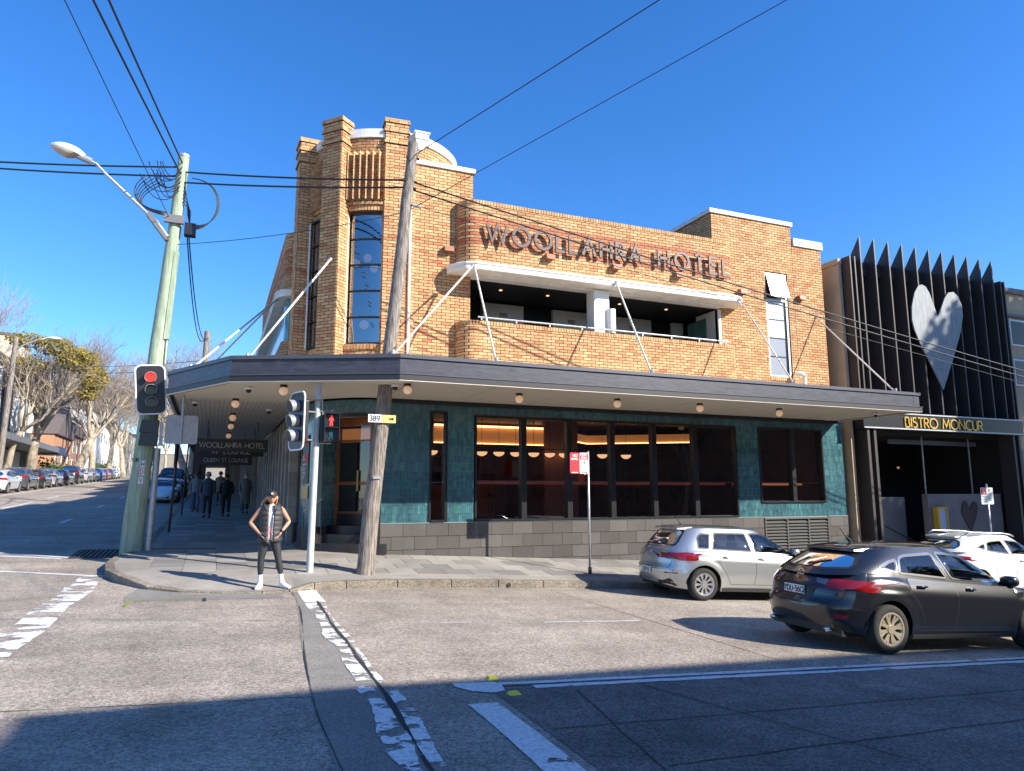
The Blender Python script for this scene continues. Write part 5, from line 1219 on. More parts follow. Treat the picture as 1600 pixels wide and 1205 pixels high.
# ================================================================== poles, signals, signs
M_gpole = mat('green_pole', (.30, .37, .26), .85, var=.35, scale=3, stretch=(6, 6, .5), bump=.6, bscale=14)
M_wpole = mat('wood_pole', (.34, .295, .25), .9, col2=(.085, .068, .055), scale=7, stretch=(9, 9, .35), bump=1.0, bscale=12, rp=(.40, .60))
M_cable = mat('cable', (.012, .012, .014), .5)
M_sig = mat('signal_black', (.014, .014, .017), .35)
M_visor = mat('visor_grey', (.26, .27, .27), .5)
M_whitep = mat('white_paint', (.75, .76, .78), .45)
def leanpole(name, label, cat, b, t_, r0, r1, m_, n=20, seed=1):
    root = thing(name, label, cat, b); mb = MB(); mb.smooth = True; b, t_ = Vector(b), Vector(t_); r = random.Random(seed); pts = []; rs = []
    for i in range(15):
        k = i/14; p = b.lerp(t_, k)+Vector((r.uniform(-.008, .008), r.uniform(-.008, .008), 0)); pts.append(p); rs.append((r0+(r1-r0)*k)*(1+r.uniform(-.02, .02)))
    pts[0] -= Vector((0, 0, .3)); rs[0] *= 1.05
    mb.tube(pts, rs, n); o = obj('shaft', mb, m_, root); smooth_obj(o, 60); return root
gz = gpv(-1.6, 18.6)
gpole = leanpole('power_pole', 'pale green leaning timber power pole at the corner carrying the red traffic signal', 'power pole', (-1.60, 18.7, gz), (-1.08, 18.7, 10.12), .235, .125, M_gpole, seed=2)
GP = lambda z: Vector((-1.60+(z-gz)/(10.12-gz)*.52, 18.7, z))
mb = MB(); mb.tube([GP(10.1), GP(10.17)], .135, 16); obj('pole_cap', mb, M_galv, gpole)
mb = MB(); a, b = GP(5.4), GP(7.6); mb.hexa([a+Vector((.10, -.17, 0)), a+Vector((.22, -.17, 0)), a+Vector((.22, -.02, 0)), a+Vector((.10, -.02, 0))], [b+Vector((.08, -.15, 0)), b+Vector((.19, -.15, 0)), b+Vector((.19, -.02, 0)), b+Vector((.08, -.02, 0))]); obj('cable_cover', mb, M_gpole, gpole)
mb = MB(); mb.smooth = True; mb.tube([GP(gz)+Vector((.36, -.05, 0)), GP(2.8)+Vector((.28, -.05, 0))], .075, 12); mb.tube([GP(4.8)+Vector((.2, -.1, 0)), GP(5.5)+Vector((.17, -.1, 0))], .03, 8); smooth_obj(obj('conduit', mb, M_galv, gpole), 60)
for s_, z, c in (('H', 2.42, M_sig), ('D', 2.24, M_redsign), ('V', 2.05, M_redsign)):
    p = GP(z)+Vector((.03, -.215, 0)); mb = MB().box(p.x-.05, p.x+.05, p.y-.006, p.y, z-.075, z+.075); pl_ = obj('pole_letter_plate', mb, M_whitep, gpole, loc=p)
    mb = MB(); strokes_mb(mb, GL[s_][1], (p.x-.03, p.y-.007, z-.05), (1, 0, 0), (0, 0, 1), .1, .018, .004, .85); obj('pole_letter', mb, c, pl_)
mb = MB(); text_mb(mb, 'TUB', (GP(2.5).x-.22, 18.7-.205, 2.48), (1, 0, 0), (0, 0, 1), .07, .013, .004); obj('pole_lettering', mb, M_sig, gpole)
# insulator boxes and cable loops
r = random.Random(6)
mb = MB(); a = GP(8.42); mb.box(a.x-.24, a.x+.2, a.y-.22, a.y-.12, 8.30, 8.50); obj('junction_bracket', mb, mat('bracket_grey', (.14, .14, .15), .6), gpole)
mb = MB(); mb.box(a.x+.22, a.x+.48, a.y-.2, a.y+.05, 8.05, 8.35); obj('junction_box', mb, M_sig, gpole)
def bez(p0, p1, p2, p3, n=12):
    p0, p1, p2, p3 = map(Vector, (p0, p1, p2, p3)); return [p0*(1-t)**3+p1*3*t*(1-t)**2+p2*3*t*t*(1-t)+p3*t**3 for t in [i/n for i in range(n+1)]]
for i in range(12):
    mb = MB(); mb.smooth = True; z = 9.75-i*.05+r.uniform(-.05, .05); x0 = r.uniform(-.8, -.25); p = GP(z)
    mb.tube(bez(p+Vector((0, -.15, 0)), p+Vector((x0*.5, -.3, -.35-r.random()*.4)), p+Vector((x0*1.1, -.2, -.25)), p+Vector((x0*1.3, -.05, .05+r.random()*.25))), .011, 5); obj('jumper_cable', mb, M_cable, gpole)
for i in range(6):
    mb = MB(); mb.smooth = True; p = GP(9.3+i*.03); q = GP(8.45)
    mb.tube(bez(p+Vector((-.35-.08*i, -.1, 0)), p+Vector((-.95-.05*i, -.1, -.4)), q+Vector((-.95, -.1, .1)), q+Vector((-.2, -.2, .02*i)), 14), .012, 5); obj('jumper_cable', mb, M_cable, gpole)
for i in range(5):
    mb = MB(); mb.smooth = True; p = GP(9.45); q = GP(8.2)
    mb.tube(bez(p+Vector((.25+.03*i, -.1, .1)), p+Vector((1.15, -.1, .15-.02*i)), q+Vector((1.05+.02*i, -.1, .1)), q+Vector((.42, -.15, .03*i)), 14), .012, 5); obj('jumper_cable', mb, M_cable, gpole)
for i in range(5):
    mb = MB(); mb.smooth = True; p = GP(9.3-.1*i); q = GP(8.2)
    mb.tube(bez(p+Vector((.1, -.1, 0)), p+Vector((.22+.04*i, -.14, -.3)), q+Vector((.2+.03*i, -.14, .6)), q+Vector((.35, -.1, .1)), 10), .010, 5); obj('jumper_cable', mb, M_cable, gpole)
# street lamp
sl = thing('street_lamp', 'grey cobra head street lamp on a long bracket from the green pole', 'street lamp', GP(8.0))
mb = MB(); mb.smooth = True; p = GP(7.95)
mb.tube([p+Vector((-.12, -.1, 0)), p+Vector((-.35, -.1, .32)), (-2.75, 18.65, 9.35), (-2.95, 18.62, 9.55), (-3.25, 18.6, 9.66)], [.05, .045, .036, .034, .03], 10); smooth_obj(obj('arm', mb, M_galv, sl), 60)
mb = MB(); mb.hexa([p+Vector(q) for q in ((-.16, -.2, -.1), (-.08, -.2, -.1), (-.08, 0, -.1), (-.16, 0, -.1))], [p+Vector(q) for q in ((-.62, -.2, .5), (-.50, -.2, .55), (-.50, 0, .55), (-.62, 0, .5))]); obj('bracket', mb, mat('bracket_grey', (.14, .14, .15), .6), sl)
M_lamphead = mat('lamp_head', (.50, .50, .49), .5, var=.15, scale=6); M_lens = mat('lamp_lens', (.45, .40, .33), .25, coat=.5)
def lamphead(root, c, d, L=.74, wd=.19, ht=.19):
    c, d = Vector(c), Vector(d).normalized(); s_ = d.cross(Vector((0, 0, 1))).normalized(); u_ = s_.cross(d)
    for nm, m_, up_ in (('housing', M_lamphead, 1), ('lens', M_lens, -1)):
        mb = MB(); mb.smooth = True; v = []; n = 12; k = 9
        for i in range(k+1):
            t = i/k; w_ = wd*(math.sin(PI*min(1, .12+t*.88))**.55)*(.55+.45*ss(0, .35, t)); h_ = ht*(math.sin(PI*(.1+.86*t))**.6)*(1 if up_ > 0 else .8*ss(.15, .45, t))
            for j in range(n+1):
                a = PI*j/n; v.append(c+d*(t*L)+s_*(w_*math.cos(a))+u_*(h_*math.sin(a)*up_))
        mb.add(v, [(i*(n+1)+j, i*(n+1)+j+1, (i+1)*(n+1)+j+1, (i+1)*(n+1)+j) for i in range(k) for j in range(n)]); smooth_obj(obj(nm, mb, m_, root), 60)
lamphead(sl, (-3.2, 18.6, 9.64), (-1, 0, .28))
mb = MB(); mb.tube([(-3.05, 18.6, 9.58), (-3.35, 18.6, 9.68)], .08, 10); obj('neck', mb, M_visor, sl)
# timber pole
wz = gpv(2.88, 14.4)
wpole = leanpole('timber_pole', 'weathered grey timber pole leaning in front of the hotel entry', 'pole', (2.89, 14.4, wz), (3.70, 14.4, 9.36), .172, .115, M_wpole, 22, 5)
WP = lambda z: Vector((2.89+(z-wz)/(9.36-wz)*.81, 14.4, z))
t = thing('route_plate', 'small plate on the timber pole reading 389 with a black arrow on yellow', 'sign', WP(3.22))
mb = MB().box(2.84, 3.10, 14.20, 14.215, 3.15, 3.31); obj('white_panel', mb, M_whitep, t)
mb = MB().box(3.10, 3.40, 14.20, 14.215, 3.145, 3.305); obj('yellow_panel', mb, mat('plate_yellow', (.70, .50, .16), .5), t)
mb = MB(); text_mb(mb, '389', (2.865, 14.198, 3.18), (1, 0, 0), (0, 0, 1), .10, .016, .004, gap=.22); mb.extr([(0, .02), (.06, .02), (.06, 0), (.11, .035), (.06, .07), (.06, .05), (0, .05)], (3.26, 14.2, 3.19), (1, 0, 0), (0, 0, 1), (0, -.005, 0)); obj('plate_lettering', mb, M_sig, t)
for z, w_ in ((2.05, .12), (8.45, .15), (8.3, .15), (9.0, .14)):
    p = WP(z); mb = MB().box(p.x-.08, p.x+.07, 14.22, 14.24, z-.03, z+.03) if z < 3 else MB().tube([p+Vector((-.13, -.05, 0)), p+Vector((.16, -.05, 0))], .03, 8); obj('fitting', mb, M_visor if z < 3 else M_cable, wpole)
p = WP(7.9); mb = MB(); mb.tube([p+Vector((.1, -.1, 0)), p+Vector((.3, -.1, -.03))], .035, 8); obj('insulator', mb, M_visor, wpole)
# wires
def wire(name_lab, pts, sag, rad=.012, n=24, group=None):
    a, b = Vector(pts[0]), Vector(pts[1]); P_ = [a.lerp(b, i/n)-Vector((0, 0, sag*4*(i/n)*(1-i/n))) for i in range(n+1)]
    mb = MB(); mb.smooth = True; mb.tube(P_, rad, 6); o = obj('overhead_wire', mb, M_cable, loc=a); setp(o, name_lab, 'wire', group or 'overhead wires between the poles'); return o
def thru(a, b, k): a, b = Vector(a), Vector(b); return a+(b-a)*k
G1, G2 = GP(9.85), GP(9.55)
wire('upper thick cable running from the green pole to the left edge', [G1, thru(G1, (-5.23, 20, 10.02), 3)], .25, .022)
wire('lower thick cable running from the green pole to the left edge', [G2+Vector((0, 0, .05)), thru(G2, (-5.21, 20, 9.82), 3)], .25, .022)
wire('upper thick cable strung between the green pole and the timber pole', [GP(9.72), WP(8.50)], .05, .022)
wire('lower thick cable strung between the green pole and the timber pole', [GP(9.44), WP(8.33)], .05, .022)
wire('left twisted cable rising from the green pole to the top edge', [GP(9.62), thru(GP(9.62), (-2.11, 12, 9.49), 2.6)], .1, .020)
wire('right twisted cable rising from the green pole to the top edge', [GP(9.92), thru(GP(9.92), (-1.90, 12, 9.55), 2.6)], .1, .020)
wire('thin single wire rising from below the lamp arm to the top left', [GP(8.4)+Vector((-.1, 0, 0)), thru(GP(8.4), (-2.48, 12, 9.38), 2.6)], .0, .009)
wire('thin wire from the green pole up to the timber pole', [GP(7.8), WP(7.75)], .12, .008)
wire('upper cable from the timber pole down past the hotel letters to the right edge', [WP(8.48), thru(WP(8.48), (20.8, 12.5, 5.42), 2.2)], .35, .017)
wire('middle cable from the timber pole down past the hotel letters to the right edge', [WP(8.30), thru(WP(8.30), (20.75, 12.5, 5.25), 2.2)], .35, .017)
wire('thinnest lowest wire from the timber pole down to the right edge', [WP(7.88)+Vector((.3, -.1, 0)), thru(WP(7.88), (20.7, 12.5, 4.98), 2.2)], .3, .007)
wire('thin wire from the timber pole top up to the top edge', [WP(9.05), thru(WP(9.05), (6.47, 9, 9.89), 2.8)], .0, .011)
wire('thin wire crossing the brick tower block up to the top right', [WP(7.75), thru(WP(7.75), (9.3, 9, 10.72), 2.4)], .0, .008)
wire('left one of two cables dropping from the green pole behind the awning', [GP(8.1)+Vector((.3, 0, 0)), (-.62, 36, 9.1)], 1.1, .017)
wire('right one of two cables dropping from the green pole behind the awning', [GP(8.1)+Vector((.34, 0, 0)), (-.5, 36, 9.1)], 1.0, .017)
wire('upper thin wire crossing between the bare trees at left', [(-13.6, 60.5, 11.2), (-.6, 36, 8.0)], .3, .012)
wire('lower thin wire crossing between the bare trees at left', [(-13.6, 60.5, 10.8), (-.6, 36, 7.7)], .35, .012)
p2 = leanpole('far_power_pole', 'short looking timber pole top showing just above the awning at its left end', 'power pole', (-.6, 36, g(-.6, 36)), (-.55, 36, 9.4), .16, .13, M_wpole, 12, 9)
p3 = leanpole('left_power_pole', 'grey pole with a street lamp at the far left edge', 'power pole', (-13.85, 60.5, g(-13, 60)), (-13.6, 60.5, 13.1), .21, .16, M_wpole, 12, 10)
sl2 = thing('street_lamp', 'distant pale street lamp on the grey pole at the far left edge', 'street lamp', (-13.6, 60.5, 12))
mb = MB(); mb.smooth = True; mb.tube([(-13.6, 60.5, 12.1), (-13.2, 60.5, 12.5), (-12.2, 60.5, 13.05), (-11.7, 60.5, 13.15)], .055, 8); obj('arm', mb, M_galv, sl2); lamphead(sl2, (-11.8, 60.5, 13.15), (1, 0, .05), 1.0, .22, .16)

# traffic signals
def disc(mb, c, n_, rad, dep=.01, k=20):
    c, n_ = Vector(c), Vector(n_).normalized(); mb.tube([c, c+n_*dep], rad, k)
def rrect(w_, h_, r_, n=6):
    o = []
    for cx, cy, a in ((w_/2-r_, h_/2-r_, 0), (-w_/2+r_, h_/2-r_, 90), (-w_/2+r_, -h_/2+r_, 180), (w_/2-r_, -h_/2+r_, 270)): o += arc(cx, cy, r_, r_, a, a+90, n)
    return o
M_redlit = mat('red_lens_lit', (.8, .03, .02), .4, emit=(1, .045, .03), es=.85); M_dlens = mat('lens_off', (.02, .025, .025), .2); M_tlens = mat('lens_teal', (.012, .06, .07), .25)
def signal(label, c, n_, tilt=0, lit=0, rimw=.025, bw_=.56, bh=1.12, vis_m=None):
    n_ = Vector(n_).normalized(); s_ = Vector((0, 0, 1)).cross(n_).normalized(); u_ = n_.cross(s_); u_, s_ = (u_*math.cos(tilt)+s_*math.sin(tilt)), (s_*math.cos(tilt)-u_*math.sin(tilt)); c = Vector(c)
    t = thing('traffic_signal', label, 'traffic light', c)
    mb = MB(); mb.extr(rrect(bw_-2*rimw, bh-2*rimw, .12), c, s_, u_, n_*.022); obj('backing_board', mb, M_sig, t)
    mb = MB(); o1, o2 = rrect(bw_, bh, .14), rrect(bw_-2*rimw, bh-2*rimw, .12); k = len(o1)
    v = [c+s_*p[0]+u_*p[1]+n_*d for d in (0, .024) for q in (o1, o2) for p in q]
    f = []
    for i in range(k):
        j = (i+1) % k; f += [(i, j, k+j, k+i), (2*k+i, 3*k+i, 3*k+j, 2*k+j), (i, 2*k+i, 2*k+j, j)]
    mb.add(v, f); obj('white_rim', mb, M_whitep, t)
    mb = MB(); mb.extr(rrect(.27, .86, .04), c-n_*.16, s_, u_, n_*.16); obj('housing', mb, M_sig, t)
    for i in range(3):
        z = (.29, 0, -.29)[i]; cc = c+u_*z+n_*.022
        m_ = M_redlit if i == lit else M_dlens
        mb = MB(); disc(mb, cc, n_, .112, .018, 24); ln = obj('lens', mb, m_, t)
        mb = MB(); mb.smooth = True; vv = []; na = 22
        for d, dr_ in ((0, 0), (.20, -.10), (.20, -.10), (0, 0)):
            inner = 1 if len(vv) < 2*(na+1) else .92
            for j in range(na+1):
                a = R(-50+280*j/na); L_ = d*(1-.35*(1-math.sin(a))/2 if d else 0); vv.append(cc+(s_*math.cos(a)+u_*math.sin(a))*.128*inner+n_*L_-u_*(L_*.10))
        mb.add(vv, [(r_*(na+1)+j, r_*(na+1)+j+1, (r_+1)*(na+1)+j+1, (r_+1)*(na+1)+j) for r_ in range(3) for j in range(na)])
        smooth_obj(obj('visor', mb, vis_m or M_visor, t), 50)
    return t
signal('traffic light showing red on the green pole, facing the viewer', (-1.40, 18.28, 4.13), (.10, -1, -.03), R(-5.5), 0, .028, .64, 1.16)
signal('unlit traffic light turned side on, left of the thin signal post', (1.50, 14.42, 3.14), (-.93, -.37, 0), 0, -1, .028, .60, 1.16)
pb = thing('pedestrian_signal', 'black pedestrian signal seen from behind below the red traffic light', 'pedestrian light', (-1.33, 18.45, 3.1))
for z in (3.28, 2.98):
    mb = MB(); mb.extr([(-.22, -.13), (.16, -.15), (.18, .15), (-.18, .15)], (-1.36, 18.3, z), (1, 0, 0), (0, 0, 1), (0, .22, 0)); obj('lamp_housing', mb, M_sig, pb)
mb = MB().box(-1.16, -1.10, 18.4, 18.55, 2.85, 3.4); obj('bracket', mb, M_galv, pb)
tz = gpv(1.86, 14.55)
tp = thing('signal_post', 'slim pale grey traffic signal post standing beside the woman', 'post', (1.87, 14.55, tz))
mb = MB(); mb.smooth = True; mb.tube([(1.86, 14.55, tz-.05), (1.895, 14.55, 3.56)], [.068, .058], 16); smooth_obj(obj('shaft', mb, mat('post_paint', (.46, .49, .46), .5, var=.15, scale=5), tp), 60)
mb = MB(); mb.smooth = True; mb.lathe([(.078, 0), (.078, .04), (.068, .05), (.06, .32), (.052, .36), (.02, .37)], (1.895, 14.55, 3.60), 16); smooth_obj(obj('cap', mb, mat('cap_paint', (.52, .58, .60), .4), tp), 50)
mb = MB(); mb.tube([(1.895, 14.55, 3.55), (1.895, 14.55, 3.60)], .075, 14); obj('collar', mb, mat('collar', (.35, .28, .12), .5), tp)
mb = MB(); mb.tube([(1.70, 14.48, 2.78), (1.96, 14.55, 2.78)], .016, 6); mb.tube([(1.70, 14.48, 3.34), (1.96, 14.55, 3.34)], .016, 6); mb.tube([(1.9, 14.50, 3.36), (2.17, 14.5, 3.36)], .012, 6); mb.tube([(1.9, 14.50, 2.72), (2.17, 14.5, 2.72)], .012, 6); mb.tube([(2.17, 14.5, 3.26), (2.17, 14.5, 3.40)], .02, 8); mb.tube([(1.97, 14.5, 3.6), (1.99, 14.5, 3.3), (2.05, 14.5, 3.1)], .012, 6); obj('brackets', mb, M_galv, tp)
pd = thing('pedestrian_signal', 'pedestrian light showing a red standing figure right of the signal post', 'pedestrian light', (2.15, 14.42, 3.05))
mb = MB().box(1.94, 2.04, 14.38, 14.62, 2.74, 3.28); obj('side_box', mb, M_sig, pd)
for z, m_, lt in ((3.17, M_redlit, 1), (2.89, M_tlens, 0)):
    mb = MB(); mb.extr(rrect(.27, .27, .03), (2.15, 14.42, z), (1, 0, 0), (0, 0, 1), (0, .16, 0)); h = obj('lamp_housing', mb, M_sig, pd, loc=(2.15, 14.42, z))
    mb = MB(); mb.extr([(-.15, .135), (.15, .135), (.15, .15), (-.15, .15)], (2.15, 14.30, z), (1, 0, 0), (0, 0, 1), (0, .12, 0)); mb.extr([(-.15, -.12), (-.135, -.12), (-.135, .135), (-.15, .135)], (2.15, 14.30, z), (1, 0, 0), (0, 0, 1), (0, .12, 0)); mb.extr([(.135, -.12), (.15, -.12), (.15, .135), (.135, .135)], (2.15, 14.30, z), (1, 0, 0), (0, 0, 1), (0, .12, 0)); obj('hood', mb, M_sig, h)
    mb = MB(); disc(mb, (2.15, 14.41, z+.082), (0, -1, 0), .018, .01, 12); c0 = (2.15, 14.40, z)
    if lt:
        mb.extr([(-.032, .06), (.032, .06), (.052, -.005), (.036, -.01), (.024, .03), (.026, -.03), (.032, -.105), (.012, -.105), (0, -.04), (-.012, -.105), (-.032, -.105), (-.026, -.03), (-.024, .03), (-.036, -.01), (-.052, -.005)], (2.15, 14.412, z), (1, 0, 0), (0, 0, 1), (0, -.01, 0))
    else: mb.extr([(-.03, .06), (.03, .06), (.05, 0), (.03, -.01), (.055, -.105), (.03, -.105), (0, -.04), (-.04, -.105), (-.06, -.1), (-.03, -.02), (-.05, 0)], (2.15, 14.412, z), (1, 0, 0), (0, 0, 1), (0, -.01, 0))
    obj('figure', mb, m_, h)
# sign hung from the awning corner, seen from the back
t = thing('hanging_street_sign', 'blank grey back of a square sign hung at the awning corner beside the green pole', 'sign', (-.64, 17.4, 3.2))
mb = MB(); mb.extr(rrect(.66, .64, .06), (-.66, 17.4, 3.15), (1, 0, 0), (0, 0, 1), (0, .012, 0)); obj('plate', mb, mat('sign_back', (.36, .33, .31), .5, .3, var=.15, scale=5), t)
mb = MB(); mb.tube([(-.66, 17.38, 2.82), (-.66, 17.38, 3.93)], .025, 8); obj('rod', mb, M_galv, t)
def ppost(label, x, y, h, signs, rad=.028, mt=None, lean=0):
    z = gpv(x, y); t = thing('sign_post', label, 'sign post', (x, y, z))
    mb = MB(); mb.smooth = True; mb.tube([(x, y, z-.05), (x+lean, y, z+h)], rad, 10); obj('post', mb, mt or M_galv, t); return t, z
ps, z = ppost('thin steel post with a red no stopping plate and a white loading zone plate', 8.05, 14.62, 2.78, None)
mb = MB(); mb.tube([(8.05, 14.62, z-.02), (8.05, 14.62, z+.16)], .042, 10); obj('base_sleeve', mb, M_sig, ps)
def plate(x0, x1, z0, z1, y, m_, par, nm): mb = MB(); mb.extr(rrect(x1-x0, z1-z0, .02), ((x0+x1)/2, y, (z0+z1)/2), (1, 0, 0), (0, 0, 1), (0, .006, 0)); return obj(nm, mb, m_, par)
plate(7.56, 7.80, 2.18, 2.66, 14.58, M_redsign, ps, 'red_plate'); plate(7.81, 8.05, 2.18, 2.66, 14.58, M_whitesign, ps, 'white_plate')
mb = MB(); text_mb(mb, 'NO', (7.635, 14.578, 2.56), (1, 0, 0), (0, 0, 1), .062, .012, .003); text_mb(mb, 'STOPPING', (7.58, 14.578, 2.49), (1, 0, 0), (0, 0, 1), .042, .008, .003, gap=.12, sx=.78); strokes_mb(mb, [[(0, 0), (.16, 0)]], (7.6, 14.578, 2.205), (1, 0, 0), (0, 0, 1), 1, .018, .003); obj('plate_lettering', mb, M_whitesign, ps)
mb = MB(); mb.box(7.825, 8.035, 14.574, 14.58, 2.50, 2.645); obj('red_band', mb, M_redsign, ps)
mb = MB(); text_mb(mb, 'LOADING', (7.83, 14.573, 2.595), (1, 0, 0), (0, 0, 1), .04, .008, .003, gap=.12, sx=.78); text_mb(mb, 'ZONE', (7.85, 14.573, 2.515), (1, 0, 0), (0, 0, 1), .055, .01, .003, sx=.85); obj('band_lettering', mb, M_whitesign, ps)
mb = MB(); text_mb(mb, '7-5', (7.85, 14.577, 2.40), (1, 0, 0), (0, 0, 1), .06, .01, .003); 
for i in range(3): strokes_mb(mb, [[(0, 0), (.14-.03*i, 0)]], (7.86, 14.577, 2.36-.03*i), (1, 0, 0), (0, 0, 1), 1, .007, .003)
obj('plate_text', mb, M_sig, ps)
mb = MB(); strokes_mb(mb, [[(0, 0), (.14, 0)], [(.14, .0), (.11, .02)], [(.14, 0), (.11, -.02)]], (7.86, 14.577, 2.21), (1, 0, 0), (0, 0, 1), 1, .01, .003); obj('plate_arrow', mb, M_redsign, ps)
ps, z = ppost('thin steel post with two small parking plates by the restaurant porch', 21.05, 14.1, 2.85, None)
for x0, nm in ((20.72, 'parking_plate'), (20.99, 'parking_plate')):
    plate(x0, x0+.26, 1.40, 1.88, 14.06, M_whitesign, ps, nm)
mb = MB().box(20.735, 20.965, 14.054, 14.06, 1.68, 1.86); obj('red_band', mb, M_redsign, ps)
mb = MB(); text_mb(mb, 'NO', (20.79, 14.052, 1.78), (1, 0, 0), (0, 0, 1), .055, .01, .003); text_mb(mb, 'STOP', (20.755, 14.052, 1.70), (1, 0, 0), (0, 0, 1), .055, .01, .003, sx=.8); obj('band_lettering', mb, M_whitesign, ps)
M_gtext = mat('green_text', (.05, .25, .1), .5); mb = MB()
text_mb(mb, '1P', (21.05, 14.055, 1.76), (1, 0, 0), (0, 0, 1), .085, .015, .003)
for i in range(4): strokes_mb(mb, [[(0, 0), (.18-.03*(i % 2), 0)]], (21.03, 14.055, 1.70-.06*i), (1, 0, 0), (0, 0, 1), 1, .014, .003)
for i in range(3): strokes_mb(mb, [[(0, 0), (.16-.04*(i % 2), 0)]], (20.76, 14.055, 1.62-.07*i), (1, 0, 0), (0, 0, 1), 1, .012, .003)
obj('plate_text', mb, M_gtext, ps)
M_brown = mat('post_brown', (.10, .05, .04), .7)
ps, z = ppost('dark brown post with a narrow edge on sign on the shaded footpath', -1.05, 23.5, 2.7, None, .035, M_brown, .1)
mb = MB().box(-1.03, -.98, 23.2, 23.8, z+1.9, z+2.7); obj('plate', mb, M_brown, ps)
ps, z = ppost('thinner bare brown post farther along the shaded footpath edge', -.98, 31, 3.0, None, .03, M_brown, .1)

# ================================================================== cars
def hermite(P):
    xs_ = [p[0] for p in P]; ys_ = [p[1] for p in P]; n = len(P); m = []
    for i in range(n):
        if i == 0: m.append((ys_[1]-ys_[0])/(xs_[1]-xs_[0]))
        elif i == n-1: m.append((ys_[-1]-ys_[-2])/(xs_[-1]-xs_[-2]))
        else:
            a = (ys_[i]-ys_[i-1])/(xs_[i]-xs_[i-1]); b = (ys_[i+1]-ys_[i])/(xs_[i+1]-xs_[i]); m.append(0 if a*b <= 0 else 2*a*b/(a+b))
    def f(x):
        if x <= xs_[0]: return ys_[0]
        if x >= xs_[-1]: return ys_[-1]
        i = 0
        while xs_[i+1] < x: i += 1
        h = xs_[i+1]-xs_[i]; t = (x-xs_[i])/h
        return (2*t**3-3*t*t+1)*ys_[i]+(t**3-2*t*t+t)*h*m[i]+(-2*t**3+3*t*t)*ys_[i+1]+(t**3-t*t)*h*m[i+1]
    return f
def paint(name, col, metal=.0, rough=.32):
    if name in MAT: return MAT[name]
    m = mat(name, col, rough, metal, coat=1.0, spec=.5); t = m.node_tree; b = t.nodes['Principled BSDF']; b.inputs['Coat Roughness'].default_value = .025
    if metal:
        n = t.nodes.new('ShaderNodeTexNoise'); n.inputs['Scale'].default_value = 900; ge = t.nodes.new('ShaderNodeNewGeometry'); t.links.new(ge.outputs['Position'], n.inputs['Vector'])
        r = t.nodes.new('ShaderNodeValToRGB'); r.color_ramp.elements[0].color = tuple(c*.75 for c in col)+(1,); r.color_ramp.elements[1].color = tuple(min(1, c*1.25) for c in col)+(1,); t.links.new(n.outputs['Fac'], r.inputs[0]); t.links.new(r.outputs[0], b.inputs['Base Color'])
    return m
M_tyre = mat('tyre', (.022, .021, .02), .85, var=.3, scale=20); M_alloy = mat('alloy', (.55, .55, .56), .3, .85); M_alloyd = mat('alloy_dark', (.06, .06, .065), .5, .5); M_gold_al = mat('alloy_dusty', (.50, .43, .30), .42, .7)
M_trimb = mat('black_trim', (.018, .018, .019), .5); M_chrome = mat('chrome', (.75, .75, .75), .12, 1.0); M_carglass = glass('car_glass', (.46, .50, .50), .05); M_cardark = glass('car_glass_dark', (.09, .10, .10), .06)
M_seat = mat('seat_fabric', (.03, .03, .032), .85); M_redl = mat('tail_red', (.22, .006, .008), .15, coat=1.0); M_clearl = mat('tail_clear', (.22, .20, .21), .15, coat=1.0, metal=.3); M_amber = mat('amber_lens', (.6, .2, .03), .2, coat=1)
M_dustb = mat('lower_trim', (.03, .029, .028), .6)

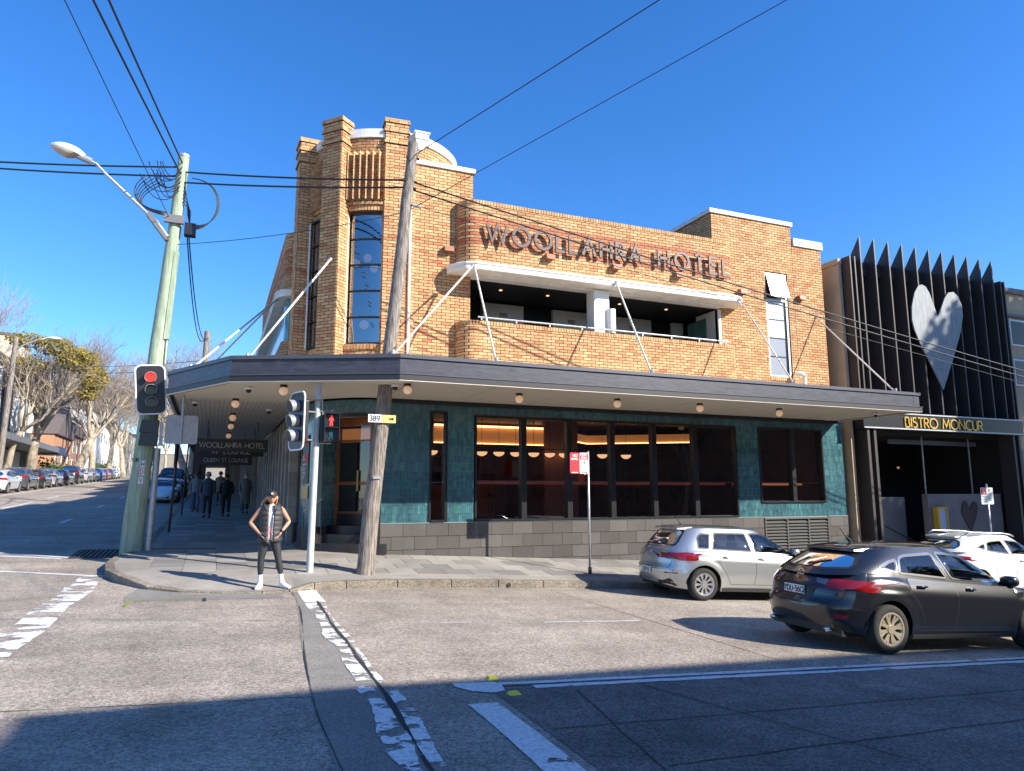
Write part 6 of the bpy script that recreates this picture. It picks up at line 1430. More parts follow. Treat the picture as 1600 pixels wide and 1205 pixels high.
class Car:
    def __init__(s, **k):
        s.__dict__.update(k); s.NX, s.NT = k.get('NX', 90), k.get('NT', 12)
        s.zt, s.zb0, s.wf = hermite(s.shoulder), hermite(s.sill), hermite(s.width)
        s.RR, s.FF = hermite(s.rear), hermite(s.front)
        s.xr = -s.L/2+s.ro; s.xf = s.xr+s.wb
    def zb(s, x):
        z = s.zb0(x)
        for xw in (s.xr, s.xf):
            d = abs(x-xw)
            if d < s.ra: z = max(z, s.rw+math.sqrt(s.ra**2-d*d))
        return z
    def stations(s):
        n, m = s.pn, s.pm; X = []
        K = s.NX
        for i in range(K+1):
            X.append(-.93+1.86*i/K)
        for xw in (s.xr, s.xf):
            for e in (-s.ra-.0005, -s.ra+.0005, -s.ra*.97, -s.ra*.9, s.ra*.9, s.ra*.97, s.ra-.0005, s.ra+.0005): X.append((xw+e)/(s.L/2))
        X = sorted(X); pl_ = lambda q: (1-abs(q)**n)**(1/m)
        y0 = pl_(.93); E = [y0*i/9 for i in range(9)]
        rear_ = [(-(1-y**m)**(1/n), y) for y in E]; return rear_+[(x, pl_(x)) for x in X]+[((1-y**m)**(1/n), y) for y in reversed(E)]
    def body(s):
        st = s.stations(); N = len(st); T = s.NT; v = []; s.st = st
        for j in range(T+1):
            t = (j/T)**.85
            for X, Y in st:
                x0 = X*s.L/2; zb, zt = s.zb(x0), s.zt(x0); z = zb+(zt-zb)*t
                x = x0+s.RR(z)*ss(.60, 1, -X)-s.FF(z)*ss(.60, 1, X)
                w_ = s.W/2*s.wf(z)*(1-.035*ss(.80, 1, t))*(1-s.nose*ss(.4, 1, X)-s.tail*ss(.45, 1, -X))
                fl = 0
                for xw in (s.xr, s.xf):
                    d = math.hypot(x0-xw, z-s.rw); fl = max(fl, .016*ss(s.ra+.16, s.ra+.03, d))
                cr_ = s.crease*math.exp(-((z-(s.cz+s.cs*x0))/.028)**2)
                v.append((x, (w_+fl+cr_)*Y, z))
        M = len(v); v2 = v+[(x, -y, z) for x, y, z in v]; f = []
        for j in range(T):
            for i in range(N-1):
                a, b, c, d = j*N+i, j*N+i+1, (j+1)*N+i+1, (j+1)*N+i
                f.append((a, d, c, b)); f.append((M+a, M+b, M+c, M+d))
        mb = MB(); mb.smooth = True; mb.add(v2, f)
        # cap across the top: bonnet / deck
        K = 10; base = T*N; cap = []; 
        for i in range(N):
            x, y, z = v[base+i]
            for k in range(K+1):
                q = math.cos(PI*k/K); cap.append((x, y*q, z+s.crown*(1-q*q)*min(1, y/.35)))
        fc = []; mi = []
        for i in range(N-1):
            xm = (cap[i*(K+1)][0]+cap[(i+1)*(K+1)][0])/2
            for k in range(K): fc.append((i*(K+1)+k, i*(K+1)+k+1, (i+1)*(K+1)+k+1, (i+1)*(K+1)+k)); mi.append(1 if s.gx[0]+.12 < xm < s.gx[1]-.2 and 0 < k < K-1 else 0)
        k0 = len(mb.f); mb.add(cap, fc); mb.mi[k0:] = mi
        return mb
    def top(s):
        """greenhouse shell, then roof"""
        K = s.NX; T = 14; v = []; n, m = 7, 2.6; xa0, xb0 = s.gx; xa1, xb1 = s.rx; zr = hermite(s.roof)
        pl_ = lambda q: (1-abs(q)**n)**(1/m)
        sx = [-.9+1.8*i/K for i in range(K+1)]; y0 = pl_(.9); E = [y0*i/8 for i in range(8)]
        st = [(-(1-y**m)**(1/n), y) for y in E]+[(x, pl_(x)) for x in sx]+[((1-y**m)**(1/n), y) for y in reversed(E)]; N = len(st)
        for j in range(T+1):
            t = j/T
            for X, Y in st:
                bul = .05*math.sin(PI*t); xa = xa0+(xa1-xa0)*t-bul*.6; xb = xb0+(xb1-xb0)*t+bul*.7; x = xa+(xb-xa)*(X+1)/2
                xq = max(-s.L/2*.99, min(s.L/2*.99, x)); zl = s.zt(xq)-.03; xz = xa1+(xb1-xa1)*(X+1)/2; z = zl+(zr(xz)-zl)*t
                wb_ = s.W/2*s.wf(s.zt(xq))*.955*(1-s.nose*.6*ss(.4, 1, X)-s.tail*ss(.5, 1, -X)); w_ = wb_+(s.roofw-wb_)*t+.028*math.sin(PI*t)
                v.append((x, w_*Y, z))
        M = len(v); f = []; mb = MB(); mb.smooth = True; v2 = v+[(x, -y, z) for x, y, z in v]
        for j in range(T):
            for i in range(N-1):
                a, b, c, d = j*N+i, j*N+i+1, (j+1)*N+i+1, (j+1)*N+i; f.append((a, d, c, b)); f.append((M+a, M+b, M+c, M+d))
        keep = []
        for q in f:
            c = [sum(v2[i][k] for i in q)/4 for k in range(3)]
            cut = any(inpoly(c[0], c[2], P_) for P_ in s.side_cut) and abs(c[1]) > s.roofw*.62 or (c[0] < xa1+.25 and abs(c[0]) > 0 and inpoly(c[1], c[2], s.rear_cut)) or (c[0] > xb1-.35 and inpoly(c[1], c[2], s.front_cut))
            if not cut: keep.append(q)
        mb.add(v2, keep); K2 = 10; cap = []
        for i in range(N):
            x, y, z = v[T*N+i]
            for k in range(K2+1):
                q = math.cos(PI*k/K2); cap.append((x, y*q, z+.055*(1-q*q)*min(1, y/.3)))
        fc = [(i*(K2+1)+k, i*(K2+1)+k+1, (i+1)*(K2+1)+k+1, (i+1)*(K2+1)+k) for i in range(N-1) for k in range(K2)]
        mb.add(cap, fc); full = MB(); full.add(v2, f); return mb, full
def inpoly(x, y, P):
    c = False
    for i in range(len(P)):
        a, b = P[i], P[i-1]
        if (a[1] > y) != (b[1] > y) and x < (b[0]-a[0])*(y-a[1])/(b[1]-a[1])+a[0]: c = not c
    return c
def roundpoly(P, r_=.04, n=4):
    out = []; k = len(P)
    for i in range(k):
        a, b, c = Vector(P[i-1]), Vector(P[i]), Vector(P[(i+1) % k]); d1 = (a-b); d2 = (c-b); q = min(r_, d1.length*.45, d2.length*.45); p1 = b+d1.normalized()*q; p2 = b+d2.normalized()*q
        for j in range(n+1):
            t = j/n; p = p1*(1-t)**2+b*2*t*(1-t)+p2*t*t; out.append((p.x, p.y))
    return out
def shrink(P, d):
    A = sum(P[i-1][0]*P[i][1]-P[i][0]*P[i-1][1] for i in range(len(P))); return offs(P, -d if A > 0 else d)
def patch(bvh, P, U, D, off, holes=(), step=.05, far=4):
    """outline P=(u, z) thrown along D onto the shell, lifted by off"""
    U, D = Vector(U), Vector(D).normalized(); pts = [Vector(p) for p in P]; n = len(pts); ed = [(i, (i+1) % n) for i in range(n)]
    hp = []
    for h in holes:
        k = len(pts); pts += [Vector(p) for p in h]; ed += [(k+i, k+(i+1) % len(h)) for i in range(len(h))]; hp.append(h)
    x0, x1 = min(p[0] for p in P), max(p[0] for p in P); z0, z1 = min(p[1] for p in P), max(p[1] for p in P); i = x0+step/2
    while i < x1:
        j = z0+step/2
        while j < z1:
            if inpoly(i, j, P) and not any(inpoly(i, j, h) for h in hp): pts.append(Vector((i, j)))
            j += step
        i += step
    vs, es, fs, *_ = geometry.delaunay_2d_cdt(pts, ed, [], 0, 1e-6); out = []; ok = []
    for q in vs:
        o = U*q.x+Vector((0, 0, q.y))-D*far; h = bvh.ray_cast(o, D)
        if h[0] is None: ok.append(False); out.append(o); continue
        nn = h[1] if h[1].dot(D) < 0 else -h[1]; out.append(h[0]+nn*off-D*off*.3); ok.append(True)
    mb = MB(); mb.smooth = True; ff = []
    for f in fs:
        cx_ = sum(vs[i].x for i in f)/len(f); cy_ = sum(vs[i].y for i in f)/len(f)
        if inpoly(cx_, cy_, P) and not any(inpoly(cx_, cy_, h) for h in hp) and all(ok[i] for i in f): ff.append(tuple(f))
    mb.add(out, ff); return mb
def seam(bvh, L_, U, D, w_=.008, off=.0015):
    """thin dark panel joint along the polyline L_"""
    mb = MB(); U, D = Vector(U), Vector(D).normalized(); v = []; pts = resample(L_, .05); k = len(pts); A = []
    for i, q in enumerate(pts):
        d = (pts[min(i+1, k-1)]-pts[max(i-1, 0)]).normalized(); nn = Vector((-d.y, d.x))*w_/2
        for e in (q+nn, q-nn):
            o = U*e.x+Vector((0, 0, e.y))-D*4; h = bvh.ray_cast(o, D)
            if h[0] is None: v.append(None); continue
            n2 = h[1] if h[1].dot(D) < 0 else -h[1]; v.append(h[0]+n2*off)
    f = [(2*i, 2*i+1, 2*i+3, 2*i+2) for i in range(k-1) if all(v[j] is not None for j in (2*i, 2*i+1, 2*i+2, 2*i+3))]
    mb.add([x or (0, 0, 0) for x in v], f); return mb
def make_wheel(parent, x, y, rw, side, spokes, m_rim, wd=.20, rimr=.66, kind='double', steer=0):
    """side -1: outer face to -y"""
    wh = bpy.data.objects.new('wheel', None); COL.objects.link(wh); wh.parent = parent; wh.location = (x, y, rw); wh.rotation_euler = (0, (x*7) % 1.3, steer)
    mb = MB(); mb.smooth = True; h = wd/2; rr = rw*rimr
    prof = [(rr, -h*.9), (rr+.02, -h), (rw-.045, -h*1.02), (rw-.012, -h*.86), (rw, -h*.6), (rw+.001, 0), (rw, h*.6), (rw-.012, h*.86), (rw-.045, h*1.02), (rr+.02, h), (rr, h*.9), (rr-.005, 0)]
    prof.append(prof[0]); mb.lathe(prof, (0, 0, 0), 40, 'Y'); mb.f = mb.f[:-2]; mb.mi = mb.mi[:-2]; mb.sm = mb.sm[:-2]
    smooth_obj(obj('tyre', mb, M_tyre, wh, local=True), 50)
    o_ = side*h; mb = MB(); mb.smooth = True
    mb.lathe([(rr, o_*.92), (rr+.012, o_*1.0), (rr-.012, o_*1.0), (rr-.03, o_*.8), (rr-.035, -o_*.5), (rr, -o_*.5)], (0, 0, 0), 40, 'Y'); mb.f = mb.f[:-2]; mb.mi = mb.mi[:-2]; mb.sm = mb.sm[:-2]
    for k in range(spokes):
        a0 = 2*PI*k/spokes
        for da in ((-.10, .10) if kind == 'double' else (0,)):
            q = []
            for (r_, wdt, dd) in ((.045, .020, .86), (rr*.5, .016, .80), (rr-.01, .022 if kind == 'double' else .034, .96)):
                a = a0+da*(r_/rr)*1.6+(.0 if r_ < .05 else 0); c, s_ = math.cos(a), math.sin(a)
                q.append([(r_*c-s_*wdt, o_*dd, r_*s_+c*wdt), (r_*c+s_*wdt, o_*dd, r_*s_-c*wdt), (r_*c+s_*wdt, o_*(dd-.22), r_*s_-c*wdt), (r_*c-s_*wdt, o_*(dd-.22), r_*s_+c*wdt)])
            k0 = len(mb.v); mb.v += [p for r_ in q for p in r_]; nf = []
            for j in range(2):
                for e in range(4): nf.append((k0+j*4+e, k0+j*4+(e+1) % 4, k0+(j+1)*4+(e+1) % 4, k0+(j+1)*4+e))
            mb.f += nf; mb.mi += [0]*len(nf); mb.sm += [False]*len(nf); mb.tone += [(0.5, 0, 0)]*12
    mb.tube([(0, o_*.70, 0), (0, o_*.92, 0)], .055, 16)
    smooth_obj(obj('rim', mb, m_rim, wh, local=True), 35)
    mb = MB(); mb.tube([(0, o_*.1, 0), (0, o_*.3, 0)], rr-.03, 24); obj('brake_disc', mb, M_alloyd, wh, local=True)
    return wh
def scale_poly(P, sx=1, sz=1, dx=0, dz=0): return [(p[0]*sx+dx, p[1]*sz+dz) for p in P]
def build_car(label, C_, paint_m, rim_m, name='parked_car', cat='car', spokes=5, rimkind='double', detail=2, glass_m=None, platetxt=None, badge=None, plate_m=None, steer=0, group=None):
    root = thing(name, label, cat, (0, 0, 0), group=group); gm = glass_m or M_carglass
    lo = C_.body(); hi, full = C_.top()
    b = obj('body', lo, [paint_m, M_seat], root, local=True); smooth_obj(b, 32); tp_ = obj('roof_and_pillars', hi, paint_m, root, local=True); smooth_obj(tp_, 35)
    tri = lambda m: bvhtree.BVHTree.FromPolygons([Vector(p) for p in m.v], m.f)
    bl, bt = tri(lo), tri(full); L, W = C_.L, C_.W
    SU, RU, FU_ = (1, 0, 0), (0, 1, 0), (0, 1, 0)
    def win(nm, P, U, D, border=.028, mt=None):
        P = roundpoly(P, .05); inner = shrink(P, border)
        mb = patch(bt, P, U, D, .004, [inner], .12); fr = obj('window_trim', mb, mt or M_trimb, root, local=True)
        mb = patch(bt, inner, U, D, .002, (), .10); o = obj(nm, mb, gm, root, local=True)
    for sd_ in (-1, 1):
        D = (0, -sd_, 0)
        for P in C_.side_win:
            win('side_window', P, SU, D)
            if C_.__dict__.get('trim') is M_chrome: Q = roundpoly(P, .05); q = seam(bt, Q+[Q[0]], SU, D, .011, .0065); obj('chrome_strip', q, M_chrome, root, local=True)
        if detail:
            for L_ in C_.seams:
                q = seam(bl, L_, SU, D)
                if q.f: obj('panel_joint', q, M_trimb, root, local=True)
            for hx, hz in C_.handles:
                h = bl.ray_cast(Vector((hx, sd_*3, hz)), Vector(D)); mb = MB(); mb.smooth = True
                if h[0]:
                    y = h[0].y; mb2 = patch(bl, arc(hx, hz, .085, .032, 0, 350, 16), SU, D, .002, (), .06); obj('handle_recess', mb2, M_trimb, root, local=True)
                    mb.tube([(hx-.085, y, hz), (hx-.07, y+sd_*.032, hz+.003), (hx+.07, y+sd_*.036, hz+.003), (hx+.088, y, hz)], [.012, .015, .015, .012], 8); smooth_obj(obj('door_handle', mb, C_.__dict__.get('handle_m') or paint_m, root, local=True), 60)
        for P in C_.side_lamp: mb = patch(bl, roundpoly(P, .03), SU, D, .006, (), .05); obj('tail_lamp', mb, M_redl, root, local=True)
        # lower sill trim
        mb = patch(bl, [(C_.xr+C_.ra+.02, C_.zb0(0)+.005), (C_.xf-C_.ra-.02, C_.zb0(0)+.005), (C_.xf-C_.ra-.03, C_.zb0(0)+.07), (C_.xr+C_.ra+.03, C_.zb0(0)+.07)], SU, D, .004, (), .2); obj('sill_trim', mb, M_dustb, root, local=True)
        # mirror
        mx = C_.mirror; h = bt.ray_cast(Vector((mx[0], sd_*3, mx[1]+.03)), Vector(D)); y = (h[0].y if h[0] else sd_*W*.42)
        mb = MB(); mb.smooth = True; n = 12
        for k, (yy, sc_) in enumerate(((0, .7), (.05, 1), (.17, 1.0), (.205, .7))):
            for j in range(n): a = 2*PI*j/n; mb.v.append((mx[0]+.02+math.copysign(abs(math.cos(a))**.7, math.cos(a))*.085*sc_, y+sd_*(yy+.03), mx[1]+.07+math.copysign(abs(math.sin(a))**.7, math.sin(a))*.072*sc_)); mb.tone.append((.5, 0, 0))
        for k in range(3):
            for j in range(n): mb.f.append((k*n+j, k*n+(j+1) % n, (k+1)*n+(j+1) % n, (k+1)*n+j))
        mb.f += [tuple(range(n)), tuple(range(3*n, 4*n))]; mb.mi = [0]*len(mb.f); mb.sm = [True]*len(mb.f); mr_ = obj('mirror', mb, paint_m, root, local=True); smooth_obj(mr_, 60)
        mb = MB(); mb.box(mx[0]-.02, mx[0]+.05, min(y-sd_*.02, y+sd_*.06), max(y-sd_*.02, y+sd_*.06), mx[1], mx[1]+.05); obj('mirror_foot', mb, M_trimb, mr_, local=True)
    win('rear_window', C_.rear_win, RU, (1, 0, 0), .035); win('windscreen', C_.front_win, FU_, (-1, 0, 0), .035)
    # rear lamps, plate, bumper insert
    for sd_ in (-1, 1):
        for P, m_ in C_.rear_lamp:
            Q = [(p[0]*sd_, p[1]) for p in P]; mb = patch(bl, roundpoly(Q, .02), RU, (1, 0, 0), .007, (), .04); obj('tail_lamp', mb, m_, root, local=True)
        dc_ = Vector((1, -sd_*.75, 0)).normalized()
        for P, m_ in C_.corner_lamp:
            U_ = Vector((-dc_.y, dc_.x, 0))*(1 if sd_ < 0 else -1)*-1
            mb = patch(bl, roundpoly([(p[0], p[1]) for p in P], .02), U_, dc_, .007, (), .04); obj('tail_lamp', mb, m_, root, local=True)
        for P in C_.front_lamp: mb = patch(bl, roundpoly([(p[0]*sd_, p[1]) for p in P], .03), FU_, (-1, 0, 0), .006, (), .06); obj('headlight', mb, M_clearl, root, local=True)
    for P, m_ in C_.rear_patch: mb = patch(bl, roundpoly(P, .03), RU, (1, 0, 0), .004, (), .06); obj('bumper_insert', mb, m_, root, local=True)
    for P, m_ in C_.front_patch: mb = patch(bl, roundpoly(P, .03), FU_, (-1, 0, 0), .004, (), .08); obj('grille', mb, m_, root, local=True)
    if detail:
        for L_ in C_.rear_seams:
            q = seam(bl, L_, RU, (1, 0, 0))
            if q.f: obj('tailgate_joint', q, M_trimb, root, local=True)
    h = bl.ray_cast(Vector((-5, 0, C_.plz)), Vector((1, 0, 0))); px_ = h[0].x if h[0] else -L/2
    mb = MB().box(px_-.018, px_-.008, -.19, .19, C_.plz-.055, C_.plz+.055); pl_ = obj('number_plate', mb, plate_m or M_whitesign, root, local=True)
    if platetxt:
        mb = MB(); tw_ = text_w(platetxt, .2)*.075*.9; text_mb(mb, platetxt, (px_-.0185, tw_/2, C_.plz-.04), (0, -1, 0), (0, 0, 1), .075, .014, .003, gap=.2, sx=.9); obj('plate_lettering', mb, M_sig, pl_, local=True)
    h = bl.ray_cast(Vector((5, 0, .42)), Vector((-1, 0, 0))); fx_ = h[0].x if h[0] else L/2
    mb = MB().box(fx_+.008, fx_+.018, -.19, .19, .37, .48); obj('number_plate', mb, plate_m or M_whitesign, root, local=True)
    # underside and wheel wells
    mb = MB().box(-L/2+.25, L/2-.25, -W/2+.24, W/2-.24, .20, .62); obj('underbody', mb, M_trimb, root, local=True)
    mb = MB()
    for xw in (C_.xr, C_.xf):
        for sd_ in (-1, 1):
            n = 12; v = []
            for yy in (sd_*(W/2-.05), sd_*(W/2-.34)):
                for j in range(n+1): a = PI*j/n; v.append((xw+(C_.ra+.004)*math.cos(a), yy, C_.rw+(C_.ra+.004)*math.sin(a)))
            f = [(j, j+1, n+2+j, n+1+j) for j in range(n)]; mb.add(v, f); mb.add([v[n+1+j] for j in range(n+1)], [tuple(range(n+1))])
    obj('wheel_arch_liner', mb, M_trimb, root, local=True)
    for xw in (C_.xr, C_.xf):
        for sd_ in (-1, 1): make_wheel(root, xw, sd_*(W/2-.115), C_.rw, sd_, spokes, rim_m, kind=rimkind, steer=steer if xw == C_.xf else 0)
    if detail:
        zs = C_.zt(0)
        for (x, y) in ((.35, .36), (.35, -.36), (-.62, .36), (-.62, -.36)):
            mb = MB(); mb.smooth = True; mb.hexa([(x-.12, y-.23, zs-.3), (x+.02, y-.23, zs-.3), (x+.02, y+.23, zs-.3), (x-.12, y+.23, zs-.3)], [(x-.27, y-.20, zs+.17), (x-.17, y-.20, zs+.17), (x-.17, y+.20, zs+.17), (x-.27, y+.20, zs+.17)]); st_ = obj('seat', mb, M_seat, root, local=True); bevel(st_, .05, 3); smooth_obj(st_, 60)
            mb = MB(); mb.hexa([(x-.27, y-.12, zs+.19), (x-.17, y-.12, zs+.19), (x-.17, y+.12, zs+.19), (x-.27, y+.12, zs+.19)], [(x-.29, y-.10, zs+.36), (x-.2, y-.10, zs+.36), (x-.2, y+.10, zs+.36), (x-.29, y+.10, zs+.36)]); hr = obj('headrest', mb, M_seat, st_, local=True); bevel(hr, .04, 3); smooth_obj(hr, 60)
        mb = MB(); mb.smooth = True; mb.tube([(.78, .36+.17*math.cos(a), zs+.02+.17*math.sin(a)) for a in [2*PI*i/16 for i in range(17)]], .014, 6); obj('steering_wheel', mb, M_seat, root, local=True)
    C_.bl, C_.bt = bl, bt
    return root
def put(o, x, y, psi, dz=0):
    o.location = (x, y, g(x, y)+dz)
    gx_, gy_ = (g(x+.5, y)-g(x-.5, y)), (g(x, y+.5)-g(x, y-.5)); c, s_ = math.cos(psi), math.sin(psi)
    o.rotation_euler = (math.atan(-(gx_*s_-gy_*c)) if 0 else math.atan(gy_*c-gx_*s_), -math.atan(gx_*c+gy_*s_), psi)
def mirror_front(W, z0=1.0): return [(-W, z0), (W, z0), (W*.84, z0+.36), (-W*.84, z0+.36)]

# ---- hatchback seen from the rear left, silver
def hatch(L, W, H, wb, ro, rw, kind):
    l2 = L/2; k = dict(L=L, W=W, wb=wb, ro=ro, rw=rw, ra=rw+.055, pn=9, pm=2.3, nose=.10, tail=.035, crease=.006, crown=.05)
    if kind == 'upright':
        k.update(cz=.80, cs=.005, shoulder=[(-l2, .96), (-l2*.8, .985), (-l2*.3, .955), (l2*.3, .915), (l2*.42, .91), (l2*.75, .82), (l2*.93, .70), (l2, .62)],
          sill=[(-l2, .30), (-l2*.85, .22), (-l2*.5, .19), (l2*.5, .19), (l2*.9, .20), (l2, .24)],
          width=[(.15, .93), (.30, .965), (.52, 1.0), (.72, .995), (.86, .975), (1.0, .94)], rear=[(.2, .10), (.35, .015), (.58, .0), (.66, .035), (.80, .05), (.98, .10)], front=[(.2, .08), (.35, .0), (.55, .02), (.75, .18), (.95, .3)],
          gx=(-l2+.12, l2*.56), rx=(-l2+.52, l2*.12), roofw=.58, roof=[(-l2+.5, H-.095), (-l2+1.1, H-.06), (-.2, H-.055), (l2*.12, H-.08)])
        k['side_win'] = [[(-l2+.72, 1.00), (-l2+.98, .99), (-l2+1.06, 1.30), (-l2+.84, 1.30), (-l2+.74, 1.22)], [(-l2+1.02, .985), (-.16, .965), (-.23, 1.345), (-l2+1.15, 1.325)], [(-.10, .965), (l2*.50, .955), (l2*.50-.12, 1.06), (l2*.12+.06, 1.30), (.10, 1.345), (-.16, 1.35)]]
        k['rear_win'] = [(-.56, 1.02), (.56, 1.02), (.60, 1.10), (.50, 1.34), (.40, 1.37), (-.40, 1.37), (-.50, 1.34), (-.60, 1.10)]
    else:
        k.update(cz=.74, cs=-.03, crease=.010, shoulder=[(-l2, .97), (-l2*.8, 1.03), (-l2*.3, .965), (l2*.3, .90), (l2*.42, .895), (l2*.75, .80), (l2*.93, .68), (l2, .58)],
          sill=[(-l2, .34), (-l2*.85, .24), (-l2*.5, .19), (l2*.5, .19), (l2*.9, .19), (l2, .22)],
          width=[(.15, .91), (.30, .955), (.50, .985), (.68, 1.0), (.84, .985), (1.0, .925)], rear=[(.2, .13), (.38, .02), (.58, .0), (.66, .06), (.80, .08), (1.03, .26)], front=[(.2, .08), (.35, .0), (.55, .03), (.75, .22), (.95, .35)],
          gx=(-l2+.16, l2*.60), rx=(-l2+.78, l2*.10), roofw=.56, roof=[(-l2+.7, H-.165), (-l2+1.3, H-.085), (-.1, H-.05), (l2*.12, H-.085)])
        k['side_win'] = [[(-l2+.84, 1.105), (-l2+1.13, 1.045), (-l2+1.22, 1.225), (-l2+1.07, 1.20)], [(-l2+1.17, 1.035), (-.24, .975), (-.36, 1.325), (-l2+.9+.5, 1.285), (-l2+1.27, 1.25)], [(-.17, .975), (l2*.48, .945), (l2*.44, 1.03), (l2*.12+.08, 1.27), (.05, 1.325), (-.28, 1.34)]]
        k['rear_win'] = [(-.60, 1.06), (-.3, 1.03), (.3, 1.03), (.60, 1.06), (.62, 1.13), (.52, 1.25), (.40, 1.28), (-.40, 1.28), (-.52, 1.25), (-.62, 1.13)]
    k['front_win'] = [(-.66, .98), (.66, .98), (.52, 1.35), (-.52, 1.35)]
    k['side_cut'] = [shrink(p, .014) for p in k['side_win']]; k['rear_cut'] = shrink(k['rear_win'], .014); k['front_cut'] = shrink(k['front_win'], .014)
    return k
k = hatch(4.26, 1.79, 1.465, 2.63, .82, .318, 'upright'); l2 = 2.13
k.update(seams=[[(-.13, .95), (-.12, .60), (-.16, .33)], [(-l2+1.05, .97), (-l2+1.12, .80), (-l2+1.30, .55), (-l2+1.42, .33)], [(l2*.50, .93), (l2*.50, .6), (l2*.48, .33)], [(-l2+1.42, .33), (l2*.48, .33)]],
  handles=[(-l2+1.32, .86), (.02, .845)], side_lamp=[], mirror=(l2*.44, .93),
  rear_lamp=[([(.48, .80), (.56, .775), (.80, .76), (.87, .77), (.87, .915), (.78, .92), (.54, .90)], M_redl), ([(.55, .49), (.76, .50), (.76, .525), (.55, .52)], M_redl)],
  corner_lamp=[([(.0, .0), (.01, .0), (.01, .01)], M_redl)], front_lamp=[[(.45, .62), (.82, .64), (.84, .74), (.5, .70)]], rear_patch=[([(-.72, .26), (.72, .26), (.66, .40), (-.66, .40)], M_trimb)], front_patch=[([(-.42, .6), (.42, .6), (.42, .68), (-.42, .68)], M_trimb), ([(-.7, .25), (.7, .25), (.6, .42), (-.6, .42)], M_trimb)],
  rear_seams=[[(-.62, .60), (.62, .60)], [(.62, .60), (.66, .76)], [(-.62, .60), (-.66, .76)], [(-.8, .565), (.8, .565)]], plz=.52, trim=M_trimb)
k['corner_lamp'] = []
k['side_lamp'] = [[(-l2+.0, .76), (-l2+.24, .785), (-l2+.31, .85), (-l2+.27, .90), (-l2+.0, .918)]]
golf = build_car('silver hatchback parked at the kerb in front of the hotel vent', Car(NX=100, NT=13, **k), paint('paint_silver', (.50, .51, .50), .75, .30), M_alloy, 'parked_hatchback', 'car', 10, 'single', 2, platetxt='CUP-51')
def roof_bits(root, Cc, H, l2, w_, spm, ant=True, spo=.52, drop=.075, wiper=True, zb_=1.05):
    mb = MB(); zr = H-.05
    x0, x1 = -l2+spo-.10, -l2+spo+.25; za = H-drop
    mb.hexa([(x0, -w_*.84, za-.03), (x1, -w_*.9, za-.02), (x1, w_*.9, za-.02), (x0, w_*.84, za-.03)], [(x0, -w_*.80, za+.012), (x1, -w_*.84, za+.05), (x1, w_*.84, za+.05), (x0, w_*.80, za+.012)]); o = obj('roof_spoiler', mb, spm, root, local=True); bevel(o, .012, 2); smooth_obj(o, 50)
    if ant:
        mb = MB(); mb.smooth = True; mb.tube([(-l2+spo+.30, 0, H-.03), (-l2+spo+.24, 0, H+.02), (-l2+spo+.10, 0, H+.15)], [.03, .012, .006], 8); obj('antenna', mb, M_trimb, root, local=True)
    if wiper:
        mb = MB(); h0 = Cc.bt.ray_cast(Vector((-5, 0, zb_+.02)), Vector((1, 0, 0)))[0]; h1 = Cc.bt.ray_cast(Vector((-5, -.28, zb_+.10)), Vector((1, 0, 0)))[0]
        if h0 and h1: mb.tube([h0+Vector((-.03, 0, 0)), h1+Vector((-.02, 0, 0))], .011, 6); obj('rear_wiper', mb, M_trimb, root, local=True)
def emblem(root, bvh, z, polys, size, wd, y=0, nm='maker_emblem', m_=None):
    h = bvh.ray_cast(Vector((-5, y, z)), Vector((1, 0, 0)))[0]
    if h: mb = MB(); strokes_mb(mb, polys, (h.x-.016, y, z), (0, -1, 0), (.25, 0, 1), size, wd, .01); obj(nm, mb, m_ or M_chrome, root, local=True)
cg = Car(NX=20, NT=6, **k); cg.body(); 
def get_bvh(root, nm='body'):
    for c in root.children:
        if c.name.split('.')[0] == nm: return bvhtree.BVHTree.FromPolygons([v.co for v in c.data.vertices], [p.vertices for p in c.data.polygons])
class _B: pass
def finish(root, H, l2, w_, spm, full_bvh_src, **kw):
    b = _B(); b.bt = full_bvh_src; roof_bits(root, b, H, l2, w_, spm, **kw)
VW = [arc(0, 0, 1, 1, 0, 360, 26), [(-.62, .72), (-.28, -.75), (0, .02), (.28, -.75), (.62, .72)], [(-.32, .9), (0, .22), (.32, .9)]]
MZ = [arc(0, 0, 1, .8, 0, 360, 26), [(-.9, .3), (-.45, .42), (0, -.05), (.45, .42), (.9, .3)], [(-.7, -.5), (-.3, -.1), (0, -.5), (.3, -.1), (.7, -.5)]]
HO = [roundpoly([(-.9, .8), (.9, .8), (.7, -.8), (-.7, -.8), ], .2)+[roundpoly([(-.9, .8), (.9, .8), (.7, -.8), (-.7, -.8)], .2)[0]], [(-.5, .65), (-.35, -.6)], [(.5, .65), (.35, -.6)], [(-.42, 0), (.42, 0)]]
put(golf, 10.50, 12.66, -.100)
gb = get_bvh(golf); emblem(golf, gb, .90, VW, .058, .012)
gt = Car(NX=30, NT=6, **k); finish(golf, 1.465, 2.13, .56, MAT['paint_silver'], bvhtree.BVHTree.FromPolygons([Vector(p) for p in gt.top()[1].v], gt.top()[1].f), spo=.52, drop=.09)

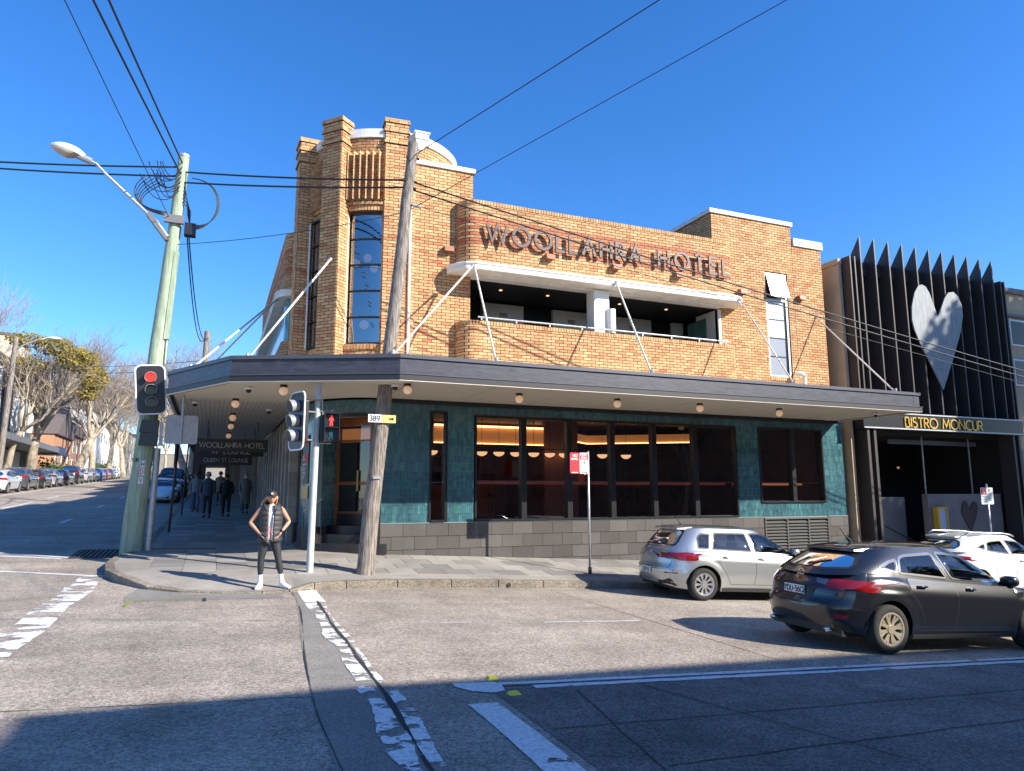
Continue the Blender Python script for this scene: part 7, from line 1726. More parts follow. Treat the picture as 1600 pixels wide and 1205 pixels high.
# ---- dark hatchback, nearest
k = hatch(4.58, 1.80, 1.46, 2.80, .88, .322, 'sloped'); l2 = 2.29
k.update(seams=[[(-.19, .96), (-.16, .62), (-.22, .31)], [(-l2+1.12, 1.03), (-l2+1.22, .85), (-l2+1.42, .6), (-l2+1.52, .31)], [(l2*.52, .92), (l2*.50, .6), (l2*.46, .31)], [(-l2+1.52, .31), (l2*.46, .31)], [(-l2+.1, .60), (-l2+.45, .56)]],
  handles=[(-l2+1.46, .88), (.10, .855)], side_lamp=[[(-l2+.0, .785), (-l2+.20, .80), (-l2+.36, .87), (-l2+.42, .935), (-l2+.0, .935)]], mirror=(l2*.43, .90),
  rear_lamp=[([(.48, .83), (.62, .80), (.87, .785), (.88, .935), (.48, .93)], M_redl), ([(.34, .86), (.475, .84), (.475, .915), (.30, .92)], M_clearl), ([(.60, .43), (.72, .43), (.74, .49), (.62, .49)], M_redl)], corner_lamp=[], front_lamp=[[(.45, .60), (.82, .62), (.84, .70), (.5, .66)]],
  rear_patch=[([(-.74, .27), (.74, .27), (.68, .40), (-.68, .40)], M_trimb), ([(-.30, .665), (.30, .665), (.38, .84), (-.38, .84)], M_trimb)], front_patch=[([(-.5, .35), (.5, .35), (.42, .62), (-.42, .62)], M_trimb)],
  rear_seams=[[(-.66, .63), (.66, .63)], [(.66, .63), (.70, .80)], [(-.66, .63), (-.70, .80)], [(-.8, .585), (.8, .585)], [(.70, .80), (.68, 1.0)], [(-.70, .80), (-.68, 1.0)]], plz=.745, trim=M_chrome)
cz_ = Car(NX=110, NT=14, **k)
mazda = build_car('near black hatchback with dusty gold wheels in the lane nearest the viewer', cz_, paint('paint_black', (.013, .0135, .015), .2, .28), M_gold_al, 'dark_hatchback', 'car', 8, 'double', 2, platetxt='YDU-56Q', plate_m=mat('plate_yellowish', (.72, .72, .68), .45))
put(mazda, 9.88, 7.96, -.035)
emblem(mazda, cz_.bl, .965, MZ, .062, .012); roof_bits(mazda, cz_, 1.46, 2.29, .54, MAT['paint_black'], spo=.80, drop=.14, zb_=1.07)
mb = MB(); mb.smooth = True; mb.tube([(-2.19, -.52, .275), (-2.02, -.52, .28)], .030, 12); mb.tube([(-2.19, .52, .275), (-2.02, .52, .28)], .030, 12); obj('exhaust_pipe', mb, M_chrome, mazda, local=True)

# ---- white small SUV
k = hatch(4.30, 1.79, 1.60, 2.61, .80, .335, 'sloped'); l2 = 2.15
for nm in ('shoulder',): k[nm] = [(x, z+.10) for x, z in k[nm]]
k['sill'] = [(x, z+.04) for x, z in k['sill']]; k['width'] = [(z+.06, w_) for z, w_ in k['width']]; k['rear'] = [(z+.08, w_) for z, w_ in k['rear']]
for nm in ('side_win', 'side_cut'): k[nm] = [[(x, z+.115) for x, z in P] for P in k[nm]]
for nm in ('rear_win', 'rear_cut', 'front_win', 'front_cut'): k[nm] = [(x, z+.11) for x, z in k[nm]]
k.update(gx=(-l2+.10, l2*.58), rx=(-l2+.62, l2*.10), seams=[[(-.19, 1.06), (-.16, .72), (-.22, .36)], [(-l2+1.05, 1.10), (-l2+1.15, .9), (-l2+1.35, .66), (-l2+1.45, .36)], [(l2*.52, 1.0), (l2*.50, .6), (l2*.46, .36)]],
  handles=[(.06, .95)], side_lamp=[[(-l2+.0, .90), (-l2+.26, .94), (-l2+.34, 1.04), (-l2+.0, 1.06)]], mirror=(l2*.42, 1.02),
  rear_lamp=[([(.40, .95), (.86, .90), (.88, 1.04), (.46, 1.02)], M_redl)], corner_lamp=[], front_lamp=[[(.45, .72), (.82, .74), (.84, .84), (.5, .80)]], rear_patch=[([(-.78, .30), (.78, .30), (.70, .50), (-.70, .50)], M_trimb)], front_patch=[([(-.5, .4), (.5, .4), (.42, .7), (-.42, .7)], M_trimb)],
  rear_seams=[[(-.66, .70), (.66, .70)]], plz=.78, trim=M_trimb)
cs_ = Car(NX=80, NT=12, **k)
suv = build_car('white small SUV with roof rails parked in front of the dark restaurant', cs_, paint('paint_white', (.70, .70, .67), .0, .35), M_alloy, 'white_suv', 'car', 10, 'single', 2, glass_m=M_cardark)
put(suv, 18.85, 12.80, -.10); roof_bits(suv, cs_, 1.60, 2.15, .54, MAT['paint_white'], spo=.64, drop=.14, ant=False, wiper=True, zb_=1.2)
for sd_ in (-1, 1):
    mb = MB(); mb.smooth = True; mb.tube([(-l2+.75, sd_*.53, 1.52), (-l2+.9, sd_*.54, 1.585), (-.2, sd_*.54, 1.605), (.1, sd_*.54, 1.58), (.2, sd_*.54, 1.54)], .018, 8); obj('roof_rail', mb, M_alu, suv, local=True)
mb = MB(); mb.extr([(0, 0), (.16, 0), (.03, .07)], (-l2+.68, -.01, 1.575), (1, 0, 0), (0, 0, 1), (0, .02, 0)); obj('shark_fin', mb, MAT['paint_white'], suv, local=True)

# ---- cars along the left street (seen from behind across the road)
k0 = hatch(4.5, 1.8, 1.46, 2.7, .9, .32, 'sloped'); l2 = 2.25
k0.update(seams=[], handles=[], side_lamp=[[(-l2+.0, .80), (-l2+.30, .84), (-l2+.34, .92), (-l2+.0, .94)]], mirror=(l2*.43, .90), rear_lamp=[([(.46, .82), (.86, .80), (.88, .95), (.48, .94)], M_redl)], corner_lamp=[], front_lamp=[[(.45, .60), (.82, .62), (.84, .74), (.5, .70)]], rear_patch=[], front_patch=[([(-.6, .3), (.6, .3), (.5, .55), (-.5, .55)], M_trimb)], rear_seams=[], plz=.72, trim=M_trimb)
def far_car(label, col, y, x=-12.0, hs_=1.0, ls=1.0, metal=.4, mt=None):
    c = build_car(label, Car(NX=26, NT=7, **k0), paint('paint_%s' % label.split()[0]+str(int(y)), col, 0, .3), M_alloy, 'parked_car', 'car', 5, 'single', 0, glass_m=M_cardark, group='cars parked along the far side of the left street')
    c.scale = (ls, 1.0, hs_); put(c, x, y, PI/2); return c
cars = [('silver sedan with red tail lamps, first whole car in the left row', (.42, .44, .46), 52.9, 1.0, 1.03), ('dark grey car second in the left row, just past the silver sedan', (.055, .06, .07), 58.5, 1.08, 1.0), ('small black car third in the left row before the pale hatchback', (.02, .02, .022), 63.9, .98, .92),
        ('pale silver hatchback fourth in the left row', (.34, .34, .35), 69.0, 1.02, .95), ('black sedan with bright red lamps fifth in the left row', (.018, .018, .02), 74.8, .96, 1.0), ('tall dark four wheel drive sixth in the left row', (.025, .02, .022), 80.9, 1.22, 1.0),
        ('light grey wagon seventh in the left row, past the four wheel drive', (.30, .31, .32), 87.5, 1.1, 1.0), ('grey car eighth in the left row', (.2, .2, .21), 93.5, 1.0, .95), ('bright blue car ninth in the left row', (.04, .16, .42), 99.5, 1.05, .95), ('dark red car tenth in the left row', (.2, .03, .03), 105.5, 1.0, 1.0), ('charcoal car eleventh in the left row', (.05, .05, .055), 111.8, 1.0, 1.0), ('pale car twelfth in the left row near its far end', (.45, .45, .44), 118, 1.05, 1.0), ('brown car cut off by the left edge of the photo', (.09, .03, .025), 47.0, 1.0, 1.0)]
for lb_, c_, y_, h_, l_ in cars: far_car(lb_, c_, y_, -12.0-.017*(y_-49), h_, l_)
for i, (x_, y_, c_, lb_) in enumerate(((-4.2, 92, (.3, .28, .27), 'grey car driving away with its tail lamps lit in the middle of the left street'), (-2.3, 66, (.05, .05, .06), 'dark car parked on the near side beyond the black four wheel drive'), (-2.3, 73, (.3, .3, .3), 'grey car parked second beyond the black four wheel drive'))): c = far_car(lb_, c_, y_, x_)
# white low coupe facing the viewer, black four wheel drive behind it
kp_ = hatch(4.45, 1.82, 1.30, 2.6, .9, .34, 'sloped'); l2 = 2.225
kp_['shoulder'] = [(-l2, .82), (-l2*.7, .88), (0, .84), (l2*.4, .82), (l2*.72, .80), (l2*.93, .68), (l2, .56)]
kp_['front'] = [(.2, .10), (.35, .0), (.5, .05), (.75, .35), (.9, .5)]; kp_['nose'] = .12
for nm in ('side_win', 'side_cut'): kp_[nm] = [[(x, z-.13) for x, z in P] for P in kp_[nm]]
for nm in ('rear_win', 'rear_cut', 'front_win', 'front_cut'): kp_[nm] = [(x, z-.14) for x, z in kp_[nm]]
kp_.update(seams=[], handles=[], side_lamp=[], mirror=(l2*.40, .84), rear_lamp=[], corner_lamp=[], front_lamp=[[(.56, .58), (.74, .58), (.80, .66), (.76, .74), (.60, .72), (.54, .64)]], rear_patch=[], front_patch=[([(-.45, .27), (.45, .27), (.42, .36), (-.42, .36)], M_trimb), ([(.55, .27), (.80, .30), (.78, .40), (.58, .38)], M_trimb), ([(-.55, .27), (-.80, .30), (-.78, .40), (-.58, .38)], M_trimb)], rear_seams=[], plz=.6, trim=M_trimb)
kp_['front_win'] = [(-.64, .86), (.64, .86), (.52, 1.19), (-.52, 1.19)]; kp_['front_cut'] = shrink(kp_['front_win'], .014)
por = build_car('low white coupe facing the viewer at the kerb of the shaded street', Car(NX=44, NT=10, **kp_), paint('paint_pearl', (.62, .64, .67), 0, .3), M_alloyd, 'white_coupe', 'car', 5, 'double', 0, glass_m=M_cardark)
put(por, -2.45, 44.5, -PI/2)
k1 = dict(k0); k1.update(seams=[], mirror=(l2*.43, .92))
blk = build_car('tall black four wheel drive parked behind the low white coupe', Car(NX=30, NT=8, **k1), paint('paint_black2', (.012, .012, .014), 0, .25), M_alloyd, 'black_four_wheel_drive', 'car', 5, 'single', 0, glass_m=M_cardark); blk.scale = (1.05, 1.05, 1.28); put(blk, -2.35, 51.5, -PI/2)

# ================================================================== people
M_skin = mat('skin', (.52, .27, .17), .5, spec=.4, bump=.1, bscale=80); M_blond = mat('blond_hair', (.42, .27, .13), .55, var=.35, scale=30, stretch=(1, 1, 8)); M_puff = mat('puffer_vest', (.040, .038, .038), .6, var=.25, scale=10); M_legg = mat('leggings', (.022, .024, .028), .55)
M_sock = mat('white_sock', (.78, .78, .80), .85); M_shoe = mat('white_shoe', (.76, .76, .78), .55); M_tee = mat('white_tee', (.75, .76, .8), .8); M_pink = mat('pink_print', (.55, .30, .32), .8, var=.35, scale=30); M_lens = mat('sunglass_lens', (.05, .012, .01), .08, coat=1)
def skinned(name, V, E, Rr, m_, parent, sub=2, root=0):
    me = bpy.data.meshes.new(name); me.from_pydata([tuple(v) for v in V], E, []); me.materials.append(m_)
    o = bpy.data.objects.new(name, me); COL.objects.link(o); o.parent = parent
    md = o.modifiers.new('skin', 'SKIN'); sv = me.skin_vertices[0].data
    for i, r_ in enumerate(Rr): sv[i].radius = (r_, r_) if not isinstance(r_, tuple) else r_; sv[i].use_root = (i == root)
    md.use_smooth_shade = True; md.branch_smoothing = .4
    sd_ = o.modifiers.new('subdivision', 'SUBSURF'); sd_.levels = sub; sd_.render_levels = sub
    return o
def loft(name, secs, m_, parent, n=24, gap=None, thick=0, closed=True, cap=False):
    """secs: (cx, cy, z, rx, ry); gap = half angle left open at the front (-y)"""
    mb = MB(); mb.smooth = True; k = n if gap is None else n+1
    for (cx, cy, z, rx, ry) in secs:
        for j in range(k):
            a = (2*PI*j/n) if gap is None else -PI/2+gap+(2*PI-2*gap)*j/n
            mb.v.append((cx+rx*math.cos(a), cy+ry*math.sin(a), z)); mb.tone.append((.5, 0, 0))
    for i in range(len(secs)-1):
        for j in range(n):
            j2 = (j+1) % k if gap is None else j+1; mb.f.append((i*k+j, i*k+j2, (i+1)*k+j2, (i+1)*k+j))
    if cap: mb.f += [tuple(range(k-1, -1, -1)), tuple(range((len(secs)-1)*k, len(secs)*k))]
    mb.mi = [0]*len(mb.f); mb.sm = [True]*len(mb.f); o = obj(name, mb, m_, parent, local=True)
    if thick: md = o.modifiers.new('thickness', 'SOLIDIFY'); md.thickness = thick; md.offset = 0
    return o
def shoe(par, x, y, ang, m_, L=.27):
    mb = MB(); mb.smooth = True; c, s_ = math.cos(ang), math.sin(ang); secs = [(-.07, .030, .03, .085), (-.045, .040, .0, .105), (.0, .042, .0, .105), (.05, .044, .0, .082), (.10, .050, .0, .062), (.15, .047, .0, .05), (.185, .032, .005, .035)]; n = 12
    for (d, w_, z0, z1) in secs:
        for j in range(n):
            a = 2*PI*j/n; u = math.copysign(abs(math.cos(a))**.6, math.cos(a))*w_; z = (z0+z1)/2+math.copysign(abs(math.sin(a))**.6, math.sin(a))*(z1-z0)/2
            mb.v.append((x+s_*d+c*u, y-c*d+s_*u, z+.002)); mb.tone.append((.5, 0, 0))
    for i in range(len(secs)-1):
        for j in range(n): mb.f.append((i*n+j, i*n+(j+1) % n, (i+1)*n+(j+1) % n, (i+1)*n+j))
    mb.f += [tuple(range(n-1, -1, -1)), tuple(range((len(secs)-1)*n, len(secs)*n))]; mb.mi = [0]*len(mb.f); mb.sm = [True]*len(mb.f); return smooth_obj(obj('shoe', mb, m_, par, local=True), 60)
def head(par, c, r_, m_, face=-1):
    """head with brow, nose, lips, chin and ears, looking towards -y"""
    n, k = 24, 18; mb = MB(); mb.smooth = True
    for i in range(k+1):
        t = PI*i/k; z = -math.cos(t); w_ = math.sin(t)
        for j in range(n):
            a = 2*PI*j/n; x, y = w_*math.cos(a), w_*math.sin(a)*1.18; zz = z*1.32
            if z < 0: x *= 1-.28*(-z)**1.5; y = y*(1-.12*(-z)) if y < 0 else y*(1-.30*(-z))
            if y < 0:
                fx = math.exp(-(x/.14)**2)
                y -= .20*fx*math.exp(-((z+.20)/.15)**2)+.09*fx*math.exp(-((z+.02)/.2)**2)
                y -= .06*math.exp(-(x/.3)**2)*math.exp(-((z+.50)/.06)**2)+.05*math.exp(-(x/.3)**2)*math.exp(-((z+.60)/.06)**2)+.09*math.exp(-(x/.3)**2)*math.exp(-((z+.85)/.12)**2)
                y += .07*math.exp(-((abs(x)-.36)/.16)**2)*math.exp(-((z-.02)/.12)**2)
            mb.v.append((c[0]+x*r_, c[1]+y*r_, c[2]+zz*r_)); mb.tone.append((.5, 0, 0))
    for i in range(k):
        for j in range(n): mb.f.append((i*n+j, i*n+(j+1) % n, (i+1)*n+(j+1) % n, (i+1)*n+j))
    mb.mi = [0]*len(mb.f); mb.sm = [True]*len(mb.f); h = obj('head', mb, m_, par, local=True)
    mb = MB(); mb.smooth = True
    for sx in (-1, 1): mb.ball((c[0]+sx*r_*.98, c[1]+.02, c[2]-.01), .026, 8, 6, 1.4)
    obj('ears', mb, m_, h, local=True); 
    mb = MB(); mb.smooth = True; mb.lathe([(.001, -.004), (.018, -.003), (.018, .003), (.001, .004)], (c[0], c[1]-r_*1.19, c[2]-r_*.73), 8); obj('lips', mb, mat('lips', (.38, .11, .09), .4), h, local=True)
    return h
def hand(V, E, Rr, wrist, d, side):
    """palm and five finger chains rooted on the wrist vertex"""
    d = Vector(d).normalized(); s_ = d.orthogonal().normalized() if abs(d.z) < .5 else Vector((0, 1, 0)); p = V[wrist]; pi = len(V); V.append(p+d*.055); E.append((wrist, pi)); Rr.append((.034, .016))
    for k in range(4):
        o = (k-1.5)*.018; b = len(V); L_ = (.032, .038, .036, .028)[k]
        V.append(p+d*.092+s_*o); V.append(p+d*(.092+L_)+s_*o*1.1+Vector((-side*.006, 0, 0))); V.append(p+d*(.092+L_*1.7)+s_*o*1.1+Vector((-side*.016, 0, 0))); E += [(pi, b), (b, b+1), (b+1, b+2)]; Rr += [.0095, .0085, .0075]
    b = len(V); V.append(p+d*.045-s_*.036); V.append(p+d*.078-s_*.044); E += [(pi, b), (b, b+1)]; Rr += [.011, .009]

def figure(root, legs, arms, hip=.93, sh=1.40, neck=1.47, hc=1.585, hr=.092, shw=.165, build=1.0, m_body=None, fingers=True):
    """legs/arms: ((knee), (ankle)) and ((elbow), (wrist)), left then right, in local metres"""
    V = [Vector((0, 0, hip+.02)), Vector((0, 0, hip+.17)), Vector((0, 0, hip+.33)), Vector((0, 0, sh-.03)), Vector((0, 0, neck)), Vector((0, -.01, neck+.06))]
    E = [(0, 1), (1, 2), (2, 3), (3, 4), (4, 5)]; Rr = [(.135*build, .10), (.115*build, .085), (.13*build, .095), (.12*build, .085), .048, .046]
    for sx, (kn, an) in zip((-1, 1), legs):
        i = len(V); V += [Vector((sx*.085, 0, hip-.05)), Vector((sx*.085, 0, hip-.05)).lerp(Vector(kn), .45), Vector(kn), Vector(kn).lerp(Vector(an), .35), Vector(an), Vector(an)+Vector((0, -.07, -.045))]
        E += [(0, i), (i, i+1), (i+1, i+2), (i+2, i+3), (i+3, i+4), (i+4, i+5)]; Rr += [.080*build, .070*build, .044, .040, .020, .022]
    for sx, (el, wr) in zip((-1, 1), arms):
        i = len(V); V += [Vector((sx*shw, 0, sh)), Vector((sx*shw, 0, sh)).lerp(Vector(el), .5), Vector(el), Vector(el).lerp(Vector(wr), .3), Vector(wr)]
        E += [(3, i), (i, i+1), (i+1, i+2), (i+2, i+3), (i+3, i+4)]; Rr += [.052, .043, .036, .037, .024]
        if fingers: hand(V, E, Rr, i+4, Vector(wr)-Vector(el), sx)
    b = skinned('body', V, E, Rr, m_body or M_skin, root)
    return b
def limb_cover(name, pts, rs, m_, root): return skinned(name, [Vector(p) for p in pts], [(i, i+1) for i in range(len(pts)-1)], rs, m_, root)

wx, wy = 1.02, 13.42
wm = thing('person', 'woman in black cap, puffer vest, leggings and white trainers, hands in her pockets', 'person', (wx, wy, gpv(wx, wy)+.004), rz=-.06)
legs = (((-.135, -.02, .50), (-.13, .0, .10)), ((.15, -.02, .51), (.235, 0, .10)))
arms = (((-.345, .07, 1.13), (-.20, -.045, .965)), ((.315, .07, 1.14), (.185, -.045, .965)))
figure(wm, legs, arms, hip=.90, sh=1.375, neck=1.43, shw=.165, build=.98)
hd = head(wm, (0, -.02, 1.565), .082, M_skin)
# leggings: pelvis and both legs in one garment
V = [Vector((0, 0, .93))]; E = []; Rr = [(.155, .115)]
for (kn, an), sx in zip(legs, (-1, 1)):
    i = len(V); h0 = Vector((sx*.088, 0, .84)); kn, an = Vector(kn), Vector(an); V += [h0, h0.lerp(kn, .45), kn, kn.lerp(an, .35), kn.lerp(an, .70)]; E += [(0, i), (i, i+1), (i+1, i+2), (i+2, i+3), (i+3, i+4)]; Rr += [.099, .086, .060, .060, .044]
skinned('leggings', V, E, Rr, M_legg, wm)
for (kn, an) in legs: loft('sock', [(kn[0]*(1-t)+an[0]*t, 0, z, r_, r_) for t, z, r_ in ((.45, .275, .042), (.75, .20, .040), (.95, .10, .043), (1.0, .05, .045))], M_sock, wm, 14)
shoe(wm, -.135, -.01, R(-14), M_shoe); shoe(wm, .245, -.01, R(38), M_shoe)
loft('tee_shirt', [(0, 0, .84, .155, .118), (0, 0, 1.0, .148, .108), (0, 0, 1.16, .150, .11), (0, 0, 1.30, .150, .108), (0, 0, 1.39, .115, .085), (0, 0, 1.435, .065, .06)], M_tee, wm, 24)
mb = MB(); mb.extr(roundpoly([(-.06, .0), (.03, .0), (.04, .20), (-.04, .20)], .02), (0, -.121, .86), (1, 0, 0), (0, 0, 1), (0, -.004, 0)); obj('pink_print', mb, M_pink, wm, local=True)
secs = []
for z, rx, ry in ((.80, .185, .145), (.82, .190, .150), (.89, .180, .140), (.90, .178, .136), (.98, .176, .135), (.99, .170, .130), (1.08, .176, .134), (1.09, .172, .130), (1.18, .184, .138), (1.19, .180, .135), (1.28, .192, .136), (1.29, .190, .132), (1.36, .180, .120), (1.405, .150, .105), (1.43, .115, .095)): secs.append((0, .0, z, rx, ry))
fz = hermite([(s_[2], s_[3]) for s_ in secs]); fy = hermite([(s_[2], s_[4]) for s_ in secs]); secs = [(0, 0, .80+.63*i/56, fz(.80+.63*i/56)-.004+.011*abs(math.sin(PI*(.63*i/56)/.088)), fy(.80+.63*i/56)-.004+.011*abs(math.sin(PI*(.63*i/56)/.088))) for i in range(57)]
loft('puffer_vest', secs, M_puff, wm, 36, R(13), .022)
for sx in (-1, 1):
    mb = MB(); mb.smooth = True; mb.tube([(sx*.05, -.115, 1.30), (sx*.095, -.10, 1.385), (sx*.125, -.03, 1.425), (sx*.09, .07, 1.445), (0, .10, 1.45)], [.020, .028, .030, .030, .030], 10); obj('vest_collar', mb, M_puff, wm, local=True)
    mb = MB(); mb.smooth = True; mb.tube([(sx*.163+.01*math.cos(a)*sx, .068*math.cos(a), 1.335+.075*math.sin(a)) for a in [2*PI*i/16 for i in range(17)]], .013, 8); obj('armhole_edge', mb, M_puff, wm, local=True)
mb = MB(); mb.smooth = True
for z in (.83, .92, .97): mb.ball((.035, -.155, z), .010, 8, 6)
obj('vest_snap', mb, M_chrome, wm, local=True)
mb = MB(); mb.smooth = True; mb.tube([(.03, -.15, .80), (.03, -.15, 1.0), (.035, -.14, 1.2), (.04, -.11, 1.35)], .008, 6); obj('zip', mb, M_alu, wm, local=True)
# cap, sunglasses, hair
cx, cy, cz2 = 0, -.02, 1.565; mb = MB(); mb.smooth = True; n, kk = 20, 8
for i in range(kk+1):
    t = PI/2*i/kk
    for j in range(n): a = 2*PI*j/n; mb.v.append((cx+.094*math.cos(t)*math.cos(a), cy+.006+.108*math.cos(t)*math.sin(a), cz2+.025+.10*math.sin(t))); mb.tone.append((.5, 0, 0))
for i in range(kk):
    for j in range(n): mb.f.append((i*n+j, i*n+(j+1) % n, (i+1)*n+(j+1) % n, (i+1)*n+j))
mb.mi = [0]*len(mb.f); mb.sm = [True]*len(mb.f); cp = obj('cap', mb, mat('cap_black', (.02, .02, .022), .7), wm, local=True)
mb = MB(); br_ = [(-.078, 0), (-.075, -.05), (-.045, -.078), (0, -.088), (.045, -.078), (.075, -.05), (.078, 0)]; mb.add([(cx+p[0], cy-.075+p[1], cz2+.030-.25*abs(p[0])**1.5-.1*abs(p[1])) for p in br_]+[(cx+p[0], cy-.075+p[1], cz2+.036-.25*abs(p[0])**1.5-.1*abs(p[1])) for p in br_], [tuple(range(6, -1, -1)), tuple(range(7, 14))]+[(i, i+1, 8+i, 7+i) for i in range(6)]); obj('cap_brim', mb, mat('cap_black', (.02, .02, .022), .7), cp, local=True)
mb = MB(); mb.extr(roundpoly([(-.020, -.015), (.020, -.015), (.020, .018), (-.020, .018)], .006), (0, -.127, cz2+.065), (1, 0, 0), (0, .35, 1), (0, -.004, 0)); obj('cap_patch', mb, mat('leather_patch', (.55, .36, .2), .6), cp, local=True)
mb = MB()
for sx in (-1, 1): mb.extr([(sx*p[0], p[1]) for p in roundpoly([(.006, -.018), (.052, -.022), (.062, .012), (.008, .014)], .012)], (0, cy-.100, cz2+.006), (1, 0, 0), (0, 0, 1), (0, .008, 0)); mb.tube([(sx*.062, cy-.09, cz2+.012), (sx*.084, cy+.02, cz2+.01)], .004, 6)
mb.tube([(-.02, cy-.103, cz2+.008), (.02, cy-.103, cz2+.008)], .004, 6); obj('sunglasses', mb, M_lens, hd, local=True)
r = random.Random(31); mb = MB(); mb.smooth = True
for i in range(90):
    a = R(r.uniform(8, 172)); x0, y0 = .086*math.cos(a), cy+.02+.09*math.sin(a); zz = cz2+r.uniform(-.01, .05); L_ = r.uniform(.10, .17)
    bl_ = r.uniform(.02, .07) if x0 < 0 else r.uniform(0, .02)
    mb.tube([(x0, y0, zz), (x0*1.08-bl_*.2, y0*1.0+.004, zz-L_*.4), (x0*1.1-bl_, y0+.006, zz-L_*.8), (x0*1.0-bl_*1.3, y0, zz-L_)], [.008, .010, .009, .003], 5)
for i in range(26):
    z = cz2-.02+r.uniform(-.02, .02); mb.tube([(-.07, cy+.04, z), (-.11, cy+.03, z-.02-r.random()*.02), (-.15-r.random()*.02, cy+.02, z-.06-r.random()*.02), (-.17-r.random()*.02, cy+.02, z-.11-r.random()*.03)], [.010, .009, .007, .002], 5)
obj('hair', mb, M_blond, hd, local=True)
mb = MB(); mb.tube([(.185, -.07, .975), (.198, -.06, .995)], .034, 14); obj('watch', mb, M_sig, wm, local=True)
mb = MB(); mb.tube([(.06, -.152, .90), (.16, -.13, .955)], .010, 8); mb.tube([(-.06, -.152, .90), (-.16, -.13, .955)], .010, 8); obj('pocket_welt', mb, M_puff, wm, local=True)

def walker(label, x, y, rz, top_c, leg_c, hair_c, coat=.78, stride=.16, sc=1.0, hat=None, facing=False, ph=0):
    t = thing('person', label, 'person', (x, y, gpv(x, y)+.01), rz=rz, group='people walking under the side awning'); t.scale = (sc, sc, sc)
    s_ = stride; lg = (((-.10, -s_*.6, .50), (-.10, -s_*.5, .10)), ((.10, s_*.1, .50), (.10, s_*1.3, .16))) if not ph else (((-.10, s_*.1, .50), (-.10, s_*1.3, .16)), ((.10, -s_*.6, .50), (.10, -s_*.5, .10)))
    am = (((-.25, .06, 1.13), (-.24, -.08, .90)), ((.25, -.02, 1.13), (.25, .06, .88)))
    mt, ml, mh = mat('coat_%s' % label.split()[1]+label.split()[2], top_c, .8, var=.3, scale=8), mat('trousers_%s' % label.split()[1]+label.split()[2], leg_c, .8), mat('hair_%s' % label.split()[1]+label.split()[2], hair_c, .7)
    figure(t, lg, am, build=1.05); h = head(t, (0, -.01, 1.60), .088, M_skin)
    for (kn, an), sx in zip(lg, (-1, 1)): limb_cover('trouser_leg', [(sx*.085, 0, .92), Vector((sx*.085, 0, .9)).lerp(Vector(kn), .5), kn, Vector(kn).lerp(Vector(an), .5), an], [.105, .095, .075, .068, .062], ml, t); shoe(t, an[0], an[1]-.0, 0, M_sig)
    loft('coat', [(0, 0, coat, .20, .155), (0, 0, .95, .195, .15), (0, 0, 1.08, .185, .14), (0, 0, 1.25, .205, .145), (0, 0, 1.38, .19, .125), (0, 0, 1.45, .11, .10), (0, 0, 1.49, .07, .07)], mt, t, 24)
    for (el, wr), sx in zip(am, (-1, 1)): limb_cover('sleeve', [(sx*.165, 0, 1.40), Vector((sx*.165, 0, 1.40)).lerp(Vector(el), .5), el, Vector(el).lerp(Vector(wr), .9)], [.075, .064, .056, .048], mt, t)
    mb = MB(); mb.smooth = True; n = 16
    for i in range(8):
        t_ = -.35+(PI/2+.35)*i/7
        for j in range(n): a = PI*.98*j/(n-1)+.03; mb.v.append((.099*math.cos(t_)*math.cos(a), -.01+.118*math.cos(t_)*math.sin(a)*(1), 1.605+.122*math.sin(t_))); mb.tone.append((.5, 0, 0))
    for i in range(7):
        for j in range(n-1): mb.f.append((i*n+j, i*n+j+1, (i+1)*n+j+1, (i+1)*n+j))
    mb.ball((0, .005, 1.66), .092, 14, 8, .8)
    mb.mi = [0]*len(mb.f); mb.sm = [True]*len(mb.f); obj('hair', mb, mh, h, local=True)
    return t
walker('grey haired man in dark coat walking away under the awning', -.08, 29.6, PI, (.045, .055, .085), (.03, .028, .03), (.30, .30, .30), .80, .15)
walker('dark haired woman in black coat walking away beside the man', .60, 30.4, PI, (.012, .012, .013), (.012, .012, .013), (.02, .015, .012), .82, .15, .96, ph=1)
w3 = walker('masked woman in long patterned coat walking toward the viewer by the columns', 1.36, 31.8, 0.1, (.16, .15, .14), (.05, .05, .055), (.16, .11, .08), .42, .10, .95)
mb = MB(); mb.ball((0, -.085, 1.555), .048, 10, 6, .8); obj('face_mask', mb, M_whitesign, w3, local=True)
walker('half hidden person in grey jacket walking behind the grey haired man', -.55, 33.5, PI, (.18, .18, .20), (.07, .10, .18), (.06, .04, .03), .84, .15, .95, ph=1)
walker('distant person in brown coat far down the shaded footpath', .45, 38.5, PI, (.25, .17, .10), (.05, .05, .05), (.08, .05, .03), .7, .12, .97)

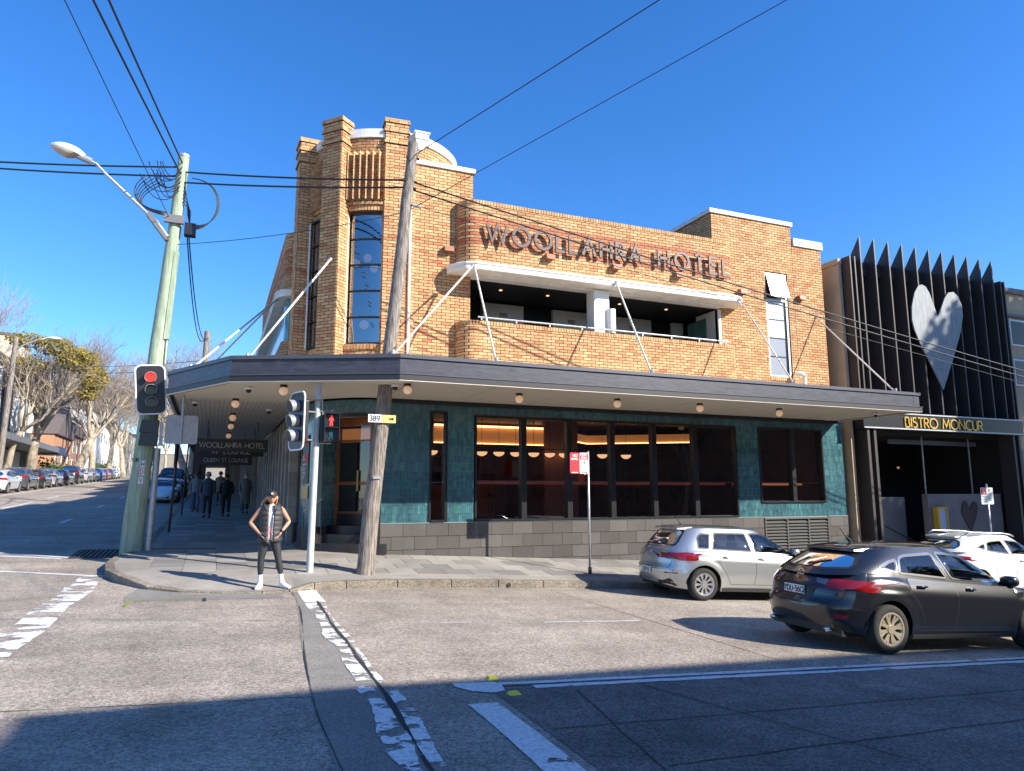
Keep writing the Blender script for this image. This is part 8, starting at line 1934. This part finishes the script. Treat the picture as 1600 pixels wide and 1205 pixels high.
# ================================================================== trees
M_bark = mat('plane_bark', (.48, .41, .30), .9, col2=(.20, .16, .12), scale=2.2, bump=.4, bscale=8); M_twig = mat('plane_twig', (.33, .26, .19), .9)
M_leafy = bpy.data.materials.new('mustard_leaf')
def leafmat(name, c0, c1):
    m = bpy.data.materials.new(name); m.use_nodes = True; t = m.node_tree; b = t.nodes['Principled BSDF']; b.inputs['Roughness'].default_value = .55
    a = t.nodes.new('ShaderNodeAttribute'); a.attribute_name = 'tone'; s = t.nodes.new('ShaderNodeSeparateXYZ'); r = t.nodes.new('ShaderNodeValToRGB'); r.color_ramp.elements[0].color = (*c0, 1); r.color_ramp.elements[1].color = (*c1, 1)
    t.links.new(a.outputs['Vector'], s.inputs[0]); t.links.new(s.outputs[0], r.inputs[0]); t.links.new(r.outputs[0], b.inputs['Base Color']); MAT[name] = m
    tr_ = t.nodes.new('ShaderNodeBsdfTranslucent'); mx = t.nodes.new('ShaderNodeMixShader'); mx.inputs[0].default_value = .3; t.links.new(r.outputs[0], tr_.inputs[0]); o = t.nodes['Material Output']
    t.links.new(b.outputs[0], mx.inputs[1]); t.links.new(tr_.outputs[0], mx.inputs[2]); t.links.new(mx.outputs[0], o.inputs[0]); return m
M_must = leafmat('mustard_leaf2', (.11, .10, .02), (.42, .31, .045)); M_green = leafmat('green_leaf', (.02, .045, .012), (.07, .13, .035))
def grow(trunk, twigs, p, d, r_, L, lvl, rn, maxl, spread, upb=.12, tips=None):
    n = 5 if lvl < 2 else 4 if lvl < 4 else 3; pts = [p]; rs = [r_]; q = p; dd = d.normalized()
    for i in range(n):
        dd = (dd+Vector((rn.gauss(0, .13), rn.gauss(0, .13), rn.gauss(0, .08)+upb*.35))).normalized(); q = q+dd*(L/n); pts.append(q); rs.append(r_*(1-.42*(i+1)/n) if lvl < maxl else r_*(1-.6*(i+1)/n))
    (trunk if lvl <= 2 else twigs).tube(pts, rs, (12, 8, 6, 4, 3, 3, 3, 3)[min(lvl, 7)], lvl == 0)
    if lvl >= maxl:
        if tips is not None: tips.append(q)
        return
    k = (rn.choice((4, 5)) if lvl == 0 else rn.choice((3, 4)))
    for i in range(k):
        fr = 1 if (lvl == 0 or i == 0) else rn.uniform(.35, .95); bi_ = min(n-1, int(fr*n)); bp = pts[bi_].lerp(pts[bi_+1], fr*n-bi_) if fr < 1 else pts[-1]
        ax = dd.orthogonal().normalized(); ax.rotate(Matrix.Rotation(2*PI*(i+rn.uniform(-.3, .3))/k, 3, dd)); ang = R(rn.uniform(20, 44))*spread if i else R(rn.uniform(8, 24))*spread
        nd = (dd*math.cos(ang)+ax*math.sin(ang)+Vector((0, 0, upb))).normalized(); rr = rs[bi_]*(.78 if i == 0 else rn.uniform(.5, .68))
        grow(trunk, twigs, bp, nd, max(rr, .013), L*rn.uniform(.62, .86), lvl+1, rn, maxl, spread, upb, tips)
def bare_tree(label, x, y, H, r0, lean, seed, maxl=6, spread=1.0, trunkL=.27, group='bare plane trees along the left street', name='plane_tree'):
    rn = random.Random(seed); t = thing(name, label, 'tree', (x, y, g(x, y)+.1), group=group); a, b = MB(), MB(); a.smooth = b.smooth = True; tips = []
    grow(a, b, Vector((0, 0, -.2)), Vector(lean), r0, H*trunkL, 0, rn, maxl, spread, .12, tips)
    obj('trunk', a, M_bark, t, local=True); obj('branches', b, M_twig, t, local=True); t['_tips'] = 0; del t['_tips']
    return t, tips
def leaves(mb, c, rx, rz, n, size, rn, hollow=.0):
    for _ in range(n):
        while True:
            v = Vector((rn.uniform(-1, 1), rn.uniform(-1, 1), rn.uniform(-1, 1)))
            if hollow < v.length < 1: break
        p = Vector(c)+Vector((v.x*rx, v.y*rx, v.z*rz)); s_ = size*rn.uniform(.6, 1.3); a = Vector((rn.gauss(0, 1), rn.gauss(0, 1), rn.gauss(0, 1))).normalized(); b = a.orthogonal().normalized()*s_*.5; a *= s_
        tn = (rn.random(), 0, 0); mb.add([p-a*.5, p+b, p+a*.5, p-b], [(0, 1, 2, 3)], tn)
T1, _ = bare_tree('thick leaning bare plane tree, nearest the left edge', -14.2, 71, 15.5, .50, (.08, 0, 1), 14, 6, .95)
bare_tree('broad pale bare plane tree second along the left street', -14.2, 93, 20, .62, (.10, 0, 1), 8, 6, 1.1)
T3, _ = bare_tree('bare plane tree right behind the thin street pole', -14.2, 106, 18, .45, (.2, 0, 1), 12, 6, 1.05)
T4, _ = bare_tree('pale forked bare plane tree in front of the white houses', -14.0, 120, 18, .48, (0, 0, 1), 21, 6, 1.1)
def treecopy(src, label, x, y, rz, s_): o = copy_tree(src); o.location = (x, y, g(x, y)+.1); o.rotation_euler = (0, 0, rz); o.scale = (s_, s_, s_); o['label'] = label
treecopy(T4, 'bare plane tree beyond the white houses on the left street', -13.9, 140, 2.1, 1.05); treecopy(T3, 'bare plane tree far down the left street', -13.9, 160, 4.0, 1.1); treecopy(T4, 'farthest bare plane tree on the left street', -13.9, 185, 5.2, 1.1)
treecopy(T3, 'tall bare plane tree rising behind the dark shop at far left', -20.5, 80, 1.0, 1.15); treecopy(T4, 'tall bare tree behind the white houses', -21, 128, 3.3, 1.25)
treecopy(T1, 'bare tree seen just left of the awning on the near side of the street', -1.75, 84, 2.6, 1.0); treecopy(T4, 'bare tree far down the near side footpath', -1.8, 112, 1.2, 1.1); treecopy(T3, 'small bare tree whose top shows above the awning behind the pole', -1.8, 62, .7, .78)
treecopy(T3, 'bare tree at the far end of the left street, left of the centre', -13.2, 208, 2.2, 1.2); treecopy(T4, 'bare tree at the far end of the left street, beside the road', -12.5, 232, 0.4, 1.2); treecopy(T3, 'last bare tree closing the far end of the near footpath', -2.0, 150, 1.9, 1.1); treecopy(T4, 'bare tree standing between the cars far down the near footpath', -2.0, 190, 3.9, 1.2)
rn = random.Random(77); t = thing('mustard_tree', 'tree with mustard green foliage behind the first bare plane tree', 'tree', (-15.0, 67, g(-15, 67)))
a, b = MB(), MB(); a.smooth = True; tips = []; grow(a, b, Vector((0, 0, 0)), Vector((.05, 0, 1)), .3, 4.5, 0, rn, 4, 1.25, .1, tips); obj('trunk', a, M_bark, t, local=True); obj('branches', b, M_twig, t, local=True)
mb = MB()
for (x, z, rx, rz, n) in ((2.6, 11.9, 1.6, .7, 360), (4.4, 10.9, 1.7, .9, 500), (5.6, 9.4, 1.2, .9, 380), (.6, 12.3, 1.4, .5, 220), (-2.6, 11.0, 1.3, .7, 150), (1.0, 10.4, 1.6, .6, 160), (5.2, 8.1, .8, .5, 100)): leaves(mb, (x, 0, z-.6), rx, rz*1.15, int(n*1.9), .22, rn)
obj('foliage', mb, M_must, t, local=True, kind='stuff')
t = thing('shade_tree', 'tall leafy evergreen street tree beyond the right edge, shading the restaurant', 'tree', (38.6, 4.0, g(35, 4)))
a, b = MB(), MB(); a.smooth = True; tips = []; rn = random.Random(5); grow(a, b, Vector((0, 0, 0)), Vector((0, 0, 1)), .42, 5.5, 0, rn, 4, 1.1, .12, tips); obj('trunk', a, M_bark, t, local=True); obj('branches', b, M_twig, t, local=True)
mb = MB()
for i in range(84):
    v = Vector((rn.gauss(0, 1), rn.gauss(0, 1), rn.gauss(0, 1))).normalized()*rn.uniform(.35, 1); leaves(mb, (v.x*5.4, v.y*4.0, 15.5+v.z*6.6), rn.uniform(.9, 1.5), rn.uniform(.7, 1.1), 200, .32, rn)
for (x, z) in ((-6.5, 8.8), (-7.6, 10.4), (-8.6, 11.6), (-5.6, 8.0), (-9.2, 10.2)): leaves(mb, (x, 0, z), .9, .6, 70, .26, rn)
obj('foliage', mb, M_green, t, local=True, kind='stuff')
t = thing('kerb_tree', 'round leafy tree at the near kerb beyond the right edge, reflected in the shop windows', 'tree', (25.0, -1.4, g(25, -1.4)))
a, b = MB(), MB(); a.smooth = True; tips = []; rn = random.Random(9); grow(a, b, Vector((0, 0, 0)), Vector((0, 0, 1)), .22, 3.6, 0, rn, 4, 1.0, .12, tips); obj('trunk', a, M_bark, t, local=True); obj('branches', b, M_twig, t, local=True)
mb = MB()
for i in range(46):
    v = Vector((rn.gauss(0, 1), rn.gauss(0, 1), rn.gauss(0, 1))).normalized()*rn.uniform(.3, 1); leaves(mb, (v.x*2.6, v.y*2.2, 8.2+v.z*3.0), rn.uniform(.6, 1.0), rn.uniform(.5, .8), 110, .20, rn)
obj('foliage', mb, M_green, t, local=True, kind='stuff')
for i, (x, y, s_, lb_) in enumerate(((-15.4, 87, 1.6, 'green bush under the first bare tree beyond the dark shop'), (-15.2, 117, 1.3, 'low green hedge in front of the gabled white house'), (-15.2, 130, 1.2, 'low green hedge in front of the white villa'))):
    t = thing('hedge', lb_, 'shrub', (x, y, g(x, y)+.1)); mb = MB()
    for j in range(9): leaves(mb, (rn.uniform(-.6, .6), (j-4)*s_*.45, .9+rn.uniform(-.2, .3)), .9, .8*s_, 70, .26, rn)
    obj('foliage', mb, M_green, t, local=True, kind='stuff'); mb = MB(); mb.tube([(0, 0, 0), (0, 0, .8)], .06, 6); obj('stem', mb, M_bark, t, local=True)
